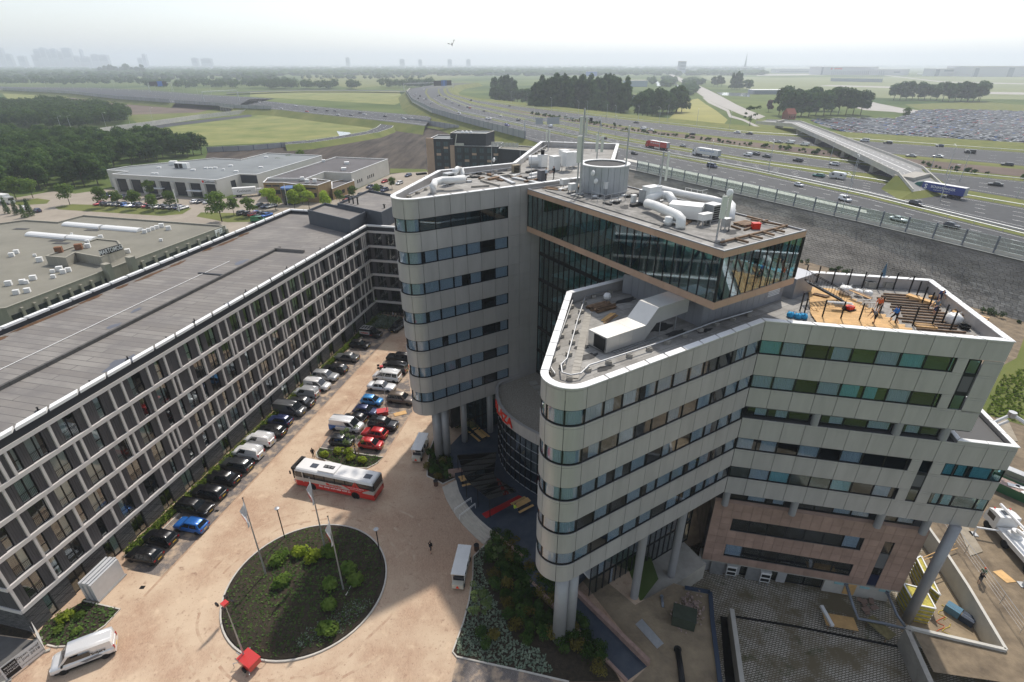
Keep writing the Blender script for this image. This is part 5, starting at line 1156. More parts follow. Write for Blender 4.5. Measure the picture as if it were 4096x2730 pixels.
# fields right of the motorway
field('yellow_field',[ws(465,335),ws(560,318),ws(620,360),ws(700,410),ws(790,480),ws(760,515),ws(300,500),ws(350,460)],mat('buttercup_meadow',(.2,.2,.045),.9,col2=(.30,.27,.07),scale=.02,detail=7),.05)
field('grass_field',[ws(-100,470),ws(100,480),ws(300,500),ws(790,515),ws(900,560),ws(1300,600),ws(1345,640),ws(-100,560)],M_verge,.04)
field('grass_field',[ws(1010,470),ws(1280,520),ws(1345,600),ws(1000,560)],M_grass,.06)
def ribb(name,fn,A,Bq,m,z=.06): return struct(name,MB().ribbon(pts(fn,A,z),pts(fn,Bq,z)),m)
M_lroad = mat('pale_road',(.34,.32,.29),.85,var=.1,scale=.05)
ribb('airport_road',ws,[(330,128),(430,190),(545,265),(640,330),(760,385),(890,440),(1010,480)],[(345,125),(520,195),(640,250),(740,300),(860,365),(960,410),(1080,455)],M_lroad)
ribb('side_path',ws,[(595,310),(640,350),(780,415),(800,460),(900,485),(1085,575)],[(610,308),(660,340),(800,405),(815,445),(925,480),(1060,545)],M_lroad,.08)
ribb('airport_road',wt_,[(320,240),(480,285),(640,295),(780,315),(900,340)],[(430,215),(560,250),(690,275),(800,290),(930,325)],M_lroad)
field('airfield_ground',[ws(560,140),wt_(0,110),wt_(600,105),wt_(1500,105),wt_(1500,230),wt_(600,220),wt_(0,200),ws(700,200)],mat('airfield_grass',(.17,.19,.08),.95,var=.15,scale=.006),.04)
for A,Bq in (([(230,155),(600,165),(760,178)],[(300,150),(620,158),(760,170)]),([(560,95),(900,135),(1500,150)],[(560,92),(900,130),(1500,145)]),([(1000,195),(1500,205)],[(1000,185),(1500,192)]),([(-100,100),(300,96),(700,98)],[(-100,92),(300,88),(700,90)])): ribb('runway',wt_,A,Bq,M_lroad,.1)
field('grass_field',[wt_(700,255),wt_(1110,240),wt_(1500,270),wt_(1500,305),wt_(930,290),wt_(790,285)],M_verge,.06)
for L in ([ws(232,185),ws(255,185),ws(275,220),ws(245,222)],[ws(365,188),ws(380,186),ws(420,225),ws(400,228)],[ws(700,270),ws(960,275),ws(960,305),ws(740,292)],[wp(1200,585),wp(1310,582),wp(1330,608),wp(1210,615)],[wp(840,600),wp(880,602),wp(880,625),wp(850,625)]):
 o = field('canal_water',L,mat('canal_water',(.25,.28,.3),.08),.12)
struct('pond_water',MB().sheet([(p.x,p.y) for p in pts(wq,[(740,1125),(850,1135),(865,1145),(770,1170)])],.06),mat('canal_water',(.25,.28,.3),.08))
lot = [wt_(190,338),wt_(470,332),wt_(650,335),wt_(790,288),wt_(960,285),wt_(1500,300),wt_(1500,470),wt_(800,446),wt_(600,432),wt_(430,422),wt_(250,370)]
field('car_park_ground',lot,mat('car_park_asphalt',(.15,.145,.14),.9,var=.15,scale=.1),.08)
# far buildings
def far_box(name,label,fn,x0,x1,y,h,m,roofm=None,depth=40.0,parts=(),group=None):
 a,b = fn(x0,y),fn(x1,y); d = (b - a); L = d.length; an = math.atan2(d.y,d.x); t = thing(name,label,'building',tuple((a + b) / 2),an,group)
 MB().box(-L / 2,0,0,L / 2,depth,h * .93).build('wall',m,t); MB().box(-L / 2 - .5,-.5,h * .93,L / 2 + .5,depth,h).build('roof',roofm or M_conc2,t)
 for f0,f1,z0,z1,mm,nm in parts: MB().box(-L / 2 + L * f0,-.35,z0 * h,-L / 2 + L * f1,-.05,z1 * h).build(nm,mm,t)
 return t
M_hang = mat('hangar_white',(.55,.56,.57),.6); M_hgd = mat('hangar_door',(.16,.2,.24),.6); M_cty = mat('city_grey',(.36,.39,.43),.8); M_hr = mat('hangar_roof',(.6,.6,.58),.5)
far_box('hangar','long pale hangar with red lettering across the airfield',wt_,245,550,95,36,M_hang,M_hr,120,((.0,.03,0,.9,M_hgd,'hangar_door'),(.16,.19,.66,.84,M_red,'logo'),(.22,.36,.68,.82,M_red,'sign_lettering')))
far_box('hangar','low grey hangar between the two big hangars',wt_,555,720,97,26,M_hang,M_hr,80,((.5,.7,.4,.6,M_hgd,'sign_lettering'),))
far_box('hangar','office and cargo shed left of the biggest hangar',wt_,860,1040,102,30,M_hang,M_hr,80,((.0,.12,0,.9,M_hgd,'hangar_door'),(.25,.55,.6,.85,M_hgd,'sign_lettering')))
hg = far_box('hangar','biggest hangar with gabled end and dark doors at the picture edge',wt_,1060,1500,105,40,M_hang,M_hr,160,((.02,.07,0,.8,M_hgd,'hangar_door'),(.43,.5,0,.85,M_hgd,'hangar_door')))
for k,(x0,x1,y) in enumerate(((620,655,112),(680,710,112),(815,860,112),(905,952,112),(995,1043,112))): far_box('cargo_shed','small cargo shed with bright white roof, number %s from the road' % ('one','two','three','four','five')[k],ws,x0,x1,y,26,mat('shed_wall',(.3,.32,.33),.8),M_white,50)
far_box('terminal','row of low terminal buildings behind parked aircraft',wt_,0,240,85,22,M_hang,M_hr,60,((.1,.9,.3,.5,M_hgd,'window_band'),)); far_box('control_block','dark square tower block at the end of the airport road',ws,413,462,125,62,M_cty,None,40,((.1,.9,.3,.4,M_hgd,'window_band'),(.1,.9,.55,.65,M_hgd,'window_band'),(.1,.9,.8,.9,M_hgd,'window_band')))
sh = far_box('market_hall','open sided hall with a long white roof and skylights',ws,985,1345,285,7.5,mat('hall_posts',(.3,.32,.34),.8),M_white,26,((.02,.98,.1,.7,M_hgd,'open_bay'),)); far_box('greenhouse','blue grey warehouse behind the poplars',wc,1075,1260,745,14,mat('warehouse_blue',(.33,.4,.45),.7),None,40); far_box('warehouse','blue warehouse far behind the poplar tops',wc,740,830,655,20,mat('road_sign_blue',(.02,.12,.42),.5),None,30)
far_box('office_block','grey office half hidden between poplars and copse',wc,1085,1160,900,12,mat('warehouse_blue',(.33,.4,.45),.7),M_roofd,20,((.1,.9,.4,.7,M_hgd,'window_band'),))
bl = thing('blast_fence','tall blast fence of thin posts on the airfield','fence',tuple(wt_(440,133)),world=True); a,b = wt_(300,130),wt_(578,135)
wall_between(a,b,0,9,0,9,1).build('screen',M_cty,bl)
for k in range(26): p = a.lerp(b,k / 25); MB().tube([p,p + Vector((0,6,30))],.6,4).build('post',M_cty,bl)
sp_ = thing('church_spire','thin distant church spire above the woods','tower',tuple(ws(916,108))); MB().lathe([(9,0),(8,40),(7,42),(0.3,118)],(0,0,0),8).build('spire',M_cty,sp_)
# skyline
CT = 6800.0
def sky_box(x,w_,top,label,y=CT):
 a = wp(x,545 if 0 else 545.6); u = (0 + x * .4675 - 2048) / FPX; X = u * y * math.cos(PITCH) / 1.0
 k = y / (FPX * math.cos(PITCH) + (1365 - 250) * math.sin(PITCH)); X = (x * .4675 - 2048) * k; Wd = w_ * .4675 * k; Hh = CAMZ + (545 - top) * .4675 * k
 t = thing('tower_block',label,'building',(X + Wd / 2,y,0),0,'hazy city skyline'); MB().box(-Wd / 2,0,0,Wd / 2,40,Hh).build('wall',M_cty,t); MB().box(-Wd * .3,8,Hh,Wd * .25,30,Hh + 6).build('roof_room',M_cty,t)
 MB().box(-Wd * .42,-.6,Hh * .55,Wd * .42,-.1,Hh * .92).build('window_band',M_hgd,t)
for i,(x,w_,top,s) in enumerate(((-60,40,450,'at the very edge'),(5,45,428,'leaning leftmost'),(62,45,475,'low beside the leftmost tower'),(160,60,490,'squat with a bright front'),(285,55,480,'low left of the cluster'),(315,55,440,'wide left of the cluster'),(370,45,428,'tallest left of the cluster'),(425,30,445,'slim in the cluster'),(460,45,435,'paired in the cluster'),(515,40,458,'low in the cluster'),(557,70,430,'broad right of the cluster'),(640,40,490,'low right of the cluster'),(705,14,440,'thin mast like'),(690,90,495,'long and low'),(790,60,478,'flat left of two'),(855,75,482,'flat right of two'),(1227,28,476,'lone dark'),(1180,40,505,'low beside the lone dark one'),(1640,50,505,'far low'),(1720,90,508,'long low far'))):
 sky_box(x,w_,top,'hazy far-off tower block %s on the left skyline' % s)
wq_sky = ((820,30,502,'small square'),(1280,40,515,'faint low'),(1440,30,517,'fainter low'),(1690,36,516,'faint twin'),(1850,36,515,'faint lone'))
for x,w_,top,s in wq_sky: sky_box(2139 + x,w_,top,'pale far-off block, %s, above the middle woods' % s)
# ================================================================ vehicles
M_tyre = mat('tyre_rubber',(.015,.015,.016),.85); M_rim = mat('alloy_rim',(.45,.46,.47),.35,.8); M_cgl = mat('car_glass',(.012,.016,.02),.05,spec=.8); M_trim = mat('black_trim',(.012,.012,.012),.6)
M_head = mat('headlight',(.75,.77,.8),.1,spec=.8); M_tail = mat('tail_light',(.3,.01,.01),.25); M_plate = mat('yellow_plate',(.65,.42,.03),.5); M_defp = paint('paint_default',(.02,.02,.022))
PAINT = {k: paint('paint_' + k,c) for k,c in dict(black=(.006,.006,.008),charcoal=(.03,.032,.036),grey=(.10,.105,.11),silver=(.38,.39,.4),white=(.72,.72,.72),blue=(.015,.12,.42),navy=(.015,.025,.085),red=(.42,.012,.012),skyblue=(.05,.25,.55),green=(.02,.16,.06),bronze=(.14,.11,.085),cream=(.55,.5,.38),teal=(.01,.16,.14),violet=(.09,.09,.28)).items()}
SPEC = dict(  # length, width, height, rear base, roof rear, roof front, screen base (fractions from the tail), deck rear, hood, belt (fractions of height), rear side windows
 hatch=(3.95,1.70,1.48,.02,.13,.56,.75,.62,.60,.60,2),small=(3.5,1.62,1.48,.02,.12,.58,.80,.62,.62,.6,2),wagon=(4.75,1.83,1.47,.015,.10,.60,.73,.62,.61,.6,3),sedan=(4.75,1.83,1.44,.15,.29,.57,.71,.66,.61,.6,2),
 suv=(4.6,1.86,1.68,.015,.09,.59,.74,.6,.62,.6,3),cargo=(4.4,1.8,1.84,.01,.025,.62,.80,.6,.56,.55,0),van=(5.0,1.95,1.98,.01,.02,.70,.86,.58,.55,.54,0),minibus=(5.0,1.95,1.96,.01,.03,.70,.86,.58,.55,.54,3))
CM = {}
def car_parts(kind):
 if kind in CM: return CM[kind]
 L,Wd,H,rb_,rr,rf,sb_,dk,hd,bl_,nside = SPEC[kind]; hw = Wd / 2; X = lambda f: -L / 2 + f * L
 st = sorted(set([0,.015,.06,rb_,rr,.2,.35,.5,rf,sb_,.84,.92,.975,1.0])); mb = MB(); ringn = []
 for f in st:
  t = 0.90 if f in (0,1.0) else (.95 if f < .03 or f > .96 else 1.0); zt = (dk if f <= rb_ + .001 else bl_) * H
  if f > sb_: k = (f - sb_) / (1 - sb_); zt = (bl_ + (hd - bl_) * min(1,k * 1.2) - .10 * k * k) * H
  if f == 0: zt *= .92
  if f >= .999: zt *= .86
  z0 = .19 if .05 < f < .95 else .27; w_ = hw * t
  ringn.append([(X(f),-w_ * .93,z0),(X(f),-w_,z0 + .18),(X(f),-w_,zt * .72),(X(f),-w_ * .955,zt),(X(f),-w_ * .5,zt + .035),(X(f),w_ * .5,zt + .035),(X(f),w_ * .955,zt),(X(f),w_,zt * .72),(X(f),w_,z0 + .18),(X(f),w_ * .93,z0)])
 for rg in ringn: mb.v += rg
 for i in range(len(st) - 1):
  for j in range(10): a = i * 10; k = (j + 1) % 10; mb.f.append((a + j,a + k,a + 10 + k,a + 10 + j)); mb.m.append(1 if j in (9,0) or j == 8 else 0)
 mb.f += [tuple(range(9,-1,-1)),tuple((len(st) - 1) * 10 + j for j in range(10))]; mb.m += [0,0]
 # cabin shell
 zb,ztp = bl_ * H - .02,H; wb,wt2 = hw * .945,hw * (.70 if kind not in ('van','minibus','cargo') else .86)
 cab = [(X(rb_ + .005),wb,zb),(X(rr),wt2,ztp - .05),(X((rr + rf) / 2),wt2,ztp),(X(rf),wt2,ztp - .03),(X(sb_),wb,zb)]
 o = len(mb.v)
 for x,w_,z in cab: mb.v += [(x,-w_,z),(x,-w_ * .5,z + (.03 if z > zb else .01)),(x,w_ * .5,z + (.03 if z > zb else .01)),(x,w_,z)]
 for i in range(4):
  for j in range(3): mb.f.append((o + i * 4 + j,o + i * 4 + j + 1,o + i * 4 + 4 + j + 1,o + i * 4 + 4 + j)); mb.m.append(0)
 for s in (0,3): q = [o + i * 4 + s for i in range(5)]; mb.f.append(tuple(q if s else reversed(q))); mb.m.append(0)
 body = mb.mesh('car_body',[M_defp,M_trim],True)
 for p in body.polygons: p.use_smooth = p.area < .9
 parts = [('body',body,(0,0,0),[])]
 def V3(x,y,z): return Vector((x,y,z))
 def pane(name,q,off):
  n_ = (q[1] - q[0]).cross(q[2] - q[0]).normalized(); n_ = n_ if n_.dot(off) > 0 else -n_; v = [p + n_ * .012 for p in q]; parts.append((name,MB().add(v,[(0,1,2,3)]).mesh(name,M_cgl),(0,0,0),[]))
 def mixp(a,b,f): return a + (b - a) * f
 R1,R2 = V3(X(rf),-wt2,ztp - .03),V3(X(rf),wt2,ztp - .03); S1,S2 = V3(X(sb_),-wb,zb),V3(X(sb_),wb,zb)
 pane('windscreen',[mixp(R1,S1,.06) + V3(0,.06,.02),mixp(R2,S2,.06) + V3(0,-.06,.02),mixp(R2,S2,.93) + V3(0,-.08,.012),mixp(R1,S1,.93) + V3(0,.08,.012)],V3(1,0,1))
 R1,R2 = V3(X(rr),-wt2,ztp - .05),V3(X(rr),wt2,ztp - .05); S1,S2 = V3(X(rb_ + .005),-wb,zb),V3(X(rb_ + .005),wb,zb)
 if kind != 'van' and kind != 'cargo': pane('rear_window',[mixp(R1,S1,.1) + V3(0,.08,.01),mixp(R2,S2,.1) + V3(0,-.08,.01),mixp(R2,S2,.8) + V3(0,-.1,.01),mixp(R1,S1,.8) + V3(0,.1,.01)],V3(-1,0,.6))
 for s in (-1,1):
  def sp(f,h):
   xl = X(rb_ + .005) + (X(rr) - X(rb_ + .005)) * h; xh = X(sb_) + (X(rf) - X(sb_)) * h; return V3(xl + (xh - xl) * f,s * (wb + (wt2 - wb) * h),zb + (ztp - .05 - zb) * h)
  cuts = {3: [(.04,.28),(.31,.6),(.63,.93)],2: [(.14,.52),(.56,.93)],0: [(.70 if kind == 'van' else .62,.94)]}[nside]
  for a,b in cuts: pane('side_window',[sp(a,.12),sp(b,.12),sp(b if b < .9 else b - .02,.88),sp(a,.88)],V3(0,s,.3))
 r = .31 if kind in ('hatch','small','sedan') else .335
 prof = [(r * .55,-.1),(r * .93,-.1),(r,-.06),(r,.06),(r * .93,.1),(r * .62,.1)]; wm_ = MB().lathe(prof,(0,0,0),14).mesh('wheel',M_tyre,True); rm = MB().lathe([(r * .64,-.06),(r * .64,.075),(r * .5,.095),(.02,.085)],(0,0,0),10).mesh('rim',M_rim)
 am = MB().lathe([(r * 1.16,-.02),(r * 1.16,.02)],(0,0,0),14).mesh('wheel_arch',M_trim)
 for f in (.17,.815):
  for s in (-1,1): parts.append(('wheel',wm_,(X(f),s * (hw - .085),r),[('rim',rm),('wheel_arch',am)]))
 hl = MB().obox((0,0,0),(.2,.34,.15)).mesh('headlight',M_head); tl_ = MB().obox((0,0,0),(.1,.24,.2 if kind not in ('van','cargo') else .4)).mesh('tail_light',M_tail); pl_ = MB().obox((0,0,0),(.03,.5,.11)).mesh('number_plate',M_plate); mr = MB().obox((0,0,0),(.12,.2,.14)).mesh('mirror',M_trim)
 for s in (-1,1): parts.append(('headlight',hl,(L / 2 - .14,s * hw * .68,hd * H * .76),[])); parts.append(('tail_light',tl_,(-L / 2 + .03,s * hw * .76,dk * H * .82),[])); parts.append(('mirror',mr,(X(sb_) - .35,s * (hw + .06),bl_ * H + .06),[]))
 parts += [('number_plate',pl_,(-L / 2 - .005,0,.55),[]),('number_plate',pl_,(L / 2 - .012,0,.42),[])]
 CM[kind] = parts; return parts
def car(kind,loc,rz,color,label,group=None,cat='car',detail=2,name=None,scale=None):
 t = thing(name or {'van': 'parked_van','cargo': 'small_van','minibus': 'minibus'}.get(kind,'car'),label,cat,loc,rz,group)
 if scale: t.scale = scale
 for nm,me,lc,sub in car_parts(kind):
  if detail < 2 and nm in ('mirror','number_plate'): continue
  o = put(nm,me,t,lc)
  if nm == 'body': o.material_slots[0].link = 'OBJECT'; o.material_slots[0].material = PAINT[color]
  if nm == 'wheel':
   s = 1 if lc[1] > 0 else -1; o.rotation_euler = (R(-90) * s,0,0)
   for n2_,m2 in sub:
    if detail == 2 or n2_ == 'rim': put(n2_,m2,o,(0,0,.0 if n2_ == 'rim' else -.005))
 return t
ANL = math.atan2(nL.y,nL.x); LEFT,RIGHT = ANL + math.pi,ANL
grpL,grpM = 'cars parked along the hedge','cars parked in the middle of the courtyard'
left_row = [('hatch',333,1277,LEFT,'black','black hatchback parked nearest the stack of plasterboards'),('hatch',369,1237,LEFT,'black','black hatchback, second from the stack of plasterboards'),('hatch',440,1208,LEFT,'blue','bright blue old hatchback parked by the hedge'),
 ('wagon',447,1166,RIGHT,'black','black estate car with chrome roof bars, nose towards the courtyard'),('wagon',479,1132,LEFT,'black','navy black estate car with glass roof beside the hedge'),('sedan',512,1099,LEFT,'black','black saloon parked between two dark estate cars'),('wagon',543,1069,LEFT,'charcoal','charcoal estate car next to the first white small van'),
 ('cargo',571,1042,LEFT,'white','white small van with faint red lettering, by the hedge'),('cargo',597,1013,LEFT,'white','white small van with black roof rails, by the hedge'),('wagon',622,991,LEFT,'black','black estate car between a white van and a blue hatchback'),('hatch',643,968,LEFT,'navy','deep blue hatchback parked before the grey van'),
 ('van',667,943,RIGHT,'grey','dark grey panel van, nose towards the courtyard'),('sedan',690,925,LEFT,'charcoal','dark saloon squeezed behind the grey panel van'),('cargo',704,905,LEFT,'silver','silver grey small van with two rear doors'),('cargo',730,887,RIGHT,'white','white small van with STREAM lettering'),
 ('suv',748,866,RIGHT,'silver','silver off-roader parked behind the lettered white van'),('wagon',769,849,LEFT,'black','black car between the silver off-roader and a grey saloon'),('sedan',797,822,LEFT,'grey','grey saloon with a shiny rear window, by the hedge'),('hatch',827,793,RIGHT,'black','black family car parked before the ladder van'),('suv',915,752,R(245),'black','black car half hidden behind the round tower')]
for k,x,y,a,c,lb in left_row: p = wx(x,y,.5); car(k,(p.x,p.y,.006),a + rnd.uniform(-.03,.03),c,lb,grpL,'van' if k in ('van','cargo') else 'car')
mid_row = [('wagon',917,822,LEFT,'black','dark estate car with roof rails beside the round tower'),('van',906,849,LEFT,'black','black panel van with lettering beside the round tower'),('minibus',890,867,LEFT,'white','white passenger van with open roof hatch'),('sedan',877,889,RIGHT,'white','white saloon with its nose to the tower'),('suv',922,918,RIGHT,'bronze','brown black off-roader beside the tower foot'),
 ('small',855,922,RIGHT,'skyblue','bright blue small car in the middle row'),('hatch',841,946,RIGHT,'navy','dark blue family car beside the red light tower'),('hatch',815,963,LEFT,'black','black hatchback behind the white and blue van'),('suv',881,976,RIGHT,'black','black off-roader next to the red hatchbacks'),('hatch',861,997,LEFT,'red','red hatchback seen from its tail'),('small',786,1015,RIGHT,'charcoal','dark green small car behind the young tree'),('small',853,1022,RIGHT,'red','red small car with sunroof nearest the planted bed')]
for k,x,y,a,c,lb in mid_row: p = wx(x,y,.5); car(k,(p.x,p.y,.006),a + rnd.uniform(-.03,.03),c,lb,grpM,'van' if k in ('van','minibus') else 'car')
def van_text(t,s,x,z,size,m,side,hw,flip=1,**k):
 """lettering on a vehicle's flank; side -1 is its right hand"""
 d = Vector((1,0,0)) if side < 0 else Vector((-1,0,0)); return text(s,size,m,t,frame_m((x,side * (hw + .012),z),d),'lettering',.004,**k)
M_ltr = mat('black_letter',(.015,.015,.016),.5); M_ltw = mat('white_letter',(.8,.8,.8),.5); M_ltblue = mat('blue_letter',(.02,.15,.45),.5)
by = {o['label']: o for o in bpy.data.objects if o.get('label')}
van_text(by['white small van with STREAM lettering'],'STREAM',-.75,1.18,.38,M_ltr,-1,.9,bold=.01)
van_text(by['white small van with faint red lettering, by the hedge'],'Jeko',-.9,1.05,.4,M_red,-1,.9,shear=.3)
# signwritten vans
p = wx(853,768,.5); rv = car('cargo',(p.x,p.y,.006),RIGHT,'black','black and white van with red lettering and a ladder rack',grpL,'van')
MB().box(-2.15,-.905,.75,.1,-.9,1.45).build('side_graphic',PAINT['white'],rv); van_text(rv,'ruitem',-1.0,1.1,.62,M_red,-1,.9,bold=.015); van_text(rv,'per',.35,.72,.42,M_red,-1,.9)
lm = MB(); [lm.box(x - .03,-.75,1.9,x + .03,.75,1.95) for x in (-1.9,-1.3,-.7,-.1)]; lm.box(-2.0,-.78,1.88,.1,-.72,1.96).box(-2.0,.72,1.88,.1,.78,1.96); lm.build('ladder_rack',M_whitebox,rv)
p = wx(797,979,.6); hv = car('van',(p.x,p.y,.006),RIGHT,'white','white van with a blue tail and blue lettering',grpM,'van')
MB().add([(-2.52,-.985,.3),(-1.7,-.985,.3),(-1.2,-.985,1.15),(-2.5,-.985,1.15)],[(0,1,2,3)]).build('side_graphic',PAINT['blue'],hv); MB().box(-2.53,-.9,.4,-2.505,.9,1.2).build('tail_graphic',PAINT['blue'],hv); van_text(hv,'HEUVELMAN',-.3,1.1,.3,M_ltblue,-1,.98)
f_,r_ = w5(470,1530),w5(985,1330); d = (f_ - r_); an = math.atan2(d.y,d.x); q = Vector((-d.y,d.x,0)).normalized(); c = (f_ + r_) / 2 - q * (-.95) * (1 if q.y > 0 else -1)
sv = car('van',(c.x,c.y,.006),an,'white','white van with Snijers lettering and dark side windows at the picture corner',None,'van')
sd_ = 1 if (Vector((-math.sin(an),math.cos(an),0)).y < 0) else -1
van_text(sv,'Snijers',-1.35,1.28,.42,M_ltr,sd_,.975,bold=.012)
MB().box(-.75,sd_ * .99 - .004,1.2,.75,sd_ * .99 + .004,1.72).build('side_window',M_cgl,sv); MB().box(-2.35,sd_ * .985 - .003,.35,2.2,sd_ * .985 + .003,.52).build('rubbing_strip',M_trim,sv); MB().add([(-1.6,sd_ * .99,.75),(-.2,sd_ * .99,.6),(.2,sd_ * .99,.85),(-1.2,sd_ * .99,1.0)],[(0,1,2,3)]).build('side_graphic',mat('graphic_grey',(.2,.2,.21),.5),sv)
# bus
bus = thing('coach','white and red shuttle bus with a red star and lettering','bus',(-22.93,54.22,0),math.atan2(3.12,-11.39))
M_bw = paint('bus_white',(.74,.73,.71),0,.35); M_br = paint('bus_red',(.55,.02,.015),0,.35); M_bs = paint('bus_silver',(.5,.47,.43),.2,.35); bl2,bw = 5.9,1.27
def hull(z0,z1,m,nm,ins0=0,ins1=0,fx=0.0):
 mb = MB(); pr = [(-bl2,bw),(-bl2 + .12,bw),(bl2 - .45,bw),(bl2 - .12,bw - .18),(bl2,bw - .5)]
 def rg(i): return [(x - (i if x > 0 else -i),y - i) for x,y in pr] + [(x - (i if x > 0 else -i),-(y - i)) for x,y in reversed(pr)]
 a,b = rg(ins0),rg(ins1); n = len(a); mb.v = [(x,y,z0) for x,y in a] + [(x,y,z1) for x,y in b]
 for i in range(n): mb.f.append((i,n + i,n + (i + 1) % n,(i + 1) % n)); mb.m.append(0)
 mb.f += [tuple(range(n)),tuple(range(2 * n - 1,n - 1,-1))]; mb.m += [0,0]; return mb.build(nm,m,bus)
hull(.3,1.15,M_br,'lower_body'); hull(1.15,1.75,M_bs,'side_panel',.005,.005); hull(1.75,2.68,M_cgl,'window_band',.02,.04); hull(2.68,2.95,M_bs if 0 else M_bw,'roof_edge',.01,.12); hull(2.95,3.06,M_bw,'roof',.12,.3)
for s in (-1,1):
 for x in (-3.4,-1.9,-.4,1.1,2.6,4.1): MB().box(x - .03,s * (bw - .01) - .03,1.76,x + .03,s * (bw - .01) + .03,2.68).build('window_pillar',M_trim,bus)
 MB().box(4.25,s * 1.25 - .03,1.0,4.42,s * 1.25 + .035,2.7).build('door_pillar',M_bs,bus)
 for x in (-3.2,3.2): w_ = put('wheel',MB().lathe([(.28,-.14),(.46,-.14),(.5,-.08),(.5,.08),(.46,.14),(.3,.14)],(0,0,0),18).mesh('wheel',M_tyre,True),bus,(x,s * (bw - .12),.5)); w_.rotation_euler = (R(-90) * s,0,0); put('rim',MB().lathe([(.3,-.1),(.3,.1),(.18,.14),(.02,.13)],(0,0,0),12).mesh('rim',M_rim),w_); put('wheel_arch',MB().lathe([(.6,0),(.6,.03)],(0,0,0),16).mesh('wheel_arch',M_trim),w_,(0,0,.11))
MB().box(-.3,-.95,3.05,2.1,.95,3.24).build('cooling_unit',M_bw,bus); MB().box(.2,-.28,3.24,1.7,.28,3.27).build('fan_grille',M_dark,bus)
for x in (.45,.95,1.45): MB().lathe([(.19,0),(.19,.03)],(x,0,3.27),12).build('fan',mat('fan_grey',(.15,.15,.15),.6),bus)
for x in (3.1,-4.7): MB().obox((x,.1,3.08),(.95,.75,.06)).build('roof_hatch',mat('hatch_grey',(.06,.07,.09),.3),bus)
MB().box(-5.95,-1.05,1.7,-5.9,1.05,2.85).build('rear_window',M_cgl,bus); MB().box(5.88,-1.1,1.1,5.93,1.1,2.7).build('windscreen',M_cgl,bus); MB().box(5.3,-1.2,2.7,5.95,1.2,3.06).build('front_cap',M_trim,bus)
for s in (-1,1): MB().box(-5.94,s * 1.1 - .12,.75,-5.89,s * 1.1 + .12,1.1).build('tail_light',M_tail,bus); MB().obox((5.9,s * .95,.8),(.1,.35,.2)).build('headlight',M_head,bus); MB().obox((6.1,s * 1.35,2.3),(.15,.12,.5)).build('mirror',M_trim,bus)
def star(r,m,M,par,nm='star'):
 mb = MB(); v = [(0,0,0)]
 for i in range(10): a = R(90) + i * R(36); k = r if i % 2 == 0 else r * .42; v.append((k * math.cos(a),k * math.sin(a),0))
 mb.add([M @ Vector(p) for p in v],[(0,i + 1,(i + 1) % 10 + 1) for i in range(10)]); return mb.build(nm,m,par)
star(1.75,M_br,frame_m((-3.4,bw + .012,1.5),(-1,0,0)) @ Matrix.Diagonal((1.25,.75,1,1)),bus); star(.32,M_red,frame_m((.75,bw + .015,1.5),(-1,0,0)),bus)
text('corendon',.5,M_red,bus,frame_m((-.35,bw + .014,1.44),(-1,0,0)),'lettering',.003,bold=.012); text('Eat, sleep and relax with us',.42,M_ltw,bus,frame_m((-.2,bw + .012,.93),(-1,0,0)),'lettering',.003,shear=.25,bold=.006)
text('HOTEL SHUTTLE SERVICE',.2,M_ltw,bus,frame_m((-3.4,bw + .02,1.75),(-1,0,0)),'lettering',.003); text('We are on our way to:',.17,M_ltw,bus,frame_m((-3.4,bw + .02,1.5),(-1,0,0)),'lettering',.003)
# electric shuttle carts
def cart(p,rz,label):
 t = thing('shuttle_cart',label,'shuttle cart',p,rz,'white electric shuttle carts'); mc = paint('cart_cream',(.55,.52,.43),0,.4)
 MB().box(-2.3,-.62,.3,2.3,.62,.55).box(1.7,-.6,.55,2.35,.6,1.0).box(-2.35,-.6,.55,-1.75,.6,.95).build('chassis',mc,t)
 r = MB(); r.box(-1.9,-.75,1.95,2.1,.75,2.02)
 for y in (-.5,-.17,.17,.5): r.box(-1.9,y - .03,2.02,2.1,y + .03,2.05)
 r.build('canopy',M_whitebox,t)
 for x in (-1.7,-.5,.7,1.9):
  for s in (-1,1): MB().tube([(x,s * .66,.5),(x,s * .66,1.95)],.025,5).build('canopy_post',M_whitebox,t)
 for x in (-1.3,-.3,.7): MB().box(x - .25,-.58,.55,x + .25,.58,.8).box(x - .32,-.58,.8,x - .24,.58,1.25).build('bench',mat('cart_seat',(.05,.05,.055),.7),t)
 for x in (-1.7,1.6):
  for s in (-1,1): w_ = put('wheel',MB().lathe([(.12,-.08),(.25,-.08),(.27,0),(.25,.08),(.12,.08)],(0,0,0),12).mesh('wheel',M_tyre,True),t,(x,s * .6,.27)); w_.rotation_euler = (R(90),0,0)
 MB().add([(-2.38,-.22,.45),(-2.38,.22,.45),(-2.38,0,.85)],[(0,1,2)]).build('warning_triangle',mat('orange_red',(.75,.06,.02),.5),t)
p,q = w4(1430,1380),w4(1490,1240); d = q - p; cart(tuple((p + q) / 2 + Vector((0,0,.006))),math.atan2(d.y,d.x),'white roofed shuttle cart parked beside the round columns')
p,q = wi(1575,930),wi(1620,735); d = q - p; cart(tuple((p + q) / 2 + Vector((0,0,.006))),math.atan2(d.y,d.x),'white roofed shuttle cart at the foot of the curved steps')
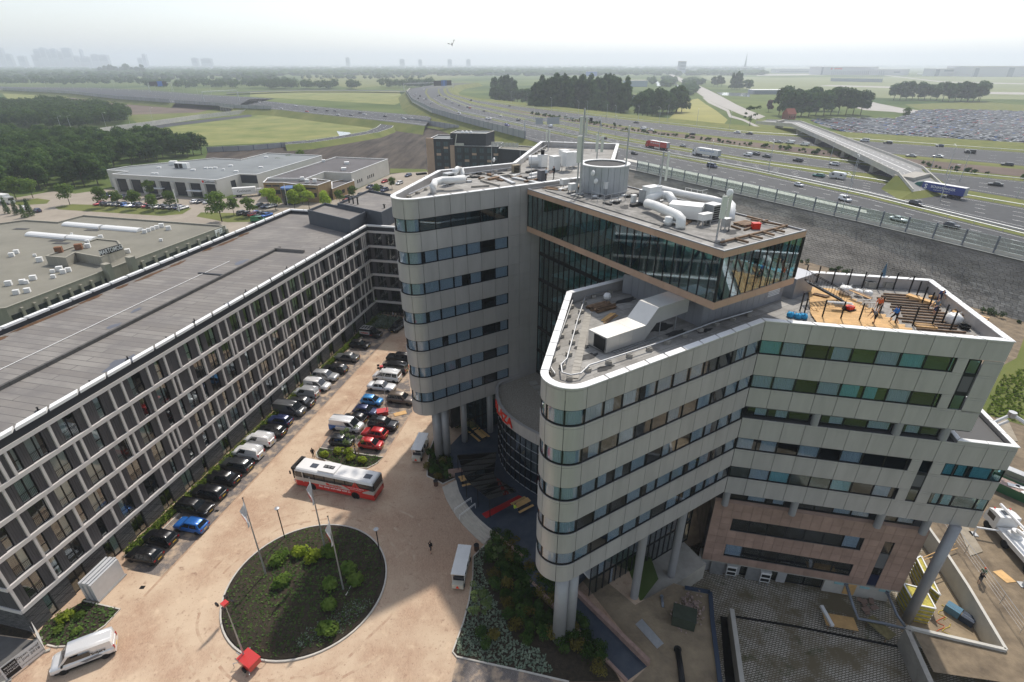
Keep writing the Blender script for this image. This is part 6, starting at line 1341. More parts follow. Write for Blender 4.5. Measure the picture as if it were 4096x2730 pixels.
# light towers
def light_tower(p,rz,label,mast,lean=Vector((0,0,1))):
 t = thing('light_tower',label,'light tower',p,rz); mr_ = paint('trailer_red',(.5,.02,.015),0,.4)
 MB().box(-.85,-.6,.5,.85,.6,1.15).build('generator_box',mr_,t); MB().box(-.9,-.64,1.15,.9,.64,1.22).build('lid',mr_,t); MB().box(-.55,-.61,.6,-.1,-.605,.85).build('warning_label',M_ltw,t)
 for s in (-1,1): w_ = put('wheel',MB().lathe([(.1,-.08),(.28,-.08),(.3,0),(.28,.08),(.1,.08)],(0,0,0),12).mesh('wheel',M_tyre,True),t,(0,s * .68,.3)); w_.rotation_euler = (R(90),0,0)
 MB().tube([(.85,0,.5),(2.0,0,.42)],.05,6).build('drawbar',M_galv,t)
 for x,y in ((1.2,-.9),(1.2,.9),(-1.0,-.8),(-1.0,.8)): MB().tube([(x * .7,y * .6,.6),(x,y,.6),(x,y,.02)],.035,5).build('stabiliser',M_galv,t)
 b = Vector((.7,0,1.1)); tp = b + lean.normalized() * mast; n = 5
 for k in range(n): MB().tube([b.lerp(tp,k / n),b.lerp(tp,(k + 1) / n)],.085 - .012 * k,6).build('mast_section',M_galv,t)
 MB().obox(tp,(.5,.5,.25)).build('lamp_bracket',mr_,t)
 for x,y in ((-.45,.42),(.45,.42),(-.45,-.42),(.45,-.42)): MB().obox(tp + Vector((x,y,.05)),(.36,.14,.3)).build('floodlight',M_sblack,t)
lt = w5(2150,1420); light_tower((lt.x,lt.y,.006),R(150),'red light tower trailer at the edge of the round island',7.2)
lt = w4(1140,1000); light_tower((lt.x,lt.y,.006),R(15),'red light tower trailer between the parked cars',8.0)
# stationary and moving traffic on the motorway
def road_dir(p,A):
 L = hp(A); i = min(range(len(L) - 1),key=lambda k: ((L[k] + L[k + 1]) / 2 - p).length); d = (L[i] - L[i + 1]); return math.atan2(d.y,d.x)
mw = [(wr2,420,195,'small','white',M1n,1,'small white hatchback on the nearest carriageway'),(wr2,815,320,'cargo','white',M1n,1,'small white van behind the glass barrier'),(wr2,1430,360,'suv','black',M1n,1,'boxy black off-roader on the nearest carriageway'),(wr2,1275,490,'sedan','white',E0,1,'white car seen through the noise barrier'),(wr2,1735,545,'hatch','charcoal',E0,1,'dark green grey hatchback beside the noise barrier'),
  (wr2,590,115,'wagon','teal',M2n,-1,'dark estate car towing the caravan'),(wr2,2110,190,'sedan','charcoal',C3f,-1,'dark saloon on the far lanes right of the blue truck'),(we,45,1325,'sedan','charcoal',C3f,-1,'dark saloon, first of three under the overpass'),(we,145,1345,'sedan','charcoal',C3f,-1,'dark coupe, second of three under the overpass'),(we,412,1380,'suv','black',C3f,-1,'black car, third of three beside the overpass'),(we,725,1412,'suv','white',C3f,-1,'white car about to pass under the overpass'),
  (we,345,1228,'van','white',C4n,-1,'white van with orange stripe on the far carriageway'),(we,470,1245,'van','white',C4n,-1,'plain white van on the far carriageway'),(we,245,1222,'sedan','silver',C4n,-1,'silver car left of the two white vans'),(we,985,1210,'minibus','white',C4f,-1,'white minibus below the car park'),(we,1185,1228,'wagon','charcoal',C4f,-1,'dark car right of the white minibus'),(we,1630,1255,'hatch','navy',C4f,-1,'small dark blue car on the farthest carriageway'),(we,1890,1310,'van','black',C4n,-1,'black van on the far carriageway'),
  (we,1385,1340,'sedan','silver',C4n,-1,'silver car beyond the overpass'),(we,1615,1345,'sedan','white',C4n,-1,'white car beyond the overpass'),(we,2210,1415,'wagon','charcoal',C3f,-1,'dark estate car far right on the motorway'),(wc,1150,1315,'hatch','black',M1n,1,'black hatchback below the red truck'),(wc,1815,1425,'minibus','navy',M1n,1,'dark blue van below the white truck'),(wc,1565,1250,'hatch','silver',M2f,-1,'grey hatchback between the two trucks'),(wc,2120,1328,'cargo','white',M2n,-1,'small white van right of the white truck'),(wc,2190,1312,'hatch','charcoal',M2f,-1,'dark car behind the small white van'),(wc,2280,1338,'hatch','black',M2n,-1,'black car at the end of the queue behind the white truck'),
  (wc,1645,1150,'hatch','charcoal',C4n,-1,'dark car on the far carriageway above the white truck'),(wc,2030,1135,'sedan','white',C4f,-1,'white car near the bare tree'),(wc,2135,1145,'sedan','charcoal',C4f,-1,'dark car near the bare tree'),(wc,1225,1105,'van','white',C4n,-1,'white van seen over the bushes'),(wc,1290,1115,'sedan','white',C4n,-1,'white car behind the bushes'),(wc,890,1185,'hatch','black',M2n,-1,'black car passing under the big gantry'),(wc,430,1085,'van','white',M2n,-1,'white lorry van behind the gantry signs'),(wc,60,1075,'van','violet',M1n,1,'violet van on the bend by the noise wall'),(wc,155,1030,'suv','charcoal',M1f,-1,'dark jeep on the bend'),(wc,1165,1050,'sedan','grey',C4f,-1,'grey car before the copse')]
for fn,x,y,k,c,A,s,lb in mw:
 p = fn(x,y,HW + .5); car(k,(p.x,p.y,HW + .01),road_dir(p,A) + (0 if s > 0 else math.pi),c,lb,'traffic on the motorway','van' if k in ('van','cargo','minibus') else 'car',1)
for i,(x,y,c,nm) in enumerate(((1490,765,'white','first'),(1420,805,'white','second'),(1405,820,'white','third'),(1455,825,'charcoal','fourth'),(1440,845,'charcoal','fifth'),(1490,855,'white','sixth'),(1505,848,'charcoal','seventh'),(1548,888,'white','eighth'),(1620,820,'black','ninth'),(1605,825,'grey','tenth'),(1675,850,'charcoal','eleventh'),(1730,880,'white','twelfth'),(1790,905,'charcoal','thirteenth'),(1880,925,'red','fourteenth'),(1860,918,'grey','fifteenth'),(1790,968,'white','sixteenth'),(1800,985,'silver','seventeenth'),(2000,952,'black','eighteenth'),(2030,1018,'white','nineteenth'),(2055,1022,'white','twentieth'),(2145,998,'white','twenty-first'),(2300,1022,'black','twenty-second'),(2220,908,'black','twenty-third'),(1890,860,'charcoal','twenty-fourth'))):
 p = wq(x,y,HW + .5); car(('hatch','sedan','wagon','suv')[i % 4],(p.x,p.y,HW + .01),road_dir(p,M1n) + (math.pi if i % 3 else 0),c,'%s car, the %s counted down the long motorway bend' % (c,nm),'traffic on the bend','car',0,None,(1.15,) * 3 if y < 900 else None)
for i,(x,y,c) in enumerate(((395,910,'white'),(270,930,'white'),(560,940,'charcoal'),(485,955,'red'),(660,950,'black'),(730,953,'black'),(755,985,'white'),(865,988,'charcoal'),(940,968,'charcoal'),(980,980,'white'),(1155,997,'charcoal'),(1320,1018,'white'),(1385,1020,'white'),(80,878,'white'))):
 p = wq(x,y,JZ + .5); car(('sedan','hatch','wagon')[i % 3],(p.x,p.y,JZ + .02),R(-38) if i % 2 else R(142),c,'%s car on the junction road, %s of its stream' % (c,('first','second','third','fourth','fifth','sixth','seventh','eighth','ninth','tenth','eleventh','twelfth','thirteenth','fourteenth')[i]),'traffic on the junction','car',0)
# articulated lorries
def lorry(pf,A,cab,box,label,name='articulated_lorry',letters=(),roofm=None):
 t = thing(name,label,'truck',(pf.x,pf.y,HW + .01),road_dir(pf,A) + math.pi); L = 13.6
 MB().box(-L + 2.2,-1.25,1.15,2.2,1.25,3.9).build('trailer',box,t); MB().box(-L + 2.2,-1.26,3.9,2.2,1.26,3.96).build('trailer_roof',roofm or M_whitebox,t); MB().box(-L + 2.6,-.5,.9,4.6,.5,1.15).build('chassis',M_trim,t)
 cb = MB(); pr = [(2.9,.5),(5.2,.5),(5.25,1.5),(5.05,2.7),(4.3,3.5),(2.9,3.75)]; n = len(pr); cb.v = [(x,-1.22,z) for x,z in pr] + [(x,1.22,z) for x,z in pr]
 cb.f = [tuple(range(n)),tuple(range(2 * n - 1,n - 1,-1))] + [(i,n + i,n + (i + 1) % n,(i + 1) % n) for i in range(n)]; cb.m = [0] * len(cb.f); cb.build('cab',cab,t)
 MB().add([(5.265,-1.1,1.75),(5.265,1.1,1.75),(5.08,1.05,2.65),(5.08,-1.05,2.65)],[(0,1,2,3)]).build('windscreen',M_cgl,t)
 for s in (-1,1): MB().box(4.2,s * 1.225 - .01,1.7,5.0,s * 1.225 + .01,2.5).build('side_window',M_cgl,t)
 wm_ = MB().lathe([(.25,-.17),(.48,-.17),(.52,-.1),(.52,.1),(.48,.17),(.25,.17)],(0,0,0),14).mesh('wheel',M_tyre,True)
 for x in (4.4,2.0,1.0 if 0 else .9,-7.0,-8.3,-9.6)[:6]:
  for s in (-1,1): put('wheel',wm_,t,(x,s * 1.02,.52)).rotation_euler = (R(90),0,0)
 MB().box(-L + 2.17,-1.15,1.2,-L + 2.2,1.15,3.8).build('rear_door',M_sback,t)
 for s,x,z,size,m,kw in letters:
  for side in (1,): text(s,size,m,t,frame_m((x,side * 1.262,z),(-1,0,0)),'lettering',.004,**kw)
 return t
M_tblue = paint('trailer_blue',(.015,.04,.26),0,.4); M_tred = paint('trailer_scarlet',(.5,.025,.02),0,.4)
pb = wr2(1445,262,HW); pb2 = wr2(1830,318,HW); tb1 = lorry(wr2(1530,268,HW),M2n,PAINT['teal'],M_tblue,'blue articulated lorry with SCHAVEMAKER lettering and teal cab',letters=(('SCHAVEMAKER',-4.6,2.75,1.15,M_ltw,dict(bold=.02)),('Logistics & Transport',-4.4,1.9,.62,M_ltw,dict(shear=.2)),('S',1.0,2.5,2.2,M_ltw,dict(bold=.06))))
lorry(wc(1310,1268,HW),M2n,paint('cab_red',(.5,.03,.02),0,.4),M_tred,'red articulated lorry with white lettering on the motorway',letters=(('Dirk van den Broek',-2.6,2.9,1.2,M_ltw,dict(bold=.03,squash=.8)),))
lorry(wc(1720,1335,HW),M2n,PAINT['white'],M_whitebox,'white articulated lorry with blue lettering on the motorway',letters=(('BAKKER & SCHILDER',-4.4,2.9,1.0,M_ltblue,{}),))
p = wr2(745,140,HW); cv = thing('caravan','white caravan towed along the motorway','caravan',(p.x,p.y,HW + .01),road_dir(p,M2n) + math.pi); cp_ = [(-3,.5),(2.6,.45),(3.1,1.2),(2.7,2.2),(1.9,2.6),(-2.6,2.6),(-3.1,2.0)]; n = len(cp_)
mb = MB(); mb.v = [(x,-1.1,z) for x,z in cp_] + [(x,1.1,z) for x,z in cp_]; mb.f = [tuple(range(n)),tuple(range(2 * n - 1,n - 1,-1))] + [(i,n + i,n + (i + 1) % n,(i + 1) % n) for i in range(n)]; mb.m = [0] * len(mb.f); mb.build('body',PAINT['white'],cv)
for x in (-1.8,1.4): MB().box(x - .5,1.1,1.4,x + .5,1.13,2.0).build('window',M_cgl,cv)
MB().tube([(2.8,0,.5),(4.2,0,.5)],.06,5).build('drawbar',M_galv,cv)
for s in (-1,1): put('wheel',MB().lathe([(.15,-.09),(.3,-.09),(.3,.09),(.15,.09)],(0,0,0),12).mesh('wheel',M_tyre),cv,(-.2,s * 1.05,.3)).rotation_euler = (R(90),0,0)
# estate car parks
est = [(wk,[(35 + i * 39,440 + i * 2.0) for i in range(17)],R(75),'car in the long row before the hall, place %s from the flag'),(wk,[(80 + i * 42,378 + i * 3.5) for i in range(5)],R(75),'car in the short row close to the hall, place %s from the corner'),(wk,[(470,400),(750,425),(790,425),(840,428)],R(75),'car by the hall entrance, place %s'),(wk,[(1105,512),(1145,515),(1190,520),(1235,524),(1280,528)],R(60),'car below the young trees, place %s'),(wm,[(75,555),(130,562),(180,560),(40,622),(95,625),(140,628)],R(60),'car behind the bright green trees, place %s'),(wm,[(1010,395),(1030,420),(1085,400),(1090,415),(1130,352),(1255,365),(1130,425),(825,485),(875,490),(935,462),(980,472),(1030,475),(930,487),(1330,300),(800,520)],R(70),'car beside the white hall, place %s')]
nth = ('one','two','three','four','five','six','seven','eight','nine','ten','eleven','twelve','thirteen','fourteen','fifteen','sixteen','seventeen')
er = random.Random(5); cols = ['white','silver','charcoal','black','navy','grey','white','black','blue','red','silver','charcoal']
for fn,L,a,lb in est:
 for i,(x,y) in enumerate(L):
  p = fn(x,y,.5); c = er.choice(cols); car(er.choice(['hatch','wagon','sedan','suv','hatch']),(p.x,p.y,.06),a + er.choice((0,math.pi)),c,c + ' ' + lb % nth[i],'cars on the business estate','car',0)
def box_truck(p,rz,label,letter=None):
 t = thing('box_truck',label,'truck',(p.x,p.y,.06),rz); MB().box(-6,-1.25,1.0,3,1.25,3.7).build('box_body',M_whitebox,t); MB().box(3.3,-1.2,.5,5.2,1.2,2.9).build('cab',PAINT['white'],t); MB().box(5.15,-1.05,1.6,5.22,1.05,2.5).build('windscreen',M_cgl,t)
 for x in (-4.5,-3.3,4.2):
  for s in (-1,1): put('wheel',MB().lathe([(.2,-.15),(.5,-.15),(.5,.15),(.2,.15)],(0,0,0),12).mesh('wheel',M_tyre),t,(x,s * 1.05,.5)).rotation_euler = (R(90),0,0)
 if letter: text(letter,1.5,M_ink,t,frame_m((-1.5,-1.262,2.4),(1,0,0)),'lettering',.004)
box_truck(wk(1150,365,1),R(20),'white box lorry with lettering parked beside the big hall','Gielissen'); box_truck(w1(30,330,1),R(-20),'white box lorry at the edge of the wood')
car('van',tuple(wm(70,678,.5) - Vector((0,0,.45))),R(15),'green','green van behind the roof edge of the guest block',None,'van',1); car('van',tuple(w1(215,405,.5) - Vector((0,0,.45))),R(150),'white','white van between the cypresses',None,'van',1); car('hatch',tuple(w1(318,415,.5) - Vector((0,0,.45))),R(150),'navy','dark blue car beside the cypresses',None,'car',1)
# long stay car park: the nearest 300 singly, the rest as one mass
def lot_mesh():
 mb = MB(); L,w_,H = 4.4,.88,1.48
 for pr,m in (([(-2.2,.3),(2.2,.3),(2.2,.72),(1.0,.9),(-2.1,.95),(-2.2,.8)],0),):
  n = len(pr); mb.add([(x,-w_,z) for x,z in pr] + [(x,w_,z) for x,z in pr],[tuple(range(n)),tuple(range(2 * n - 1,n - 1,-1))] + [(i,n + i,n + (i + 1) % n,(i + 1) % n) for i in range(n)],m)
 c = [(-2.0,.8,.93),(-1.4,.66,1.42),(.3,.66,1.46),(1.05,.8,.92)]; v = []
 for x,y,z in c: v += [(x,-y,z),(x,y,z)]
 mb.add(v,[(0,2,3,1)],1); mb.add(v,[(2,4,5,3)],0); mb.add(v,[(4,6,7,5),(0,6,4,2),(1,3,5,7)],1); return mb
LM = lot_mesh(); lme = LM.mesh('parked_car',[M_defp,M_cgl])
def inside(p,L):
 c = False; j = len(L) - 1
 for i in range(len(L)):
  if (L[i].y > p.y) != (L[j].y > p.y) and p.x < (L[j].x - L[i].x) * (p.y - L[i].y) / (L[j].y - L[i].y) + L[i].x: c = not c
  j = i
 return c
ra,rb3 = wt_(480,345),wt_(1040,442); dr_ = (rb3 - ra).normalized(); qr = Vector((-dr_.y,dr_.x,0)); qr = qr if qr.y > 0 else -qr
spots = []; k = -40
lot_in = [p for p in lot]
while k < 60:
 base = ra + qr * (k * 8.2) ;
 for sgn in (0,5.1):
  u = -250.0
  while u < 520:
   p = base + qr * sgn + dr_ * u
   if inside(p,lot_in): spots.append((p.x,p.y))
   u += 2.55
 k += 2
spots = [s for s in spots if er.random() < .93]
spots.sort(key=lambda s: s[0] ** 2 + s[1] ** 2)
mass = {}; an = math.atan2(qr.y,qr.x)
lotcols = ['white','white','silver','silver','grey','black','black','charcoal','charcoal','navy','grey','silver','red','blue']
for i,(x,y) in enumerate(spots):
 c = er.choice(lotcols)
 if i < 300:
  o = put('parked_car',lme,None,(x,y,.1),an + (math.pi if er.random() < .5 else 0)); o.material_slots[0].link = 'OBJECT'; o.material_slots[0].material = PAINT[c]; tag(o,'%s car in the packed long-stay car park beyond the motorway' % c,'car','cars in the long-stay car park')
 else: mass.setdefault(c,[]).append((x,y))
mb = MB(); ml = []
for ci,(c,L) in enumerate(mass.items()):
 ml.append(PAINT[c])
 for x,y in L:
  o = len(mb.v); ca,sa = math.cos(an),math.sin(an); mb.v += [(x + px * ca - py * sa,y + px * sa + py * ca,pz + .1) for px,py,pz in LM.v]; mb.f += [tuple(i + o for i in f) for f in LM.f]; mb.m += [ci if m == 0 else len(mass) for m in LM.m]
o = mb.build('parked_cars_mass',ml + [M_cgl]); tag(o,'far rows of hundreds of cars in the long-stay car park','cars',None,'stuff')
print('LOT',len(spots))
# ================================================================ vegetation
vr = random.Random(99)
L_dark = leaf_mat('forest_leaves',(.032,.07,.022),(.10,.16,.045),.25); L_mid = leaf_mat('grove_leaves',(.034,.075,.028),(.10,.165,.055),.2); L_young = leaf_mat('young_leaves',(.065,.12,.022),(.16,.23,.05),.8); L_bright = leaf_mat('bright_leaves',(.15,.22,.02),(.31,.37,.05),2.0)
L_shrub = leaf_mat('shrub_leaves',(0.022,0.051,0.016),(0.072,0.112,0.029),1.5,.2); L_olive = leaf_mat('olive_shrub_leaves',(0.080,0.067,0.019),(0.160,0.136,0.040),2.0,.2); L_hedge = leaf_mat('hedge_leaves',(0.080,0.136,0.019),(0.208,0.272,0.048),1.5,.3); L_lav = leaf_mat('grey_green_tufts',(0.096,0.136,0.096),(0.256,0.304,0.224),3.0,.2); L_low = leaf_mat('ground_cover_leaves',(0.04,0.08,0.025),(0.11,0.17,0.05),1.2,.25)
L_red = leaf_mat('copper_leaves',(0.048,0.022,0.029),(0.112,0.048,0.056),.5); M_bark = mat('bark',(.075,.06,.045),.95,var=.3,scale=3)
def cards(lobes,n,size,rng,squash=1.0,up=0.25):
 """leaf clumps spread through the outer part of a crown made of lobes (cx,cy,cz,rx,ry,rz)"""
 mb = MB(); wts_ = [l[3] * l[5] for l in lobes]
 for l in rng.choices(lobes,wts_,k=n):
  while True:
   d = Vector((rng.gauss(0,1),rng.gauss(0,1),rng.gauss(0,1)))
   if d.length > .01: break
  d.normalize()
  if d.z < -.55: d.z = -d.z * .3
  k = rng.uniform(.72,1.04); c = Vector((l[0] + d.x * l[3] * k,l[1] + d.y * l[4] * k,l[2] + d.z * l[5] * k))
  nn = (d + Vector((rng.uniform(-.7,.7),rng.uniform(-.7,.7),rng.uniform(-.3,.8) + up))).normalized(); a = nn.orthogonal().normalized(); b = nn.cross(a); t = rng.uniform(0,6.28); a,b = a * math.cos(t) + b * math.sin(t),b * math.cos(t) - a * math.sin(t); s = size * rng.uniform(.6,1.35)
  mb.add([c - a * s,c - b * s * .55,c + a * s,c + b * s * .55],[(0,1,2,3)])
 return mb
def trunk(h,r,rng,limbs=5,reach=1.5):
 mb = MB(); mb.tube([(0,0,-.1),(.05,0,h * .5),(0,.05,h)],r,7,r2=r * .4)
 for k in range(limbs): a = k * 2.4; z = h * (.55 + .08 * k); mb.tube([(0,0,z),(math.cos(a) * reach * .5,math.sin(a) * reach * .5,z + reach * .4),(math.cos(a) * reach,math.sin(a) * reach,z + reach * .9)],r * .4,5,r2=r * .12)
 return mb
TREES = {}
def tree_kind(key,h,crown_r,n,size,lm,shape='round',variants=3):
 out = []
 for v in range(variants):
  rg = random.Random(hash(key) % 1000 + v if 0 else sum(map(ord,key)) + v * 17); lobes = []
  if shape == 'round':
   for k in range(9): a = rg.uniform(0,6.28); rr = crown_r * rg.uniform(.2,.62); z = h * rg.uniform(.24 if h > 12 else .38,.82); q = crown_r * rg.uniform(.38,.6); lobes.append((rr * math.cos(a),rr * math.sin(a),z,q,q,q * .85))
   lobes.append((0,0,h * .8,crown_r * .55,crown_r * .55,h * .18))
  elif shape == 'poplar':
   for k in range(9): a = rg.uniform(0,6.28); z = h * (.14 + .82 * k / 9); q = crown_r * (.85 - .55 * k / 9); lobes.append((q * .4 * math.cos(a),q * .4 * math.sin(a),z,q,q,h * .11))
  elif shape == 'cypress':
   for k in range(6): z = h * (.1 + .8 * k / 6); q = crown_r * (1 - .8 * k / 6); lobes.append((0,0,z,q,q,h * .14))
  elif shape == 'sparse':
   for k in range(12): a = rg.uniform(0,6.28); rr = crown_r * rg.uniform(.4,.95); z = h * rg.uniform(.45,.95); q = crown_r * rg.uniform(.16,.26); lobes.append((rr * math.cos(a),rr * math.sin(a),z,q,q,q))
  out.append((cards(lobes,n,size,rg).mesh('crown_' + key,lm),trunk(h * (.62 if shape != 'poplar' else .8),max(.07,h * .018),rg,5,crown_r * .55).mesh('trunk_' + key,M_bark)))
 TREES[key] = out
def tree(key,p,label,group=None,s=1.0,name='tree',cat='tree'):
 cr,tk = vr.choice(TREES[key]); t = thing(name,label,cat,tuple(p),vr.uniform(0,6.28),group); t.scale = (s * vr.uniform(.9,1.12),s * vr.uniform(.9,1.12),s * vr.uniform(.88,1.15)); put('trunk',tk,t); put('crown',cr,t); return t
tree_kind('forest',13,5.2,1300,.62,L_dark,variants=4); tree_kind('poplar',31,7.0,2000,1.2,L_mid,'poplar'); tree_kind('grove',25,10.0,2000,1.25,L_mid); tree_kind('young',6.5,2.3,900,.3,L_young); tree_kind('street',8.5,3.4,1500,.34,L_young); tree_kind('lime',8.0,3.2,1700,.33,leaf_mat('lime_leaves',(0.192,0.304,0.032),(0.432,0.528,0.080),.8)); tree_kind('cypress',6.5,1.3,700,.22,L_dark,'cypress',2); tree_kind('sapling',4.6,1.5,420,.13,leaf_mat('sapling_leaves',(0.080,0.128,0.048),(0.192,0.256,0.096),1.5),'sparse',2); tree_kind('bare',17,6,520,.55,L_dark,'sparse',1); tree_kind('copper',13,5,900,.8,L_red,variants=1); tree_kind('sucker',3.0,.9,260,.16,L_low,'sparse',2)
def fill(polyL,step,jit=.45):
 xs = [p.x for p in polyL]; ys = [p.y for p in polyL]; out = []; y = min(ys)
 while y < max(ys):
  x = min(xs)
  while x < max(xs):
   q = Vector((x + vr.uniform(-jit,jit) * step,y + vr.uniform(-jit,jit) * step,0))
   if inside(q,polyL): out.append(q)
   x += step
  y += step
 return out
F1 = [w1(-250,300),w1(100,322),w1(440,238),w1(900,200),w1(930,70),wp(1080,1420),wp(1770,1345),wp(1765,1318),wp(1250,1262),wp(640,1240),wp(0,1225),wp(-250,1240)]
ft = sorted(fill(F1,8.6),key=lambda p: p.length)
for p in ft[:290]: tree('forest',p,'broadleaved tree in the dense dark wood beside the business estate','trees of the dark wood',name='forest_tree')
tsh = [[(Vector(v),) for v in ()]]
def mass_trees(name,label,places,lm,seed,hmin=8,hmax=15,nq=150,size=1.3):
 """a far wood that reads as one mass: leaf clumps of many crowns in one mesh"""
 rg = random.Random(seed); mb = MB()
 for p in places:
  h = rg.uniform(hmin,hmax); r = h * rg.uniform(.38,.55); lobes = [(p.x + rg.uniform(-.4,.4) * r,p.y + rg.uniform(-.4,.4) * r,p.z + h * rg.uniform(.4,.7),r * .75,r * .75,h * .34) for _ in range(4)]
  m2 = cards(lobes,nq,size,rg); o = len(mb.v); mb.v += m2.v; mb.f += [tuple(i + o for i in f) for f in m2.f]; mb.m += m2.m
 o = mb.build(name,lm); tag(o,label,'wood',None,'stuff'); return o
mass_trees('forest_mass','farther depth of the dark wood beside the business estate',ft[290:],L_dark,5,11,16,320,.95)
F2 = [wp(-200,1120),wp(500,1110),wp(690,1110),wp(1120,1070),wp(1090,1000),wp(900,960),wp(640,940),wp(480,900),wp(100,930),wp(-200,900)]
mass_trees('copse_mass','dark copse between the brown field and the white trough wall',fill(F2,10),L_dark,6,10,15,320,1.1)
def scr(fn,x0,x1,y0,y1,n,rg,z=0):
 return [fn(rg.uniform(x0,x1),y0 + (y1 - y0) * rg.random() ** 1.0,z) for _ in range(n)]
rg = random.Random(31)
def blobs(name,label,places,lm,seed,hmin,hmax,wide=1.0):
 """far treeline: lumpy crowns of some eighty faces, one mesh"""
 rg = random.Random(seed); bm = bmesh.new(); bmesh.ops.create_icosphere(bm,subdivisions=2,radius=1); V0 = [v.co.copy() for v in bm.verts]; F0 = [tuple(v.index for v in f.verts) for f in bm.faces]; bm.free(); mb = MB()
 for p in places:
  h = rg.uniform(hmin,hmax); r = h * rg.uniform(.5,.9) * wide; ph = [rg.uniform(0,6) for _ in range(3)]
  mb.add([(p.x + v.x * r * (1 + .25 * math.sin(v.z * 5 + ph[0])) * rg.uniform(.82,1.12),p.y + v.y * r * rg.uniform(.82,1.12),p.z + h * .52 + v.z * h * .5 * (1 + .2 * math.sin(v.x * 6 + ph[1])) * rg.uniform(.85,1.1)) for v in V0],F0)
 o = mb.build(name,lm); tag(o,label,'wood',None,'stuff'); return o
L_fw = leaf_mat('far_wood_leaves',(0.032,0.064,0.029),(0.080,0.120,0.048),.06,.15)
mass_trees('treeline','wood behind the junction road on the left',scr(wp,-100,1250,690,735,130,rg) + scr(wp,1240,2353,720,765,110,rg) + scr(wq,0,420,700,765,40,rg),L_mid,11,12,20,170,1.8)
blobs('treeline','second band of woods and gardens on the left',scr(wp,-100,2353,615,690,330,rg) + scr(wq,0,380,590,640,50,rg),L_fw,12,12,22)
mass_trees('treeline','row of young trees before the rough meadow',scr(wq,130,740,755,768,60,rg) + scr(wq,850,930,760,768,12,rg) + scr(wq,1130,1560,745,758,50,rg),L_mid,13,12,22,160,2.0)
hz_ = []
for k in range(3600):
 y = 262 + 43 * vr.random() ** 1.3; x = vr.uniform(-150,3050); y -= (6 if x > 2500 else 0) * vr.random(); hz_.append(P(x,max(y,261),0))
blobs('treeline','blue hazy woods along the horizon',hz_,L_fw,14,13,22,1.7)
blobs('treeline','hazy woods behind the airport',scr(we,-100,2353,570,578,260,rg) + scr(wc,1450,2353,572,582,120,rg),L_fw,15,12,20,1.6)
blobs('treeline','scattered hedgerows in the middle distance',scr(wq,450,1500,650,680,60,rg) + scr(wc,1260,1320,680,725,14,rg) + scr(wc,1390,1500,680,740,22,rg) + scr(wc,1580,1680,700,820,26,rg) + scr(ws,460,540,190,300,24,rg) + scr(ws,290,380,170,230,24,rg) + scr(ws,535,590,195,215,12,rg),L_fw,16,8,15)
def grove(key,L,label,group,s=1.0,name='tree'):
 for p in L: tree(key,p,label,group,s,name)
grove('poplar',[wc(300 + i * 26 + rg.uniform(-8,8),962 + rg.uniform(-30,18) + max(0,8 - i)) for i in range(31)] + [wc(360 + i * 40,915 + rg.uniform(-12,12)) for i in range(16)],'tall poplar in the dense wood beyond the motorway','poplars beyond the motorway',1.15,'poplar_tree')
grove('poplar',[wc(-60 + i * 26,850 + rg.uniform(-20,20)) for i in range(8)],'tall poplar behind the low grove left of the poplar wood','poplars left of the gap',1.05,'poplar_tree')
grove('grove',[wc(-40 + i * 38,885 + rg.uniform(-8,10)) for i in range(9)],'broad tree in the low grove left of the poplar wood','trees left of the poplar wood',.8)
grove('grove',[wc(1175 + i * 42,1010 - i * 6 + rg.uniform(-6,6)) for i in range(10)] + [wc(1230 + i * 55,965 + rg.uniform(-8,8)) for i in range(6)],'round leafy tree in the copse beside the yellow field','trees of the round copse',1.0)
grove('grove',[wt_(20 + i * 40,315 + rg.uniform(-6,8)) for i in range(12)] + [wt_(60 + i * 50,290) for i in range(6)],'broad tree between the overpass and the car park','trees between overpass and car park',1.0)
grove('grove',[wt_(640 + i * 33,228 + i * .9 + rg.uniform(-4,4)) for i in range(15)],'tree in the belt between car park and airfield','trees of the belt before the airfield',1.0); tree('copper',ws(1100,420),'copper red tree before the white roofed hall'); tree('grove',wt_(1040,240),'taller round tree at the end of the airfield belt, left of two',None,1.1); tree('grove',wt_(1095,236),'taller round tree at the end of the airfield belt, right of two',None,1.1)
for i,(x,y) in enumerate(((820,245),(840,245),(860,246),(880,246))): tree('poplar',ws(x,y),'slim poplar in the group of four before the airfield','four poplars before the airfield',1.1,'poplar_tree')
grove('grove',[ws(680,225),ws(710,226),ws(740,226),ws(930,250),ws(955,252)],'hazy tree beside the airport road','hazy trees beside the airport road',.9); tree('bare',ws(950,560),'lone thin crowned tree beside the far carriageway',None,1.15); tree('young',wt_(700,335),'small tree at the edge of the car park',None,1.8)
for i in range(9): tree('forest',wp(870 + i * 45,640 + vr.uniform(-3,3)),'pointed poplar in the row before the lake on the skyline','pointed poplars before the lake',2.6 + .5 * (i % 3),'poplar_tree')
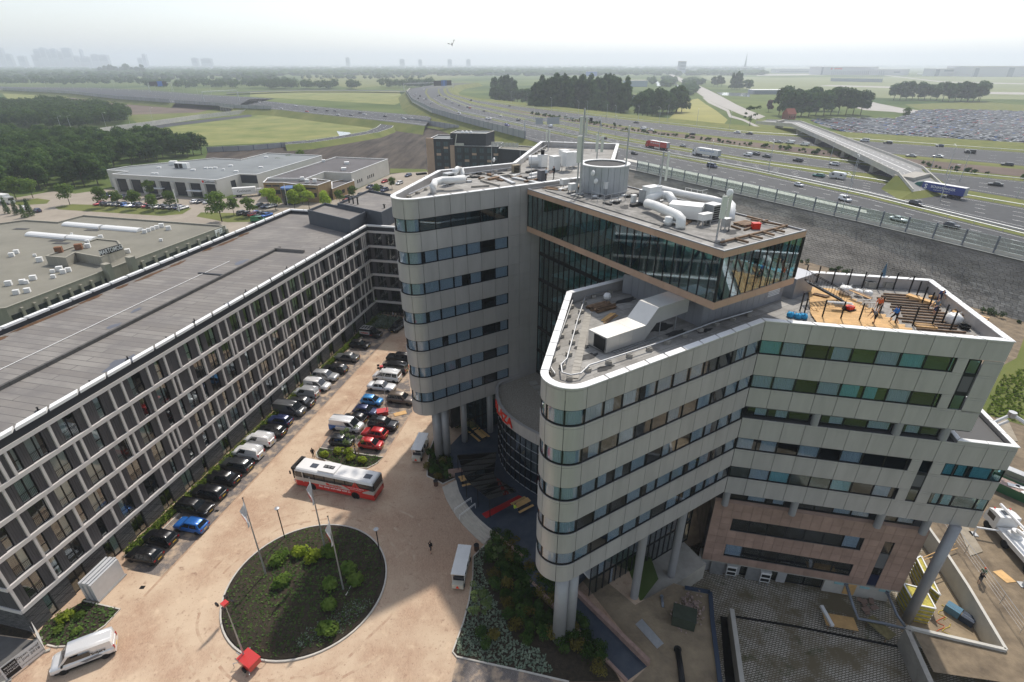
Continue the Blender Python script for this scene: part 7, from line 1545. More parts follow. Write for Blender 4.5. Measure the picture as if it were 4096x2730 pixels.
# motorway bushes
mass_trees('median_shrubbery','bushes growing between motorway and railway',[lerpL(hp(C3f),hp(C4n),vr.uniform(.1,.9))[4].lerp(lerpL(hp(C3f),hp(C4n),.5)[5],vr.random() * .75) for _ in range(90)] + [lerpL(hp(C3f),hp(C4n),vr.uniform(.05,.3))[1].lerp(lerpL(hp(C3f),hp(C4n),vr.uniform(.05,.3))[4],vr.random()) for _ in range(130)],L_mid,21,.6,2.6,60,.42)
mass_trees('wall_foot_shrubbery','bushes at the foot of the stone retaining wall',[rw_pt(vr.uniform(.15,.8),0) + Vector((-1.5 * vr.random() - .5,-1.0,-.3)) for _ in range(46)],L_shrub,22,.8,2.2,90,.22)
struct('meadow_ground',MB().sheet([(p.x,p.y) for p in (wr(2353,330,LOW),wr(2290,500,LOW),wr(2180,560,LOW),wr(2060,740,LOW),wr(1960,960,LOW),wr(2100,1010,LOW),wr(2353,1080,LOW),wr(2800,1000,LOW),wr(2700,300,LOW))],LOW + .03),M_grass)
# estate trees
for i,(x,y) in enumerate(((55,468),(180,470),(310,482),(437,492),(570,490))): tree('street',wk(x,y),'street tree on the lawn before the long row of cars, %s from the wood' % nth[i],'street trees on the estate lawn',.85)
for i,(x,y) in enumerate(((420,395),(1040,525),(1165,535))): tree('young',wk(x,y),'slim young tree on the estate, %s' % ('by the hall door','beside the birch','by the parked blue car')[i],None,1.1)
tree('street',wk(950,575),'drooping birch beside the workshop corner',None,1.3)
for i,(x,y) in enumerate(((215,590),(380,590),(500,585),(640,590),(160,560),(440,540))): tree('lime',wm(x,y),'bright green tree before the tan brick office, %s of six' % nth[i],'bright green trees before the brick office',.95)
for i,(x,y) in enumerate(((255,275),(345,245),(440,218))): tree('street',wm(x,y),'dark tree between the two halls, %s of three' % nth[i],None,.95)
for i,(x,y) in enumerate(((1195,415),(1070,470),(870,500),(760,540))): tree('young',wm(x,y),'small tree in the car park of the brick office, %s of four' % nth[i],None,.9)
for i,(x,y) in enumerate(((70,440),(150,450),(215,475),(268,460))): tree('cypress',w1(x,y),'dark cypress at the edge of the workshop yard, %s of four' % nth[i],'cypresses at the workshop',1.0)
for i,(x,y) in enumerate(((140,318),(285,310),(600,365))): tree('street',w1(x,y),'street tree at the edge of the wood, %s of three' % nth[i],None,1.1)
for i,(u,s) in enumerate(((-70,1),(-62,.9),(-54,.8),(-45,1.1),(-38,.7),(-24,1),(-16,.9))): tree('lime',FL(u,-33.5),'bright green tree between guest block and workshop, %s along the wall' % nth[i],'trees between guest block and workshop',.75 * s)
# hedge, beds
hg_ = thing('hedge','clipped green hedge along the foot of the guest block','hedge',FL(-35,1),world=True); rg = random.Random(8); lobes = []
u = -67.5
while u < -3: p = FL(u,1.05); lobes.append((p.x,p.y,.5,.65,.6,rg.uniform(.5,.68))); u += .55
cards(lobes,9000,.13,rg).build('foliage',L_hedge,hg_); MB().prism([FL(-67.8,.6),FL(-67.8,1.4),FL(-3,1.4),FL(-3,.6)],0,.55).build('branches',L_shrub,hg_); kerb('hedge_kerb',[FL(-68.3,1.9),FL(-2.5,1.9)],.15,.12)
def bush(p,r,h,lm,n,size,label,group,name='shrub'):
 t = thing(name,label,'shrub',tuple(p),vr.uniform(0,6.28),group); rg = random.Random(int(p[0] * 100)); lobes = [(rg.uniform(-.4,.4) * r,rg.uniform(-.4,.4) * r,h * .5,r * .65,r * .65,h * .5) for _ in range(4)]; cards(lobes,n,size,rg).build('foliage',lm,t); MB().tube([(0,0,-.05),(0,0,h * .6)],.05,5,r2=.02).build('stem',M_bark,t); return t
def islz(p): r = (Vector((p.x,p.y,0)) - IC).length; return .05 + .5 * max(0,1 - (r / IR) ** 2)
for i,(x,y) in enumerate(((385,905),(510,700),(590,735),(710,700),(835,820),(870,900),(705,940),(725,1060),(690,1215),(380,740))):
 p = wi(x,y,.5); p.z = islz(p) - .05; bush(p,1.05 if i != 9 else 1.2,1.25,L_young if i not in (1,2) else L_bright,420,.19,'leafy green bush on the round island, %s' % ('at the first flagpole foot','left of the middle flagpole','yellow green beside the middle flagpole','behind the middle flagpole','upper of the two beside the third flagpole','lower of the two beside the third flagpole','left of the third flagpole','below the third flagpole','nearest the lower kerb','thin and tall towards the first flagpole')[i],'bushes on the round island')
def tufts(name,label,polyL,step,lm,size,zf,n=5,flat=.6,seed=0):
 rg = random.Random(seed); mb = MB()
 for p in fill(polyL,step,.3):
  z = zf(p)
  for k in range(n):
   a = rg.uniform(0,6.28); s = size * rg.uniform(.6,1.2); d = Vector((math.cos(a),math.sin(a),rg.uniform(.3,1.2) * flat)).normalized(); q = Vector((-d.y,d.x,0)).normalized() * s * .28; b = Vector((p.x,p.y,z))
   mb.add([b,b + d * s * .55 + q,b + d * s,b + d * s * .55 - q],[(0,1,2,3)])
 o = mb.build(name,lm); tag(o,label,'plants',None,'stuff'); return o
circ = [IC + Vector((math.cos(i * .2618) * 8.0,math.sin(i * .2618) * 8.0,0)) for i in range(24)]
tufts('ground_cover','rows of low green plants on the round island',circ,.5,L_low,.32,islz,7,.8,1); V2 = lambda L: [Vector((p[0],p[1],0)) for p in L]
tufts('lavender','grey green tufts at the lower edge of the round island',[IC + Vector(q) for q in ((1.5,-7.6,0),(5.5,-5.6,0),(7.6,-2.2,0),(6.8,-1.2,0),(4.2,-3.2,0),(1.2,-6.2,0))],.42,L_lav,.3,islz,7,.7,2)
tufts('ground_cover','low plants in the bed behind the bus',V2(bed_bus),.4,L_low,.27,lambda p: .05,6,.7,3); tufts('ground_cover','low plants in the corner bed of the guest block',V2(bed_hotel),.45,L_low,.3,lambda p: .05,6,.8,4); tufts('lavender','grey green lavender tufts in the bed before the front wing',V2([wf(260,545),wf(180,630),wf(178,770),wf(148,960),wf(105,1120),wf(30,1335),wf(60,1370),wf(500,1462),wf(780,1520),wf(700,1330),wf(480,1250),wf(390,1050),wf(260,780),wf(250,640)]),.36,L_lav,.27,lambda p: .05,7,.7,5)
for i,(x,y) in enumerate(((640,1345),(760,1310),(850,1320),(870,1370),(960,1390))): bush(w4(x,y),.75,.95,L_bright,300,.16,'yellow green bush in the bed behind the bus, %s from the left kerb' % nth[i],'yellow green bushes behind the bus')
for i,(x,y,r) in enumerate(((570,1020,.9),(690,1010,.6),(660,1140,.5),(510,1130,.6))): bush(w5(x,y),r,r * 1.1,L_bright if i == 0 else L_young,260,.16,'green bush in the corner bed of the guest block, %s' % ('large and yellow','behind the yellow one','near the van','by the banner fence')[i],None)
shp = [wf(345,455),wf(440,480),wf(545,580),wf(640,700),wf(760,800),wf(870,950),wf(960,1080),wf(1080,1240),wf(1190,1400),wf(1210,1490),wf(1120,1490),wf(950,1360),wf(760,1290),wf(560,1250),wf(470,1180),wf(420,1080),wf(370,950),wf(300,800),wf(280,690),wf(290,560)]
sb_ = fill([Vector((p.x,p.y,0)) for p in shp],1.12,.3)
for i,p in enumerate(sb_[:180]): ol = (i * 7) % 9 < 2; bush(p,vr.uniform(.75,1.0),vr.uniform(1.0,1.7),L_olive if ol else L_shrub,330,.115,'%s rhododendron in the dense bed before the front wing' % ('bronze tinged' if ol else 'dark green'),'rhododendrons before the front wing','rhododendron')
for i,(x,y) in enumerate(((235,1200),(330,1215),(285,1280))): bush(wf(x,y),.75,1.0,L_olive if i == 1 else L_shrub,330,.11,'clipped shrub among the lavender, %s of three' % ('left','bronze right','lower')[i],None)
cb_ = fill([Vector((p[0],p[1],0)) for p in bed_col],1.05,.25)
for i,p in enumerate(cb_[:26]): bush(p,.72,1.0,L_shrub if i % 5 else L_olive,280,.11,'evergreen shrub around the foot of the round columns','shrubs around the columns')
for i,(x,y) in enumerate(((1700,1000),(1760,1050),(1800,1090))): bush(w4(x,y),.95,1.3,L_shrub,300,.12,'evergreen shrub below the tower beside the granite wall, %s of three' % nth[i],None)
tree('sapling',w4(905,1320),'young staked tree in the bed behind the bus',None,1.05)
for i,(x,y) in enumerate(((360,690),(215,1110),(230,1040))): tree('sapling',wf(x,y),'thin young tree in the lavender bed, %s of three' % nth[i],None,.9)
tree('sapling',w5(330,900),'thin young tree at the corner of the guest block',None,1.2); tree('sapling',w5(470,880),'twiggy young tree leaning by the plasterboards',None,.9); tree('sapling',w2(1060,1300),'young tree in the inner corner of the courtyard',None,1.0)
struct('corner_lawn',MB().sheet([(p.x,p.y) for p in (w2(985,1410),w2(1215,1435),w2(1300,1360),w2(1100,1290))],.05),M_grass); tufts('long_grass','long grass in the inner corner of the courtyard',V2([w2(985,1410),w2(1215,1435),w2(1300,1340),w2(1080,1320)]),.5,L_lav,.7,lambda p: .05,7,1.6,7)
tufts('long_grass','wild grass on the meadow by the retaining wall',V2([wr(2200,640,LOW),wr(2353,600,LOW),wr(2353,1060,LOW),wr(2000,980,LOW)]),.9,L_hedge,.7,lambda p: LOW,6,1.2,9)
# ================================================================ people
SK = {k: mat('skin_' + k,c,.6) for k,c in dict(a=(.5,.3,.21),b=(.32,.18,.12)).items()}; CLOTH = {}
def cloth(c): return mat('cloth_%d_%d_%d' % tuple(int(x * 99) for x in c),c,.9)
def person(p,rz,label,shirt,legs,pose='stand',shorts=False,hair=(.03,.02,.015),hat=None,z=None,prop=None):
 lean,kneel,sit = 0,0,pose == 'sit'; step = .22 if pose == 'walk' else .06; H = Vector
 hip = H((0,0,.95 if not sit else .5)); k = .95 if pose == 'bend' else (.12 if pose == 'walk' else .04); ch = hip + H((math.sin(k) * .42,0,math.cos(k) * .42)); nk = ch + H((math.sin(k) * .12,0,math.cos(k) * .12)); hd = nk + H((math.sin(k * .8) * .1 + .02,0,math.cos(k * .8) * .1)); top = hd + H((.01,0,.13))
 V = [hip,ch,nk,hd,top]; Rd = [.155,.17,.06,.095,.075]; E = [(0,1),(1,2),(2,3),(3,4)]; K = ['s','s','k','k','k']
 def add(v,r,kd,par): V.append(v); Rd.append(r); K.append(kd); E.append((par,len(V) - 1)); return len(V) - 1
 for s in (-1,1):
  sh = add(ch + H((0,s * .19,.0)),.07,'s',1); fw = {'walk': s * .14,'work': .32,'bend': .1,'sit': .25,'stand': .03}[pose]; el = add(V[sh] + H((fw * .6,s * .06,-.28)),.05,'s',sh)
  wr_ = add(V[el] + H((fw * .9 + .05,-s * (.08 if pose == 'work' else .0),-.22 if pose != 'sit' else -.02)),.035,'k',el); pm_ = add(V[wr_] + H((.03,0,-.07)),.036,'k',wr_)
  for f in range(4): add(V[pm_] + H((.015 + .012 * f,s * .002,-.075 + .008 * abs(f - 1.5))),.011,'k',pm_)
  add(V[pm_] + H((.05,-s * .02,-.02)),.012,'k',pm_)
  hp_ = add(hip + H((0,s * .1,-.06)),.09,'l',0)
  kn = add(V[hp_] + (H((step * s + .04,0,-.40)) if not sit else H((.40,0,0))),.062,'l',hp_); an_ = add(H((V[kn].x + (-.12 if pose == 'walk' and s < 0 else -.04),V[kn].y,.09)),.045,'k' if shorts else 'l',kn); add(V[an_] + H((.17,s * .02,-.05)),.045,'b',an_)
 me = bpy.data.meshes.new('person'); me.from_pydata([tuple(v) for v in V],E,[]); o = bpy.data.objects.new('tmp',me)
 md = o.modifiers.new('s','SKIN'); ss = o.modifiers.new('u','SUBSURF'); ss.levels = ss.render_levels = 1
 for i,sv_ in enumerate(me.skin_vertices[0].data): sv_.radius = (Rd[i],Rd[i]); sv_.use_root = i == 0
 m2 = baked(o)
 m2.materials.clear(); mm = {'s': cloth(shirt),'l': cloth(legs),'k': SK['a'],'b': cloth((.02,.02,.02)),'h': cloth(hair)}; ks = list(mm)
 for q in ks: m2.materials.append(mm[q])
 for f in m2.polygons:
  c = f.center; best = min(E,key=lambda e: ((V[e[0]] + V[e[1]]) / 2 - c).length if (V[e[0]] - V[e[1]]).length < .25 else min((V[e[0]].lerp(V[e[1]],t) - c).length for t in (.2,.5,.8))); kd = K[best[1]]
  if best in ((2,3),(3,4)) and (c.z > hd.z + .05 or c.x < hd.x - .045): kd = 'h'
  f.material_index = ks.index(kd); f.use_smooth = True
 t = put('person',m2,None,(p[0],p[1],p[2] if z is None else z),rz); tag(t,label,'person'); t.scale = (1.03,) * 3
 if hat: MB().lathe([(.13,-.03),(.125,.03),(.09,.09),(.01,.12)],(top.x,top.y,top.z - .06),10).build('helmet',cloth(hat),t)
 return t
wv = W(2080,480,600,2352); wy = W(2550,700,700,1345); wz = W(1560,640,600,1345); wdk = W(3150,1050,946,1345); ZA,ZB,ZX = 36.1,28.41,36.57
DK,WHT,BLU = (.012,.012,.014),(.6,.6,.6),(.03,.14,.42)
person(wi(1388,692),R(75),'person in black shirt and shorts walking across the courtyard',DK,DK,'walk',True); person(w4(545,1352),R(100),'person in dark clothes standing behind the bus',DK,DK); person(w2(1228,1338),R(200),'person in a white shirt by the inner corner lawn',WHT,(.05,.06,.1)); person(w2(1252,1345),R(160),'person in a pale top and black trousers by the inner corner',(.5,.42,.34),DK)
person(wv(405,965,ZA),R(20),'person in a light shirt beside the roof fan on the rear wing',(.5,.55,.6),DK); person(wv(530,935,ZA),R(200),'person in a black vest on the rear wing roof',DK,(.03,.03,.035),'work')
DZ = ZB + .18
person(wdk(507,288,DZ),R(225),'worker in an orange shirt sawing timber on the roof deck',(.6,.14,.05),(.1,.09,.07),'work',True); person(wdk(600,345,DZ),R(110),'worker in a blue shirt crossing the roof deck',BLU,DK,'walk',True); person(wdk(490,348,DZ),R(180),'worker in a grey shirt bending over the deck boards',(.14,.14,.15),DK,'bend',True); person(wdk(830,300,ZB),R(190),'worker in a grey shirt and navy shorts between the deck posts',(.16,.18,.2),(.03,.04,.1),'work',True); person(wdk(855,225,ZB),R(250),'worker in navy at the far side of the roof deck',(.03,.05,.16),(.03,.04,.1),'bend')
person(wh(1745,1240,LOW),R(30),'person in a black shirt on the construction ground',DK,(.12,.12,.13),'work',True); person(wh(1770,1180,LOW),R(210),'worker with an orange helmet and green shirt',(.14,.25,.16),(.1,.1,.12),'stand',False,hat=(.7,.1,.02))
# ================================================================ front roof
duct = thing('air_duct','large shiny rectangular air duct kinked across the front roof','duct',(7.2,40.1,ZB),world=True); M_duct = mat('duct_foil',(.62,.61,.58),.32,.55,var=.06,scale=.6)
dA_,dB_ = Vector((6.54,40.93,0)),Vector((7.84,39.26,0)); prf = [(0,28.5,29.9),(4.4,28.5,29.95),(5.7,29.85,31.3),(9.6,30.0,31.38)]
for (u0,a0,b0),(u1,a1,b1) in zip(prf,prf[1:]):
 k = 3 if u1 - u0 > 2 else 1
 for i in range(k):
  f0,f1 = i / k,(i + 1) / k; U = [u0 + (u1 - u0) * f for f in (f0,f1)]; v = []
  for j,f in enumerate((f0,f1)):
   for s in (dA_,dB_):
    for z in (a0 + (a1 - a0) * f,b0 + (b1 - b0) * f): q = s + e1 * (U[j] - (.015 if j else 0)); v.append((q.x,q.y,z))
  MB().add(v,[(0,1,3,2),(4,6,7,5),(0,4,5,1),(2,3,7,6),(1,5,7,3),(0,2,6,4)]).build('duct_section',M_duct,duct)
m_ = (dA_ + dB_) / 2 - e1 * .02; MB().obox((m_.x,m_.y,29.2),(.04,1.9,1.2),A1).build('grille',M_dark,duct)
for u in (.6,3.6): q = m_ + e1 * u; MB().obox((q.x,q.y,28.46),(.25,2.1,.12),A1).build('support',M_galv,duct)
for u in (6.6,8.6): q = m_ + e1 * u + n1 * .8; MB().tube([(q.x,q.y,ZB),(q.x,q.y,30.0)],.04,6).build('support',M_galv,duct)
def tray(name,L,label,z=ZB + .45,r=.065):
 t = thing(name,label,'pipe',tuple(L[0]),world=True); LL = [Vector((p.x,p.y,z)) for p in L]; MB().tube(LL,r,6).build('pipe',M_galv,t)
 for p in walk(LL,2.2): MB().obox((p.x,p.y,z - .3),(.42,.42,.3),rnd.uniform(0,1)).build('foot',M_conc,t)
tray('roof_rail',pts(wb,[(880,130),(640,190),(560,430),(440,760),(430,830),(470,890)],ZB),'outer galvanised rail looping round the front roof edge'); tray('roof_rail',pts(wb,[(940,160),(730,215),(660,430),(570,760),(520,810),(530,880),(600,900),(690,885),(760,815),(1300,640),(1800,450),(2150,345)],ZB),'inner galvanised rail running back along the facade edge')
def plank_pile(name,p,rz,label,n,L,w_,m,layers=3,mess=.1,t=.05):
 th = thing(name,label,'timber',tuple(p),rz); rg = random.Random(int(p[0] * 7)); k = 0
 for l in range(layers):
  for i in range(n): MB().obox((rg.uniform(-mess,mess),(i - n / 2) * w_ * 1.08 + rg.uniform(-mess,mess) * .3,l * t + t / 2),(L * rg.uniform(.85,1),w_,t * .94),rg.uniform(-mess,mess) * .5).build('plank',m if rg.random() < .75 else M_oldw,th)
 return th
plank_pile('plank_pile',wb(860,280,ZB),A1,'messy stack of old boards on the front roof',5,2.4,.3,M_oldw,6,.3); plank_pile('plank_pile',wb(920,370,ZB),A1 + .3,'small heap of new boards beside the stack on the front roof',3,2.4,.22,M_wood,2,.25)
p = wb(915,225,ZB); MB().lathe([(.35,0),(.42,.25),(.3,.5),(.1,.55)],(p.x,p.y,ZB + .32),9).build('white_sack',M_whitebox); tag(bpy.data.objects['white_sack'],'white sack on the messy stack of boards','sack')
ld = thing('ladder','aluminium ladder lying beside the air duct','ladder',(8.7,39.1,ZB),A1 + .02)
for s in (0,.4): MB().box(0,s,.03,5.2,s + .05,.1).build('stile',M_galv,ld)
for i in range(17): MB().box(.15 + i * .3,.05,.05,.19 + i * .3,.4,.08).build('rung',M_galv,ld)
for i in range(22): f = i / 21; p = wb(755,330,ZB).lerp(wb(640,870,ZB),f); MB().obox((p.x,p.y,ZB + .03),(.62,.62,.05),1.35).build('roof_paver',M_conc,hotel)
for i,(x,y,rx,ry) in enumerate(((700,620,.8,.5),(760,700,1.2,.4),(1080,220,1.4,.5),(1350,450,1.6,.9),(900,800,.9,.4),(650,500,.4,.3),(1500,500,1.2,.5),(1750,480,1.0,.3))): q = wb(x,y,ZB); blob(q,rx,ry,ZB + .006 + i * .001,M_roofd,'roof_patch',hotel,A1,70 + i)
for i in range(26): q = wz(vr.uniform(300,1250),vr.uniform(110,200),ZA); blob(q,vr.uniform(.3,1.3),vr.uniform(.2,.5),ZA + .005 + i * .0004,M_roofd,'roof_patch',hotel,A1,120 + i)
ca_ = random.Random(77)
for i in range(70):
 p = wz(ca_.uniform(280,1340),ca_.uniform(105,205),ZA) if i < 48 else TLc + n1 * ca_.uniform(1.5,14) + e1 * ca_.uniform(1.8,9.5) + Vector((0,0,ZX)); s = ca_.uniform(.2,.55)
 MB().obox(p + Vector((0,0,s * .25)),(s * ca_.uniform(1,5),s,s * .5),A1 + ca_.choice((0,1.57,.3))).build('roof_curb',ca_.choice((M_galv,M_conc,M_whitebox,M_oldw,M_roofd)),hotel)
# ================================================================ roof deck of the front wing
deck = thing('roof_deck','half laid timber deck on the right hand roof terrace','deck',(33,48,ZB),world=True); o_d = bend - n2 * 1.35
def DP(u,v,z): q = o_d + e2 * u - n2 * v; return Vector((q.x,q.y,z))
nb = 46
for i in range(nb):
 v0 = .25 + i * .235; L1 = 13.9 - v0 * .12 - (v0 / 11) * 3.2 + .25 * math.sin(i * 2.1); u0 = 5.2 + max(0,(v0 - 3.6)) * .22
 if L1 > u0 + 1: q = DP((u0 + L1) / 2,v0,DZ - .02); put('deck_board',cbox(round((L1 - u0),1),.2,.035,M_wood),deck,q,A2)
for i in range(15): q = DP(15.6 + .2 * math.sin(i),.7 + i * .72,ZB + .1); put('joist',cbox(round(4.2 + .8 * math.sin(i * 1.7),1),.1,.14,M_oldw),deck,q,A2 + .02 * math.sin(i))
M_wetroof = mat('wet_roofing',(.13,.11,.09),.5,col2=(.32,.3,.27),scale=1.2,detail=8)
MB().sheet([DP(11.5,.2,0),DP(18.2,.2,0),DP(18.2,11.2,0),DP(9.5,11.2,0)],ZB + .006).build('roof_patch',M_wetroof,deck)
pm_ = MB().box(-.05,-.05,0,.05,.05,1.9).mesh('post',M_blackm); fence = thing('deck_railing','black steel posts of an unfinished railing round the roof deck','railing',tuple(DP(9,0,ZB)),world=True)
for x,y in ((90,308),(195,318),(300,328),(405,338),(520,300),(608,352),(710,362),(820,358),(925,385),(878,345),(690,172),(728,205),(762,238),(798,272),(600,155),(508,152),(422,148),(342,130),(250,128),(165,115),(95,108),(70,275)): put('post',pm_,fence,wdk(x,y,ZB))
stt = thing('deck_stairs','black steel stair with railing down to the roof deck','stairs',tuple(wdk(330,215,ZB)),world=True); a,b = wdk(110,108,30.6),wdk(320,222,DZ)
for s in (-.5,.5):
 q = Vector((-(b - a).y,(b - a).x,0)).normalized() * s; MB().tube([a + q,b + q],.09,4).build('stringer',M_blackm,stt); MB().tube([a + q + Vector((0,0,1)),b + q + Vector((0,0,1))],.03,5).build('handrail',M_blackm,stt)
 for i in range(15): r_ = a.lerp(b,i / 14) + q; MB().tube([r_,r_ + Vector((0,0,1))],.014,4).build('baluster',M_blackm,stt)
for i in range(11): r_ = a.lerp(b,(i + .5) / 11); d = b - a; put('tread',cbox(.28,1.0,.04,M_blackm),stt,r_,math.atan2(d.y,d.x))
q = wdk(90,110,29.5); MB().obox((q.x - 1.2,q.y - .3,29.5),(3.4,2.4,2.2),A1).build('landing_block',M_greyc,stt)
def bigbag(p,s,label):
 t = thing('big_bag',label,'sack',tuple(p)); rg = random.Random(int(p[0] * 31)); mb = MB().lathe([(s * .75,0),(s * .98,s * .3),(s,s * .8),(s * .85,s * 1.15),(s * .45,s * 1.35),(s * .2,s * 1.25)],(0,0,0),10); mb.v = [(x * rg.uniform(.82,1.15),y * rg.uniform(.82,1.15),z * rg.uniform(.9,1.1)) for x,y,z in mb.v]; mb.build('bag',M_whitebox,t,smooth=True)
 for k in range(3): a = k * 2.1; MB().tube([(math.cos(a) * s * .6,math.sin(a) * s * .6,s * 1.1),(math.cos(a) * s * .75,math.sin(a) * s * .75,s * 1.6),(math.cos(a + .5) * s * .6,math.sin(a + .5) * s * .6,s * 1.15)],.03,4).build('loop',M_whitebox,t)
bigbag(wdk(325,180,DZ),.68,'tall white rubble bag beside the deck stair'); bigbag(wdk(400,182,DZ),.4,'small slumped white bag right of the tall bag'); bigbag(wdk(455,190,DZ),.42,'smallest white bag near the orange shirted worker'); bigbag(wdk(935,345,ZB),.72,'white rubble bag near the corner of the roof deck')
plank_pile('plank_pile',wdk(1030,320,ZB),A2 - R(38),'stack of new boards in the corner of the roof deck',6,2.9,.2,M_wood,4,.03,.11); plank_pile('plank_pile',wdk(768,225,ZB),A2 - R(50),'long stack of beams by the deck posts',3,3.2,.2,M_wood,3,.04,.12); plank_pile('plank_pile',wdk(785,365,ZB),A2,'low heap of old boards at the front parapet',5,1.8,.14,M_wood,3,.15); plank_pile('plank_pile',wdk(190,190,DZ),A2 - .5,'short offcuts under the deck stair',3,1.4,.15,M_oldw,3,.2); plank_pile('plank_pile',wdk(145,262,DZ),A3,'loose boards lying on the near end of the deck',3,1.3,.2,M_wood,1,.2); plank_pile('plank_pile',wdk(855,205,ZB),A2,'pale boards at the far parapet of the deck',4,1.6,.14,M_wood,4,.2)
for i,(x,y,s) in enumerate(((460,272,'left'),(440,255,'middle'),(520,262,'right'))):
 p = wdk(x,y,DZ); t = thing('saw_horse','folding saw horse on the roof deck, %s of three' % s,'trestle',tuple(p),A2 + i * .4)
 for a_,b_ in ((-.4,.25),(-.4,-.25),(.4,.25),(.4,-.25)): MB().tube([(a_,b_,0),(a_ * .8,0,.75)],.02,4).build('leg',M_galv,t)
 MB().box(-.45,-.03,.74,.45,.03,.8).build('top_bar',M_galv,t)
 if i == 2: MB().obox((0,0,.86),(1.3,.5,.06),.2).build('board',M_oldw,t)
p = wdk(408,220,DZ); plank_pile('leaning_board',(p.x,p.y,p.z + .75),A2 - 1.0,'boards laid across the saw horses',3,2.6,.16,M_wood,1,.05)
p = wdk(280,268,DZ); wbw = thing('wheelbarrow','wheelbarrow with white pipes on the roof deck','wheelbarrow',tuple(p),A2); MB().add([(-.5,-.3,.65),(.5,-.3,.65),(.5,.3,.65),(-.5,.3,.65),(-.3,-.2,.35),(.3,-.2,.35),(.3,.2,.35),(-.3,.2,.35)],[(4,5,6,7),(0,1,5,4),(1,2,6,5),(2,3,7,6),(3,0,4,7)]).build('tray',M_galv,wbw); put('wheel',MB().lathe([(.1,-.05),(.2,-.05),(.2,.05),(.1,.05)],(0,0,0),12).mesh('wheel',M_tyre),wbw,(.6,0,.2)).rotation_euler = (R(90),0,0)
for s in (-.2,.2): MB().tube([(.6,s * .4,.2),(-1.0,s * 1.3,.6)],.025,5).build('handle',M_galv,wbw); MB().tube([(-1.1,s * .5,.72),(1.2,s * .5,.74)],.06,6).build('pipe',M_whitebox,wbw)
p = wdk(520,130,ZB); pr_ = thing('parasol','folded blue parasol at the far parapet of the deck','parasol',tuple(p)); MB().tube([(0,0,0),(.15,0,2.6)],.03,5).build('pole',M_galv,pr_); MB().lathe([(.05,.9),(.24,1.1),(.12,2.0),(.02,2.5)],(.08,0,0),8).build('canopy',cloth((.08,.14,.2)),pr_)
p = wdk(1005,378,ZB); mt_ = thing('mortar_tub','black mortar tub in the deck corner','tub',tuple(p)); MB().lathe([(.36,0),(.46,.35),(.42,.35),(.33,.04),(.01,.04)],(0,0,0),16).build('tub',M_trim,mt_)
p = wdk(350,270,DZ); cs = thing('chop_saw','red and white table saw on the roof deck','saw',tuple(p),.4); MB().box(-.35,-.3,.1,.35,.3,.4).build('housing',M_red,cs); MB().lathe([(.22,-.02),(.22,.02)],(0,0,.6),14).build('guard',M_whitebox,cs); MB().box(-.5,-.4,0,.5,.4,.1).build('base',M_trim,cs)
for i,(x,y,c,s) in enumerate(((15,310,BLU,'leftmost'),(55,318,(.05,.35,.6),'middle'),(90,320,(.05,.35,.6),'right'))): p = wdk(x,y,ZB); t = bigbag(p,.36,'crumpled blue sack at the near corner of the deck, %s' % s); bpy.data.objects[-1 if 0 else 0]
for o in bpy.data.objects:
 if o.get('label','').startswith('crumpled blue sack'):
  for ch in o.children: ch.data.materials.clear(); ch.data.materials.append(cloth((.04,.3,.55)))
for i,x in enumerate((455,475,555,572,620,665)): p = wdk(x,138 + (i % 2) * 4,ZB); MB().obox((p.x,p.y,ZB + .3),(.8,.5,.6),A2).build('ballast_block',M_conc,deck)
# ================================================================ equipment on the rear wing and the glass box
drum = thing('water_tank','round grey clad tank house on the roof','tank',(10.9,65.3,ZX),world=True)
for i in range(24):
 a0,a1 = i * math.pi / 12,(i + 1) * math.pi / 12 - .012; arc_piece(Vector((10.9,65.3,0)),2.75,2.85,a0,a1,ZX,ZX + 3.0,2).build('cladding_sheet',M_greyc if 0 else mat('tank_sheet',(.42,.44,.46),.45,.4,var=.06,scale=.8),drum)
MB().lathe([(2.74,2.93),(.01,2.98)],(10.9,65.3,ZX),24).build('tank_top',M_roofd,drum); arc_piece(Vector((10.9,65.3,0)),2.45,2.95,0,2 * math.pi - .001,ZX + 3.0,ZX + 3.1,32).build('rim',M_whitebox,drum)
def unit(name,p,size,label,m=M_whitebox,rz=A1,cat='cabinet',legs=0.0,grille=None):
 t = thing(name,label,cat,tuple(p),rz); x,y,z = size; MB().box(-x / 2,-y / 2,legs,x / 2,y / 2,legs + z).build('housing',m,t); MB().box(-x / 2 - .04,-y / 2 - .04,legs + z,x / 2 + .04,y / 2 + .04,legs + z + .05).build('lid',m,t)
 if legs:
  for sx in (-1,1):
   for sy in (-1,1): MB().box(sx * x * .42 - .04,sy * y * .42 - .04,0,sx * x * .42 + .04,sy * y * .42 + .04,legs).build('leg',M_galv,t)
 if grille:
  for k in range(grille): MB().box(-x / 2 + .08,-y / 2 - .015,legs + .12 + k * (z - .2) / grille,x / 2 - .08,-y / 2 - .002,legs + .12 + (k + .7) * (z - .2) / grille).build('grille_slat',M_dark,t)
 return t
for i,(x,y,s,lg,nm) in enumerate(((350,745,(1.1,1.1,1.7),.1,'with a black flue, leftmost of the row'),(540,795,(1.2,1.2,1.9),.1,'second of the row'),(690,700,(1.3,1.2,1.9),.2,'hindmost of the cluster'),(735,800,(1.3,1.2,1.9),.7,'front one on tall legs'),(840,745,(1.2,1.2,1.9),.3,'right end of the cluster'))): unit('equipment_cabinet',wv(x,y,ZA),s,'white rooftop cabinet on the rear wing, ' + nm,legs=lg)
p = wv(355,560,ZA); MB().lathe([(.28,1.8),(.28,2.4),(.34,2.4),(.3,2.5)],wv(350,745,ZA),10).build('flue',M_blackm,by.get('x') or drum)
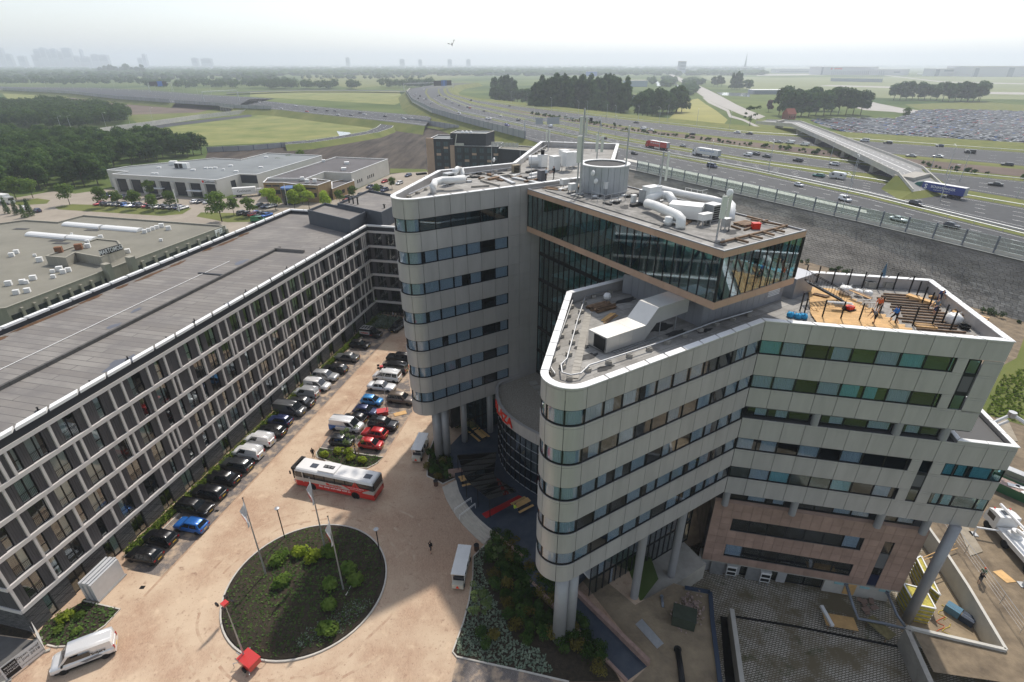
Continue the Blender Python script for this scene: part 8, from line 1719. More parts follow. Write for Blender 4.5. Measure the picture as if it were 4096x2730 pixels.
unit('roof_fan',wv(340,950,ZA),(.9,.9,1.3),'tapered grey roof fan with a white hood beside the light shirted person',mat('fan_grey2',(.16,.16,.17),.7)); unit('air_conditioner',wz(530,228,ZA),(1.2,.9,1.5),'grey air conditioner with a black grille on the rear wing',M_galv,A1 + .3,'air conditioner',0,6); unit('air_conditioner',wz(1130,112,ZA),(1.2,.6,1.0),'small brown meshed unit near the rear parapet',mat('mesh_brown',(.3,.25,.18),.7),A1,'air conditioner',0,4)
t = thing('tank_vessel','white horizontal tank on the rear wing','tank',tuple(wv(230,735,ZA))); MB().tube([(-.9,0,.9),(-.7,0,.9),(.7,0,.9),(.9,0,.9)],.75,14).build('vessel',M_whitebox,t,smooth=False); MB().box(-.7,-.5,0,.7,.5,.3).build('cradle',M_galv,t)
def pipe(name,L,r,label,m=M_whitebox,cat='duct'):
 t = thing(name,label,cat,tuple(L[0]),world=True); MB().tube(L,r,12).build('pipe',m,t,smooth=True); a = Vector(L[len(L) // 2]); MB().lathe([(r * 1.25,0),(r * 1.25,.12)],(a.x,a.y,a.z - r - .1),12).build('collar',m,t); return t
q = lambda x,y,z,fn=wz,zz=ZA: fn(x,y,zz) + Vector((0,0,z))
pipe('air_pipe',[q(390,305,0),q(390,305,.9),q(410,285,1.15),q(470,270,1.2),q(560,270,1.2),q(675,258,1.2)],.42,'white bent air pipe near the round end of the rear wing'); pipe('air_pipe',[q(580,200,1.2),q(610,175,1.35),q(640,165,1.2),q(650,178,.0)],.38,'white hooked air pipe behind the air conditioner')
unit('air_box',wz(620,205,ZA),(1.6,.9,.8),'white air box between two pipes on the rear wing',cat='duct')
tray('roof_rail',[wz(60,345,ZA),wz(300,230,ZA),wz(490,130,ZA)],'galvanised rail along the left parapet of the rear wing',ZA + .5); tray('roof_rail',[wz(170,340,ZA),wz(360,255,ZA),wz(495,180,ZA),wz(800,135,ZA),wz(1100,95,ZA)],'second galvanised rail on the rear wing roof',ZA + .4); tray('roof_rail',[wv(20,640,ZA),wv(320,420,ZA)],'rail climbing beside the far parapet',ZA + .5); tray('roof_rail',[wv(60,660,ZA),wv(500,380,ZA)],'rail parallel to the far parapet',ZA + .4)
for i,(x0,y0,x1,y1) in enumerate(((820,195,980,240),(930,140,1110,220),(1000,125,1250,200),(450,190,620,130),(730,250,890,240),(1100,170,1330,215))): a,b = wz(x0,y0,ZA),wz(x1,y1,ZA); d = b - a; MB().obox((a + b) / 2 + Vector((0,0,.12)),(d.length,.5 if i % 2 else .25,.22),math.atan2(d.y,d.x)).build('roof_curb',M_galv if i % 2 else M_conc,hotel)
def mast(p,h,label,ants=(),r=.09):
 t = thing('antenna_mast',label,'antenna',tuple(p)); MB().tube([(0,0,0),(0,0,h)],r,8,r2=r * .6).build('pole',M_galv,t)
 for dx,dy,z,w_,hh in ants: MB().box(dx - w_ / 2,dy - .12,z,dx + w_ / 2,dy + .12,z + hh).build('antenna_panel',mat('antenna_cream',(.6,.62,.55),.5),t); MB().tube([(0,0,z + hh * .3),(dx,dy,z + hh * .3)],.03,4).build('bracket',M_galv,t); MB().tube([(0,0,z + hh * .8),(dx,dy,z + hh * .8)],.03,4).build('bracket',M_galv,t)
 return t
mast(wv(940,1190,ZX),9.2,'tallest grey antenna mast left of the tank',((-.3,0,6.6,.3,1.8),(.3,.1,6.4,.2,2.0)),.14); mast(wv(890,1180,ZX),6.4,'black antenna mast with a long white panel left of the tank',((0,-.2,3.6,.55,2.8),),.1); mast(wv(1620,1140,ZX),7.2,'grey whip mast right of the tank',((0,0,6.8,.14,.5),),.12); m3 = mast(wv(2160,1275,ZX),5.2,'dark mast with a slim white antenna behind the white cabinet',((.55,0,2.2,.2,3.0),),.13); mast(wv(1180,960,ZX) + Vector((0,0,1.0)),5.0,'antenna pair standing on the tank front',((-.1,-.1,2.6,.32,2.0),(.6,.3,2.5,.32,1.9))); mast(wy(610,470,ZX),3.6,'cream antenna pair near the corner of the glass box',((.05,-.2,1.6,.42,1.9),(.7,.3,1.6,.24,1.9)))
mast(wv(440,480,ZA),3.6,'antenna cluster at the far corner of the rear wing',((-.35,0,1.4,.22,2.0),(.2,.1,1.4,.22,2.0))); mast(wz(915,150,ZA),4.2,'thin mast with a small dish on the rear wing',(),.05); mast(wv(175,970,ZA),3.4,'thin whip mast beside the roof fan',(),.04); mast(wv(0,880,ZA),3.4,'thin whip mast on the open roof of the rear wing',(),.04)
def dish(p,label,r=.3): t = thing('dish_antenna',label,'antenna',tuple(p),-1.2); o = MB().lathe([(r,0),(r,.12),(r * .7,.2),(.01,.22)],(0,0,0),14).build('dish',M_whitebox,t); o.rotation_euler = (R(80),0,0); MB().tube([(0,0,0),(0,.3,0)],.04,5).build('mount',M_galv,t)
c0 = wv(1140,1190,ZX); dish((c0.x - .1,c0.y - .1,ZX + 2.5),'white dish on the tank front, upper one'); dish((c0.x + .3,c0.y,ZX + 1.6),'white dish on the tank front, lower one'); p = wy(610,470,ZX); dish((p.x + .5,p.y,ZX + 3.7),'white dish on top of the cream antenna pair',.34); p = wz(915,150,ZA); dish((p.x + .35,p.y,ZA + 2.2),'small white dish on the thin mast',.3)
unit('equipment_cabinet',wv(2040,1330,ZX),(1.7,1.1,1.75),'white two door cabinet on the glass box roof',legs=.15); unit('equipment_cabinet',wv(1920,1330,ZX),(.5,.9,1.5),'grey door cabinet leaning on the white one',M_galv); unit('radio_box',wv(1355,1170,ZX),(1.0,.5,.7),'pair of white radio boxes before the tank',legs=.7); unit('radio_box',wv(815,1140,ZX),(.8,.6,.7),'white radio boxes left of the tank',legs=.3); unit('radio_box',wv(700,1050,ZX),(1.0,.7,.6),'white radio boxes behind the roof edge',legs=.3); unit('radio_box',wy(510,385,ZX),(1.3,.6,.55),'row of white radio boxes near the box corner',legs=.5); unit('radio_box',wy(670,420,ZX),(.7,.5,.7),'grey radio boxes beside the cream antennas',M_galv,legs=.3); unit('radio_box',wv(1775,1310,ZX),(.5,.4,.7),'slim white radio box by the platform rail',legs=.15)
unit('air_handler',wy(365,335,ZX),(3.0,1.9,1.2),'big white air handling unit on the glass box',M_whitebox,A1 + R(-58),'air handler',.2); unit('air_conditioner',wy(565,345,ZX),(1.2,1.1,1.5),'grey condenser with a black grille on the glass box',M_galv,A1,'air conditioner',0,6); unit('air_box',wy(480,330,ZX),(1.2,1.0,1.0),'white transition box beside the air handling unit',cat='duct')
X = lambda x,y,z: wy(x,y,ZX) + Vector((0,0,z))
pipe('air_pipe',[X(235,385,0),X(235,385,.75)],.38,'short white stub pipe at the roof edge'); pipe('air_pipe',[X(65,275,.75),X(130,300,.8),X(230,350,.85),X(300,385,.85),X(325,400,.75),X(330,415,0)],.45,'thick white pipe bending down at the front roof edge'); pipe('air_pipe',[X(150,150,.7),X(350,200,.7),X(560,245,.75),X(660,275,.75)],.4,'long white pipe along the far side of the glass box'); pipe('air_pipe',[X(650,270,.8),X(690,275,.8),X(712,290,.7),X(712,345,0)],.42,'white elbow pipe at the far roof side')
pipe('air_pipe',[X(80,255,.9),X(160,225,1.0),X(235,235,1.0),X(270,275,.8)],.45,'white square duct feeding the air handling unit')
rl = thing('guard_railing','grey guard railing before the round tank','railing',tuple(wv(1330,1330,ZX)),world=True); gl = [wv(1120,1260,ZX),wv(1325,1335,ZX),wv(1690,1250,ZX)]
for z in (.5,1.0): MB().tube([p + Vector((0,0,z)) for p in gl],.03,5).build('rail',M_galv,rl)
for p in walk(gl,1.2): MB().tube([p,p + Vector((0,0,1.0))],.03,5).build('post',M_galv,rl)
rl = thing('guard_railing','white curved guard railing at the far side of the glass box','railing',tuple(wy(440,180,ZX)),world=True); gl = [wy(360,175,ZX),wy(470,200,ZX),wy(525,190,ZX)]
for z in (.3,.7,1.1): MB().tube([p + Vector((0,0,z)) for p in gl],.035,5).build('rail',M_whitebox,rl)
for p in walk(gl,.8): MB().tube([p,p + Vector((0,0,1.1))],.03,5).build('post',M_whitebox,rl)
rl = thing('guard_railing','grey rails before the far parapet of the rear wing','railing',tuple(wv(700,480,ZA)),world=True); gl = [wv(500,470,ZA),wv(860,500,ZA),wv(1250,500,ZA)]
for z in (.5,1.0): MB().tube([p + Vector((0,0,z)) for p in gl],.04,5).build('rail',M_galv,rl)
for p in walk(gl,1.5): MB().tube([p,p + Vector((0,0,1.0))],.03,5).build('post',M_galv,rl)
p = wy(905,415,ZX); cr = thing('red_crate','small red crate near the corner of the glass box roof','crate',tuple(p)); MB().box(-.35,-.25,0,.35,.25,.5).build('crate',M_red,cr); MB().box(-.38,-.28,.5,.38,.28,.56).build('rim',M_red,cr)
plank_pile('plank_pile',wy(815,380,ZX),A1,'old planks under a sack on the glass box roof',4,1.9,.3,M_oldw,4,.1); plank_pile('plank_pile',wv(560,1090,ZX),A1 + 2.2,'loose battens at the rear end of the glass box',5,2.6,.2,M_oldw,2,.4); plank_pile('plank_pile',wy(360,370,ZX),A1 + .4,'battens behind the bent white pipe',4,1.6,.16,M_oldw,3,.15)
for i,(x0,y0,x1,y1) in enumerate(((640,525,1150,395),(740,495,850,525),(850,470,960,495),(960,445,1050,470),(1050,425,1130,445),(720,400,790,425),(820,430,920,395),(870,350,1150,400),(930,370,1000,355),(840,325,960,355))): a,b = wy(x0,y0,ZX),wy(x1,y1,ZX); d = b - a; MB().obox((a + b) / 2 + Vector((0,0,.07)),(d.length,.16,.16),math.atan2(d.y,d.x)).build('roof_batten',M_oldw,hotel)
for i in range(26): p = TLc + n1 * vr.uniform(3,27) + e1 * vr.uniform(1.7,10); blob(p,vr.uniform(.3,1.2),vr.uniform(.15,.5),ZX + .004 + i * .0005,M_roofd,'roof_patch',hotel,A1 + vr.random(),200 + i)
# ================================================================ courtyard furniture
def flagpole(base,label,h):
 t = thing('flagpole',label,'flagpole',base,R(-100)); MB().tube([(0,0,0),(0,0,h)],.09,8,r2=.05).build('pole',M_galv,t); MB().lathe([(.0,0),(.09,.06),(.0,.14)],(0,0,h),8).build('finial',M_blackm,t); MB().box(-.62,-.62,-.25,.62,.62,.03).build('base_slab',M_conc2,t)
 mb = MB(); v = []; n = 8
 for i in range(n + 1):
  for j in range(4): f = i / n; v.append((.06 + j * .26 * (1 - .5 * f),.12 * math.sin(j * 1.7 + f * 5) + .03 * j,h - .3 - f * 2.7 - j * .22))
 mb.add(v,[(i * 4 + j,i * 4 + j + 1,i * 4 + j + 5,i * 4 + j + 4) for i in range(n) for j in range(3)]); f = mb.build('flag',cloth((.72,.72,.74)),t)
 s = star(.3,M_red,frame_m((.4,-.16,h - 1.2),(1,0,-.5)),t); text('corendon',.42,M_red,t,frame_m((.33,-.15,h - 2.5),(.25,0,1),(-1,0,.2)),'lettering',.004)
for (x,y),s,h in (((277,842),'nearest the guest block',11.0),((680,690),'farthest, behind the others',11.0),((800,948),'nearest the steps',10.5)): p = wi(x,y,.3); flagpole((p.x,p.y,islz(p)),'tall flagpole with a white flag on the island, ' + s,h)
for x,y,s in ((405,600,'towards the bus'),(1052,745,'towards the entrance')):
 p = wi(x,y); t = thing('park_lamp','slim dark lamp post with a round head at the island kerb, ' + s,'lamp post',(p.x,p.y,.01)); MB().tube([(0,0,0),(0,0,4.6)],.06,6).build('pole',M_blackm,t); MB().lathe([(.02,0),(.22,.15),(.28,.3),(.02,.36)],(0,0,4.55),12).build('lamp_head',M_galv,t)
# plasterboard stack
a,b = w5(850,880),w5(1085,640); d = b - a; an = math.atan2(d.y,d.x); q = Vector((-d.y,d.x,0)).normalized(); q = q if q.x < 0 else -q; pb_ = thing('plasterboard_stack','wrapped stack of white boards on edge beside the guest block','boards',tuple((a + b) / 2 + q * .8),an)
L = d.length
for i in range(5): MB().box(-L / 2 + .1 * (i % 2),-.75 + i * .31,.15,L / 2 - .12 * ((i + 1) % 2),-.5 + i * .31,2.55 + .08 * (i % 3)).build('board_pack',mat('foil_wrap',(.55,.56,.57),.3,.15,var=.06,scale=2),pb_)
MB().box(-L / 2,-.85,0,L / 2,.85,.14).build('pallet',M_galv,pb_)
# banner fence
bn = thing('banner_fence','white opening banner on a site fence at the picture corner','banner',tuple(w5(200,1420)),world=True); a,b = w5(60,1560),w5(395,1300); d = (b - a); dn = d.normalized(); fn_ = Vector((dn.y,-dn.x,0)); M_ban = mat('banner_white',(.72,.72,.71),.6)
MB().add([a + Vector((0,0,.1)),b + Vector((0,0,.1)),b + Vector((0,0,1.95)),a + Vector((0,0,1.95))],[(0,1,2,3)]).build('banner',M_ban,bn)
lb_ = d.length; MB().obox(a.lerp(b,.22) + fn_ * .03 + Vector((0,0,1.0)),(lb_ * .34,.02,1.55),math.atan2(dn.y,dn.x)).build('black_panel',M_sblack,bn)
for s,f,z,sz,m in (('Open vanaf',.67,1.5,.42,M_ink),('1 juni 2018',.67,1.05,.42,M_ink),('corendonhotels.com',.7,.5,.24,M_ink),('VILLAGE',.22,1.45,.26,M_ltw),('ALL INCLUSIVE',.22,1.1,.24,M_ltw),('RESTAURANT',.22,.8,.24,M_ltw)): c = a.lerp(b,f) + fn_ * .05; text(s,sz,m,bn,frame_m((c.x,c.y,z),dn),'lettering',.003,squash=.92)
c = w5(330,1200); MB().add([b + Vector((0,0,.1)),c + Vector((-.4,.6,.1)),c + Vector((-.4,.6,2.0)),b + Vector((0,0,1.95))],[(0,1,2,3)]).build('banner_return',M_ban,bn)
for p in (a,b,c): MB().tube([p,p + Vector((0,0,2.05))],.03,6).build('fence_post',M_galv,bn); MB().obox((p.x,p.y,.08),(.7,.25,.15),.5).build('foot',M_conc,bn)
# entrance: canopy, carpet, tables, handrails, bin
cn = thing('glass_canopy','dark glass entrance canopy on thin posts over the terrace','canopy',(-3.6,53.5,TZ),world=True); c4 = [w4(1780,1330,3.4),w4(2110,1305,3.4),wf(560,60,3.4),wf(430,160,3.4),wf(230,120,3.4)]
A_ = [w4(1775,1335,3.6),wf(120,40,3.6),wf(300,190,3.6)]; B_ = [w4(2110,1310,3.6),wf(330,10,3.6),wf(520,130,3.6)]
for i in range(9):
 f0,f1 = i / 9,(i + .93) / 9; g = lambda L,f: (L[0].lerp(L[1],f * 2) if f < .5 else L[1].lerp(L[2],f * 2 - 1)); p4 = [g(A_,f0),g(A_,f1),g(B_,f1),g(B_,f0)]; MB().prism([(p.x,p.y) for p in p4],3.6,3.64).build('glass_sheet',M_bglass,cn); MB().tube([g(A_,f0) + Vector((0,0,.1)),g(B_,f0) + Vector((0,0,.1))],.06,5).build('rafter',M_blackm,cn)
for p in (A_[0],A_[1],A_[2],A_[0].lerp(A_[1],.5),A_[1].lerp(A_[2],.5)): MB().tube([Vector((p.x,p.y,TZ)),p],.05,6).build('post',M_blackm,cn)
cp4 = [wf(240,295,TZ),wf(275,330,TZ),wf(560,175,TZ),wf(520,155,TZ)]; o = MB().prism([(p.x,p.y) for p in cp4],TZ,TZ + .012).build('red_carpet',mat('red_carpet',(.36,.012,.015),.95)); tag(o,'red carpet leading over the terrace to the entrance','carpet')
def picnic(p,rz,label):
 t = thing('picnic_table',label,'table',tuple(p),rz,'pale wooden picnic tables')
 for i in range(3): MB().box(-1.1,-.38 + i * .26,.72,1.1,-.14 + i * .26,.77).build('top_plank',M_wood,t)
 for s in (-1,1): MB().box(-1.1,s * .85 - .16,.42,1.1,s * .85 + .16,.47).build('bench',M_wood,t); MB().box(s * .8 - .04,-.9,.36,s * .8 + .04,.9,.42).build('crossbeam',M_blackm,t); MB().tube([(s * .8,-.55,0),(s * .8,-.1,.72)],.04,4).build('leg',M_blackm,t); MB().tube([(s * .8,.55,0),(s * .8,.1,.72)],.04,4).build('leg',M_blackm,t)
picnic(wf(545,245,TZ),R(35),'wooden picnic table with a person beside the red carpet'); picnic(w4(1890,1110,TZ),R(-52),'wooden picnic table near the granite wall, farther of two'); picnic(w4(1970,1180,TZ),R(-52),'wooden picnic table near the granite wall, nearer of two'); picnic(wf(140,55,TZ),R(20),'wooden picnic table half under the glass canopy')
p = wf(490,275,TZ); person((p.x,p.y,TZ),R(40),'person in a lime vest sitting at the picnic table',(.45,.55,.05),(.1,.15,.3),'sit')
for x0,y0,x1,y1,s in ((35,255,160,172,'upper'),(70,305,190,215,'lower')):
 a,b = wf(x0,y0,.9),wf(x1,y1,1.6); t = thing('handrail','white tubular handrail on the curved steps, %s of two' % s,'railing',tuple(a),world=True); MB().tube([a - Vector((0,0,.85)),a,b,b - Vector((0,0,.8))],.03,6).build('tube',M_whitebox,t); MB().tube([a - Vector((0,0,.2)),b - Vector((0,0,.2))],.02,5).build('lower_tube',M_whitebox,t)
for x,y,s in ((1697,675,'at the lower end of the steps'),(1423,240,'at the upper end of the steps')): p = wi(x,y); t = thing('litter_bin','round brown litter bin ' + s,'bin',(p.x,p.y,0)); MB().lathe([(.28,0),(.3,.75),(.26,.78),(.24,.5),(.01,.5)],(0,0,0),14).build('barrel',mat('bin_brown',(.1,.055,.04),.7),t); MB().lathe([(.31,.75),(.31,.82)],(0,0,0),14).build('rim',M_blackm,t)
p = w4(1285,975); MB().obox((p.x,p.y,.05),(2.0,1.0,.06),.4).build('plywood_sheet',M_wood); tag(bpy.data.objects['plywood_sheet'],'pale board lying on the parking bay by the light tower','board')
for x,y in ((1218,750),(1855,95)): p = w5(x,y); struct('drain_grate',MB().box(p.x - .25,p.y - .2,.0,p.x + .25,p.y + .2,.012),M_blackm)
kerb('gutter_line',[FL(-72,7.1),FL(-2,7.1)],.28,.006,m=mat('gutter_brick',(.42,.29,.2),.85,var=.2,scale=3)); kerb('gutter_line',[w4(1145,1345),w4(1385,965)],.25,.008,m=MATS['gutter_brick']); kerb('gutter_line',[w4(600,1255),w4(1190,440)],.25,.008,m=MATS['gutter_brick'])
st_ = thing('tree_stake','wooden stake frame round the young tree behind the bus','stake',tuple(w4(905,1320)))
for x,y in ((-.5,-.3),(.5,-.3),(0,.5)): MB().tube([(x,y,0),(x,y,1.5)],.05,5).build('stake',M_wood,st_)
for a_,b_ in (((-.5,-.3),(.5,-.3)),((.5,-.3),(0,.5)),((0,.5),(-.5,-.3))): MB().tube([(*a_,1.4),(*b_,1.4)],.04,5).build('crossbar',M_wood,st_)
struct('street_pavement',MB().sheet([(p.x,p.y) for p in (w5(-500,1080),w5(0,1165),w5(240,1195),w5(340,1215),w5(60,1562),w5(-60,1900),w5(-700,1900))],.012),mat('street_asphalt',(.13,.125,.12),.9,var=.2,scale=.6,detail=8)); struct('bed_ground',MB().sheet([(p.x,p.y) for p in (w5(-400,1010),w5(0,1040),w5(260,1120),w5(320,1200),w5(0,1155),w5(-500,1075))],.01),M_soil)
# ================================================================ yard and construction ground
yw = thing('yard_wall','concrete retaining wall with dark blue coping round the sunken yard','wall',tuple(yardW[2]),world=True); M_bluec = mat('blue_coping',(.03,.045,.075),.5)
for a,b in zip(yardW[1:],yardW[2:]): wall_between(a,b,PIT,.15,PIT,.15,.3).build('wall_panel',M_conc,yw); wall_between(a,b,.15,.3,.15,.3,.42).build('coping',M_bluec,yw)
y2 = thing('yard_divider','free standing concrete wall in the sunken yard','wall',tuple(wg(400,1050,PIT)),world=True); a,b = wg(385,900,-3.2),wg(470,1500,-3.2); wall_between(a,b,PIT,-3.4,PIT,-3.4,.35).build('wall_panel',M_conc,y2); wall_between(a,b,-3.4,-3.25,-3.4,-3.25,.45).build('coping',M_conc2,y2)
for i in range(9): p = wg(340 + i * 4,990 + i * 48,PIT); MB().obox((p.x,p.y,PIT + .015),(1.0,1.15,.03),A2).build('drain_grating',M_blackm,y2)
kerb('yard_channel',[wg(410,957,PIT),wg(800,1020,PIT),wg(1510,1160,PIT)],.3,.02,m=M_blackm,z0=PIT)
pw_ = thing('pit_wall','grey concrete retaining walls of the construction pit','wall',tuple(pitT[1]),world=True)
for i,(a,b) in enumerate(((pitT[0],pitT[1]),(pitT[1],pitT[2]),(pitT[2],pitT[3]),(pitT[3],pitT[4]))):
 pp = walk([a,b],2.6) + [b]
 for p,q in zip(pp,pp[1:]):
  if (q - p).length > .2: wall_between(p,q,PIT - .1,LOW + .35,PIT - .1,LOW + .35,.32).build('wall_panel',M_conc2,pw_)
a,b = wg(1560,1060,LOW),wg(1720,1420,LOW); wall_between(a,b,PIT,LOW + .4,PIT,LOW + .4,.5).build('wall_panel',M_conc,pw_); a,b = a.lerp(b,0),wg(1580,1040,LOW); wall_between(a,b,PIT,LOW + .4,PIT,LOW + .4,.5).build('wall_panel',M_conc,pw_)
M_yel = mat('yellow_formwork',(.42,.36,.06),.7,var=.4,scale=3.0); M_plyd = mat('dark_plywood',(.10,.06,.045),.6)
def formwork(L,z0,z1,label):
 t = thing('formwork',label,'formwork',(L[0].x,L[0].y,z0),world=True); MB().prism([(p.x,p.y) for p in L],z0,z1 - .1).build('panel_box',M_yel,t); n = len(L)
 for i in range(n):
  a,b = Vector((L[i].x,L[i].y,0)),Vector((L[(i + 1) % n].x,L[(i + 1) % n].y,0)); wall_between(a,b,z1 - .12,z1,z1 - .12,z1,.14).build('top_rail',M_whitebox,t)
  for k in range(4): zz = z0 + .25 + k * (z1 - z0 - .4) / 4; wall_between(a,b,zz,zz + .1,zz,zz + .1,.16).build('waler',M_galv,t)
FZ = -2.5
formwork([wg(1540,730,FZ),wg(1620,870,FZ),wg(1760,900,FZ),wg(1690,770,FZ)],PIT,FZ,'yellow formwork round the foot of the leaning column'); formwork([wg(1630,560,FZ),wg(1730,760,FZ),wg(1790,810,FZ),wg(1660,545,FZ)],PIT,FZ,'long yellow formwork behind the leaning column')
for i,(x0,y0,x1,y1) in enumerate(((1670,560,1890,465),(1680,575,1905,495))): a,b = wg(x0,y0,LOW + .5),wg(x1,y1,LOW + .5); MB().tube([a,b],.06,5).build('timber_beam',M_wood); tag(bpy.data.objects['timber_beam' if i == 0 else 'timber_beam.001'],'pale timber beam laid across the pit edge, %s of two' % ('farther','nearer')[i],'beam')
def tubes(L,r,label,m=M_galv,nm='drain_pipe'): t = thing(nm,label,'pipe',tuple(L[0]),world=True); MB().tube(L,r,10).build('pipe',m,t,smooth=True); a = Vector(L[0]); MB().lathe([(r * 1.3,-.1),(r * 1.3,.1)],a,10).build('collar',m,t)
M_bpipe = mat('grey_blue_pipe',(.2,.22,.25),.5,.3)
tubes([wg(1155,740,GB - .3),wg(1200,880,-3.6),wg(1235,970,-4.2),wg(1400,1000,-4.2),wg(1560,1040,-4.0)],.16,'grey pipe zigzagging down across the yard',M_bpipe); tubes([wg(1430,795,-2.6),wg(1500,950,-3.6),wg(1560,1035,-4.0)],.14,'grey pipe slanting from the wall to the pit',M_bpipe); tubes([wf(1720,1320,.2),wf(1740,1440,.2),wf(1755,1568,.2)],.28,'black plastic pipe lying on the dug up ground',M_blackm); tubes([wf(1600,920,.2),wf(1610,1000,.1)],.14,'grey pipe sticking out of the rubble',M_bpipe)
def table(p,rz,label,w_,d,m): t = thing('work_table',label,'table',tuple(p),rz); MB().box(-w_ / 2,-d / 2,.75,w_ / 2,d / 2,.8).build('top',m,t); [MB().tube([(sx * w_ * .4,sy * d * .4,0),(sx * w_ * .4,sy * d * .4,.75)],.05,4).build('leg',M_oldw,t) for sx in (-1,1) for sy in (-1,1)]; return t
t = table(wg(1100,1020,PIT),A2,'plywood work table with a white board in the yard',3.2,1.6,M_wood); MB().obox((-1.3,.3,.95),(.35,2.4,.3),.2).build('white_board',M_whitebox,t); table(wg(1370,1060,PIT),A2 - .9,'mossy board table beside the plywood table',2.6,1.4,mat('mossy_board',(.2,.17,.08),.9,var=.3,scale=2))
for x,y,s in ((365,660,'left'),(590,705,'right')): unit('air_conditioner',wg(x,y + 30,PIT),(1.1,.5,1.5),'white twin fan outdoor unit on the yard wall, %s of two' % s,M_whitebox,A2,'air conditioner',.6,2)
unit('site_container',wf(1760,1110,0),(2.2,1.6,1.3),'dark green site cabinet on the dug up ground',mat('drab_green',(.04,.05,.035),.6,var=.2,scale=2),A1 - .9,'cabinet')
rb4 = MB(); rgq = random.Random(4)
for i in range(260): p = wf(1800 + rgq.gauss(0,45),1040 + rgq.gauss(0,55),0); rb4.obox((p.x,p.y,.1 + .35 * rgq.random()),(.22,.12,.09),rgq.uniform(0,3),0,rgq.uniform(-.6,.6),rgq.uniform(-.6,.6))
o = rb4.build('brick_rubble',mat('rubble_brick',(.32,.24,.21),.9,var=.4,scale=4)); tag(o,'heap of broken bricks beside the green site cabinet','rubble',None,'stuff')
o = MB().prism([(p.x,p.y) for p in (wf(1400,1130),wf(1450,1090),wf(1615,1275),wf(1565,1315))],.013,.045).build('steel_plate',M_galv); tag(o,'grey steel plate on the dug up ground by the ramp','plate')
for i,(L,s) in enumerate((([wg(1900,340,LOW),wg(1960,330,LOW),wg(2075,520,LOW),wg(1990,550,LOW)],'beside the pit wall'),([wr(1975,985,LOW),wr(2060,1000,LOW),wr(2160,1170,LOW),wr(2080,1190,LOW)],'behind the terrace corner'),([wr(2110,1010,LOW),wr(2210,1030,LOW),wr(2300,1220,LOW),wr(2170,1200,LOW)],'right of the terrace corner'))): o = MB().prism([(p.x,p.y) for p in L],LOW,LOW + .1).build('road_plate',mat('pale_road_plate',(.3,.26,.2),.9,var=.2,scale=1)); tag(o,'pale concrete road plate on the mud ' + s,'plate')
# concrete pump truck
p,q = wh(1830,640,LOW),wh(2269,1150,LOW); d = p - q; an = math.atan2(d.y,d.x); pt = thing('pump_truck','white concrete pump truck with folded boom on the construction ground','truck',tuple(p.lerp(q,.2) + Vector((1.6,.8,0))),an)
M_pw = paint('pump_white',(.72,.72,.71),0,.35); cbm = MB(); pr = [(-.2,.9),(1.9,.9),(2.0,1.7),(1.75,2.7),(.9,2.95),(-.2,2.95)]; n = len(pr); cbm.v = [(x,-1.2,z) for x,z in pr] + [(x,1.2,z) for x,z in pr]; cbm.f = [tuple(range(n)),tuple(range(2 * n - 1,n - 1,-1))] + [(i,n + i,n + (i + 1) % n,(i + 1) % n) for i in range(n)]; cbm.m = [0] * len(cbm.f); cbm.build('cab',M_pw,pt)
MB().add([(2.02,-1.05,1.75),(2.02,1.05,1.75),(1.8,1.0,2.65),(1.8,-1.0,2.65)],[(0,1,2,3)]).build('windscreen',M_cgl,pt); [MB().box(.4,s * 1.205 - .01,1.75,1.6,s * 1.205 + .01,2.5).build('side_window',M_cgl,pt) for s in (-1,1)]; MB().box(.3,-.4,2.95,1.1,.4,3.0).build('roof_hatch',M_cgl,pt)
MB().box(-9.0,-1.15,.9,-.4,1.15,1.5).build('deck',M_pw,pt); MB().box(-3.6,-1.2,.5,-.9,-1.0,1.3).build('tool_locker',M_galv,pt); MB().lathe([(.75,0),(.75,.3),(.5,.35),(.5,.8)],(-1.6,0,1.5),16).build('turntable',M_pw,pt)
MB().tube([(-1.6,0,2.4),(-8.5,0,3.4)],.22,6).build('boom',M_pw,pt); MB().tube([(-8.5,.4,3.6),(1.5,.4,3.6)],.18,6).build('boom',M_pw,pt); [MB().obox((1.4,s * .9,3.02),(.15,.15,.15)).build('beacon',M_red,pt) for s in (-1,1)]
for x in (1.0,-.9 if 0 else -2.2,-6.0,-7.4):
 for s in (-1,1): put('wheel',MB().lathe([(.25,-.18),(.5,-.18),(.54,0),(.5,.18),(.25,.18)],(0,0,0),14).mesh('wheel',M_tyre,True),pt,(x,s * 1.05,.54)).rotation_euler = (R(90),0,0)
for x,y,s in ((-.4,3.4,1),(-.4,-3.2,-1),(-7.8,2.6,1)): MB().tube([(x - .4,s * 1.1,1.3),(x,y,1.2),(x,y,.1)],.12,6).build('outrigger',M_pw,pt); MB().box(x - .4,y - .4,0,x + .4,y + .4,.1).build('outrigger_pad',M_galv,pt)
a,b,c = wr(1960,1110,LOW + 6),wr(2250,985,LOW + 9),wr(2500,1150,LOW + 7); bm_ = thing('crane_boom','white folded pump boom reaching in at the picture edge','boom',tuple(b),world=True); MB().tube([a,b],.22,6).build('boom',M_pw,bm_); MB().tube([a + Vector((0,0,-1)),b + Vector((0,0,-1.1))],.2,6).build('boom',M_pw,bm_); MB().tube([b,c],.28,6).build('boom',M_pw,bm_); MB().lathe([(.5,-.4),(.5,.4)],b,10).build('hinge',M_galv,bm_); MB().tube([c,Vector((c.x + 3,c.y,LOW))],.4,8).build('boom_post',M_pw,bm_)
o = MB().prism([(p.x,p.y) for p in (wh(1910,1105,LOW),wh(2010,1085,LOW),wh(2180,1225,LOW),wh(2070,1235,LOW))],LOW,LOW + .06).build('plywood_pad',M_wood); tag(o,'plywood sheet under the outrigger of the pump truck','board')
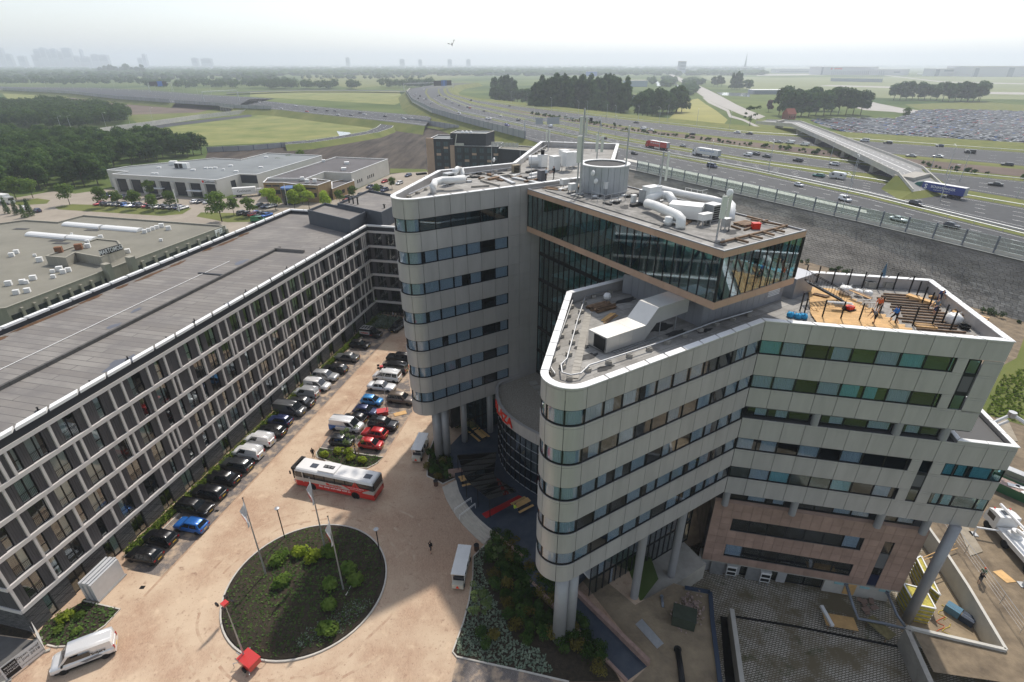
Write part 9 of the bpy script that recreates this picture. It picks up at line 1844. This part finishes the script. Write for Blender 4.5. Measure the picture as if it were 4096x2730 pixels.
sk = thing('waste_skip','green waste skip filled with rubble','skip',tuple(wh(2170,230,LOW)),R(-52)); mg = paint('skip_green',(.02,.13,.05),0,.5); v = [(-2.6,-1.1,0),(2.6,-1.1,0),(2.6,1.1,0),(-2.6,1.1,0),(-3.1,-1.2,1.4),(3.1,-1.2,1.4),(3.1,1.2,1.4),(-3.1,1.2,1.4)]; MB().add(v,[(0,1,5,4),(1,2,6,5),(2,3,7,6),(3,0,4,7),(0,3,2,1)]).build('hopper',mg,sk); MB().box(-2.9,-1.1,.8,2.9,1.1,1.15).build('rubble_fill',MATS['rubble_brick'],sk); [MB().obox((x,y,1.22),(1.3,.7,.08),r_).build('waste_board',M_whitebox,sk) for x,y,r_ in ((-.6,.1,.4),(.9,-.3,1.0),(.2,.5,.1))]
pn = thing('panel_stack','stacked grey formwork panels behind the terrace corner','panels',tuple(wh(2120,30,LOW)),R(-50))
for i,(x,y,z) in enumerate(((0,0,0),(.2,.1,.45),(.1,0,.9),(3.2,1.6,0),(3.1,1.5,.45),(-2.4,1.8,0))): MB().box(x - 1.5,y - .6,z,x + 1.5,y + .6,z + .4).build('panel',M_galv,pn)
fc = thing('site_fence','mesh site fence along the top of the pit wall','fence',tuple(pitT[2]),world=True); fl = [pitT[4] + Vector((2.2,1,.35)),pitT[2] + Vector((2.0,0,.35)),pitT[1] + Vector((2.4,-.6,.35))]
for a,b in zip(walk(fl,3.4),walk(fl,3.4)[1:]): mm_ = MB().tube([a,a + Vector((0,0,1.7)),b + Vector((0,0,1.7)),b],.03,4); [mm_.tube([a + Vector((0,0,z)),b + Vector((0,0,z))],.01,3) for z in (.4,.8,1.2)]; mm_.build('fence_panel',M_galv,fc)
gn = thing('generator','blue and grey generator in the construction pit','generator',tuple(wg(1900,950,PIT)),R(-55)); MB().box(-1.2,-.5,0,.2,.5,.9).build('housing',cloth((.1,.2,.28)),gn); MB().box(.3,-.5,0,1.5,.5,.8).build('tub',M_bluec,gn); MB().tube([(-1.2,-.5,1.2),(1.4,-.5,1.2)],.03,4).build('frame',M_galv,gn)
for i,(x,y) in enumerate(((1800,880),(1830,1010),(1790,960))): L = [wg(x + 30 * math.sin(k * 1.3 + i),y + k * 14,PIT + .05) for k in range(8)]; tubes(L,.03,'hose on the pit floor, %s' % ('yellow upper','yellow lower','orange middle')[i],mat('hose_yellow' if i < 2 else 'hose_orange',(.55,.42,.03) if i < 2 else (.6,.12,.03),.5),'hose')
tw_ = MB(); [tw_.obox(wg(1250 + vr.uniform(0,110),850 + vr.uniform(0,80),PIT) + Vector((0,0,.15 + k * .04)),(.9,.5,.05),vr.uniform(0,3),0,vr.uniform(-.3,.3)) for k in range(7)]; o = tw_.build('granite_debris',M_gran); tag(o,'removed granite slabs thrown on the yard','slabs',None,'stuff')
# overpass earth ramp, house, bird, aircraft
mb = MB(); a,b = on_[-2],of_[-2]; c,d = on_[-1],of_[-1]; dn = (c - a).normalized(); e_ = c + dn * 14; f_ = d + dn * 14; mb.add([a + Vector((-7,-3,-4.5)),c + Vector((-8,-6,-1.5)),e_ + Vector((-2,-2,-1.5)),f_ + Vector((3,0,-1.5)),d + Vector((7,3,-1.5)),b + Vector((7,3,-4.5)),a + Vector((-1,0,-.1)),c,e_ + Vector((0,0,-1.45)),f_ + Vector((0,0,-1.45)),d,b + Vector((1,0,-.1))],[(0,1,7,6),(1,2,8,7),(2,3,9,8),(3,4,10,9),(4,5,11,10),(6,7,10,11),(7,8,9,10)]); struct('ramp_embankment',mb,M_grass)
hs_ = thing('brick_house','small brick house with a steep red roof beside the overpass','house',tuple(ws(1255,475)),R(20)); MB().box(-5,-4,0,5,4,5).build('wall',mat('red_brick',(.25,.1,.07),.9),hs_); MB().add([(-5.4,-4.4,4.8),(5.4,-4.4,4.8),(5.4,4.4,4.8),(-5.4,4.4,4.8),(-5.4,0,10),(5.4,0,10)],[(0,1,5,4),(3,4,5,2),(0,4,3),(1,2,5)]).build('roof',mat('red_tiles',(.28,.09,.06),.85),hs_); [MB().box(x - .6,-4.06,1.5,x + .6,-4.0,3).build('window',M_cgl,hs_) for x in (-3,0,3)]
bd = thing('bird','lone gull gliding high over the motorway','bird',(-6.08,62,51.7)); bmd = MB(); bmd.lathe([(.01,-.28),(.07,-.1),(.075,.05),(.03,.24),(.01,.3)],(0,0,0),8); bmd.add([(0,0,0),(-.12,.05,.05),(-.75,.02,.22),(-.7,.1,.1),(.12,.05,.05),(.35,.05,.75),(.45,.1,.7)],[(0,1,2,3),(0,4,5,6)]); bmd.build('body',cloth((.12,.12,.13)),bd); bd.scale = (.6,.6,.6)
for x,y,s,nm in ((1170,98,40,'long white airliner before the biggest hangar'),(790,98,22,'small airliner beside the middle hangar'),(345,92,20,'small airliner before the lettered hangar')):
 t = thing('airliner',nm,'airplane',tuple(wt_(x,y)),0); MB().tube([(-s,0,5),(-s * .9,0,5),(s * .8,0,5),(s,0,7)],2.6,10).build('fuselage',PAINT['white'],t); MB().add([(s * .75,0,6),(s,0,6),(s * 1.05,0,16),(s * .92,0,16)],[(0,1,2,3)]).build('tail_fin',PAINT['skyblue'],t); MB().add([(-4,0,4),(4,0,4),(9,-s * .8,5),(6,-s * .8,5)],[(0,1,2,3)]).build('wing',PAINT['white'],t)
for i,(x,y) in enumerate(((225,330),(205,335),(185,340))): pass
for i,(x0,y0,x1,y1) in enumerate(((590,340,630,500),(185,395,205,475),(288,400,320,555))): fnx = wk if i == 0 else wm; p = fnx(x1,y1); t = thing('estate_flagpole','white flagpole on the estate, %s' % ('before the long row of cars','left before the brick office','right before the brick office')[i],'flagpole',tuple(p)); MB().tube([(0,0,0),(0,0,8.5)],.12,6).build('pole',M_whitebox,t); MB().lathe([(.2,0),(.2,.1)],(0,0,0),8).build('base',M_conc,t)
bpy.data.scenes.remove(BENCH)
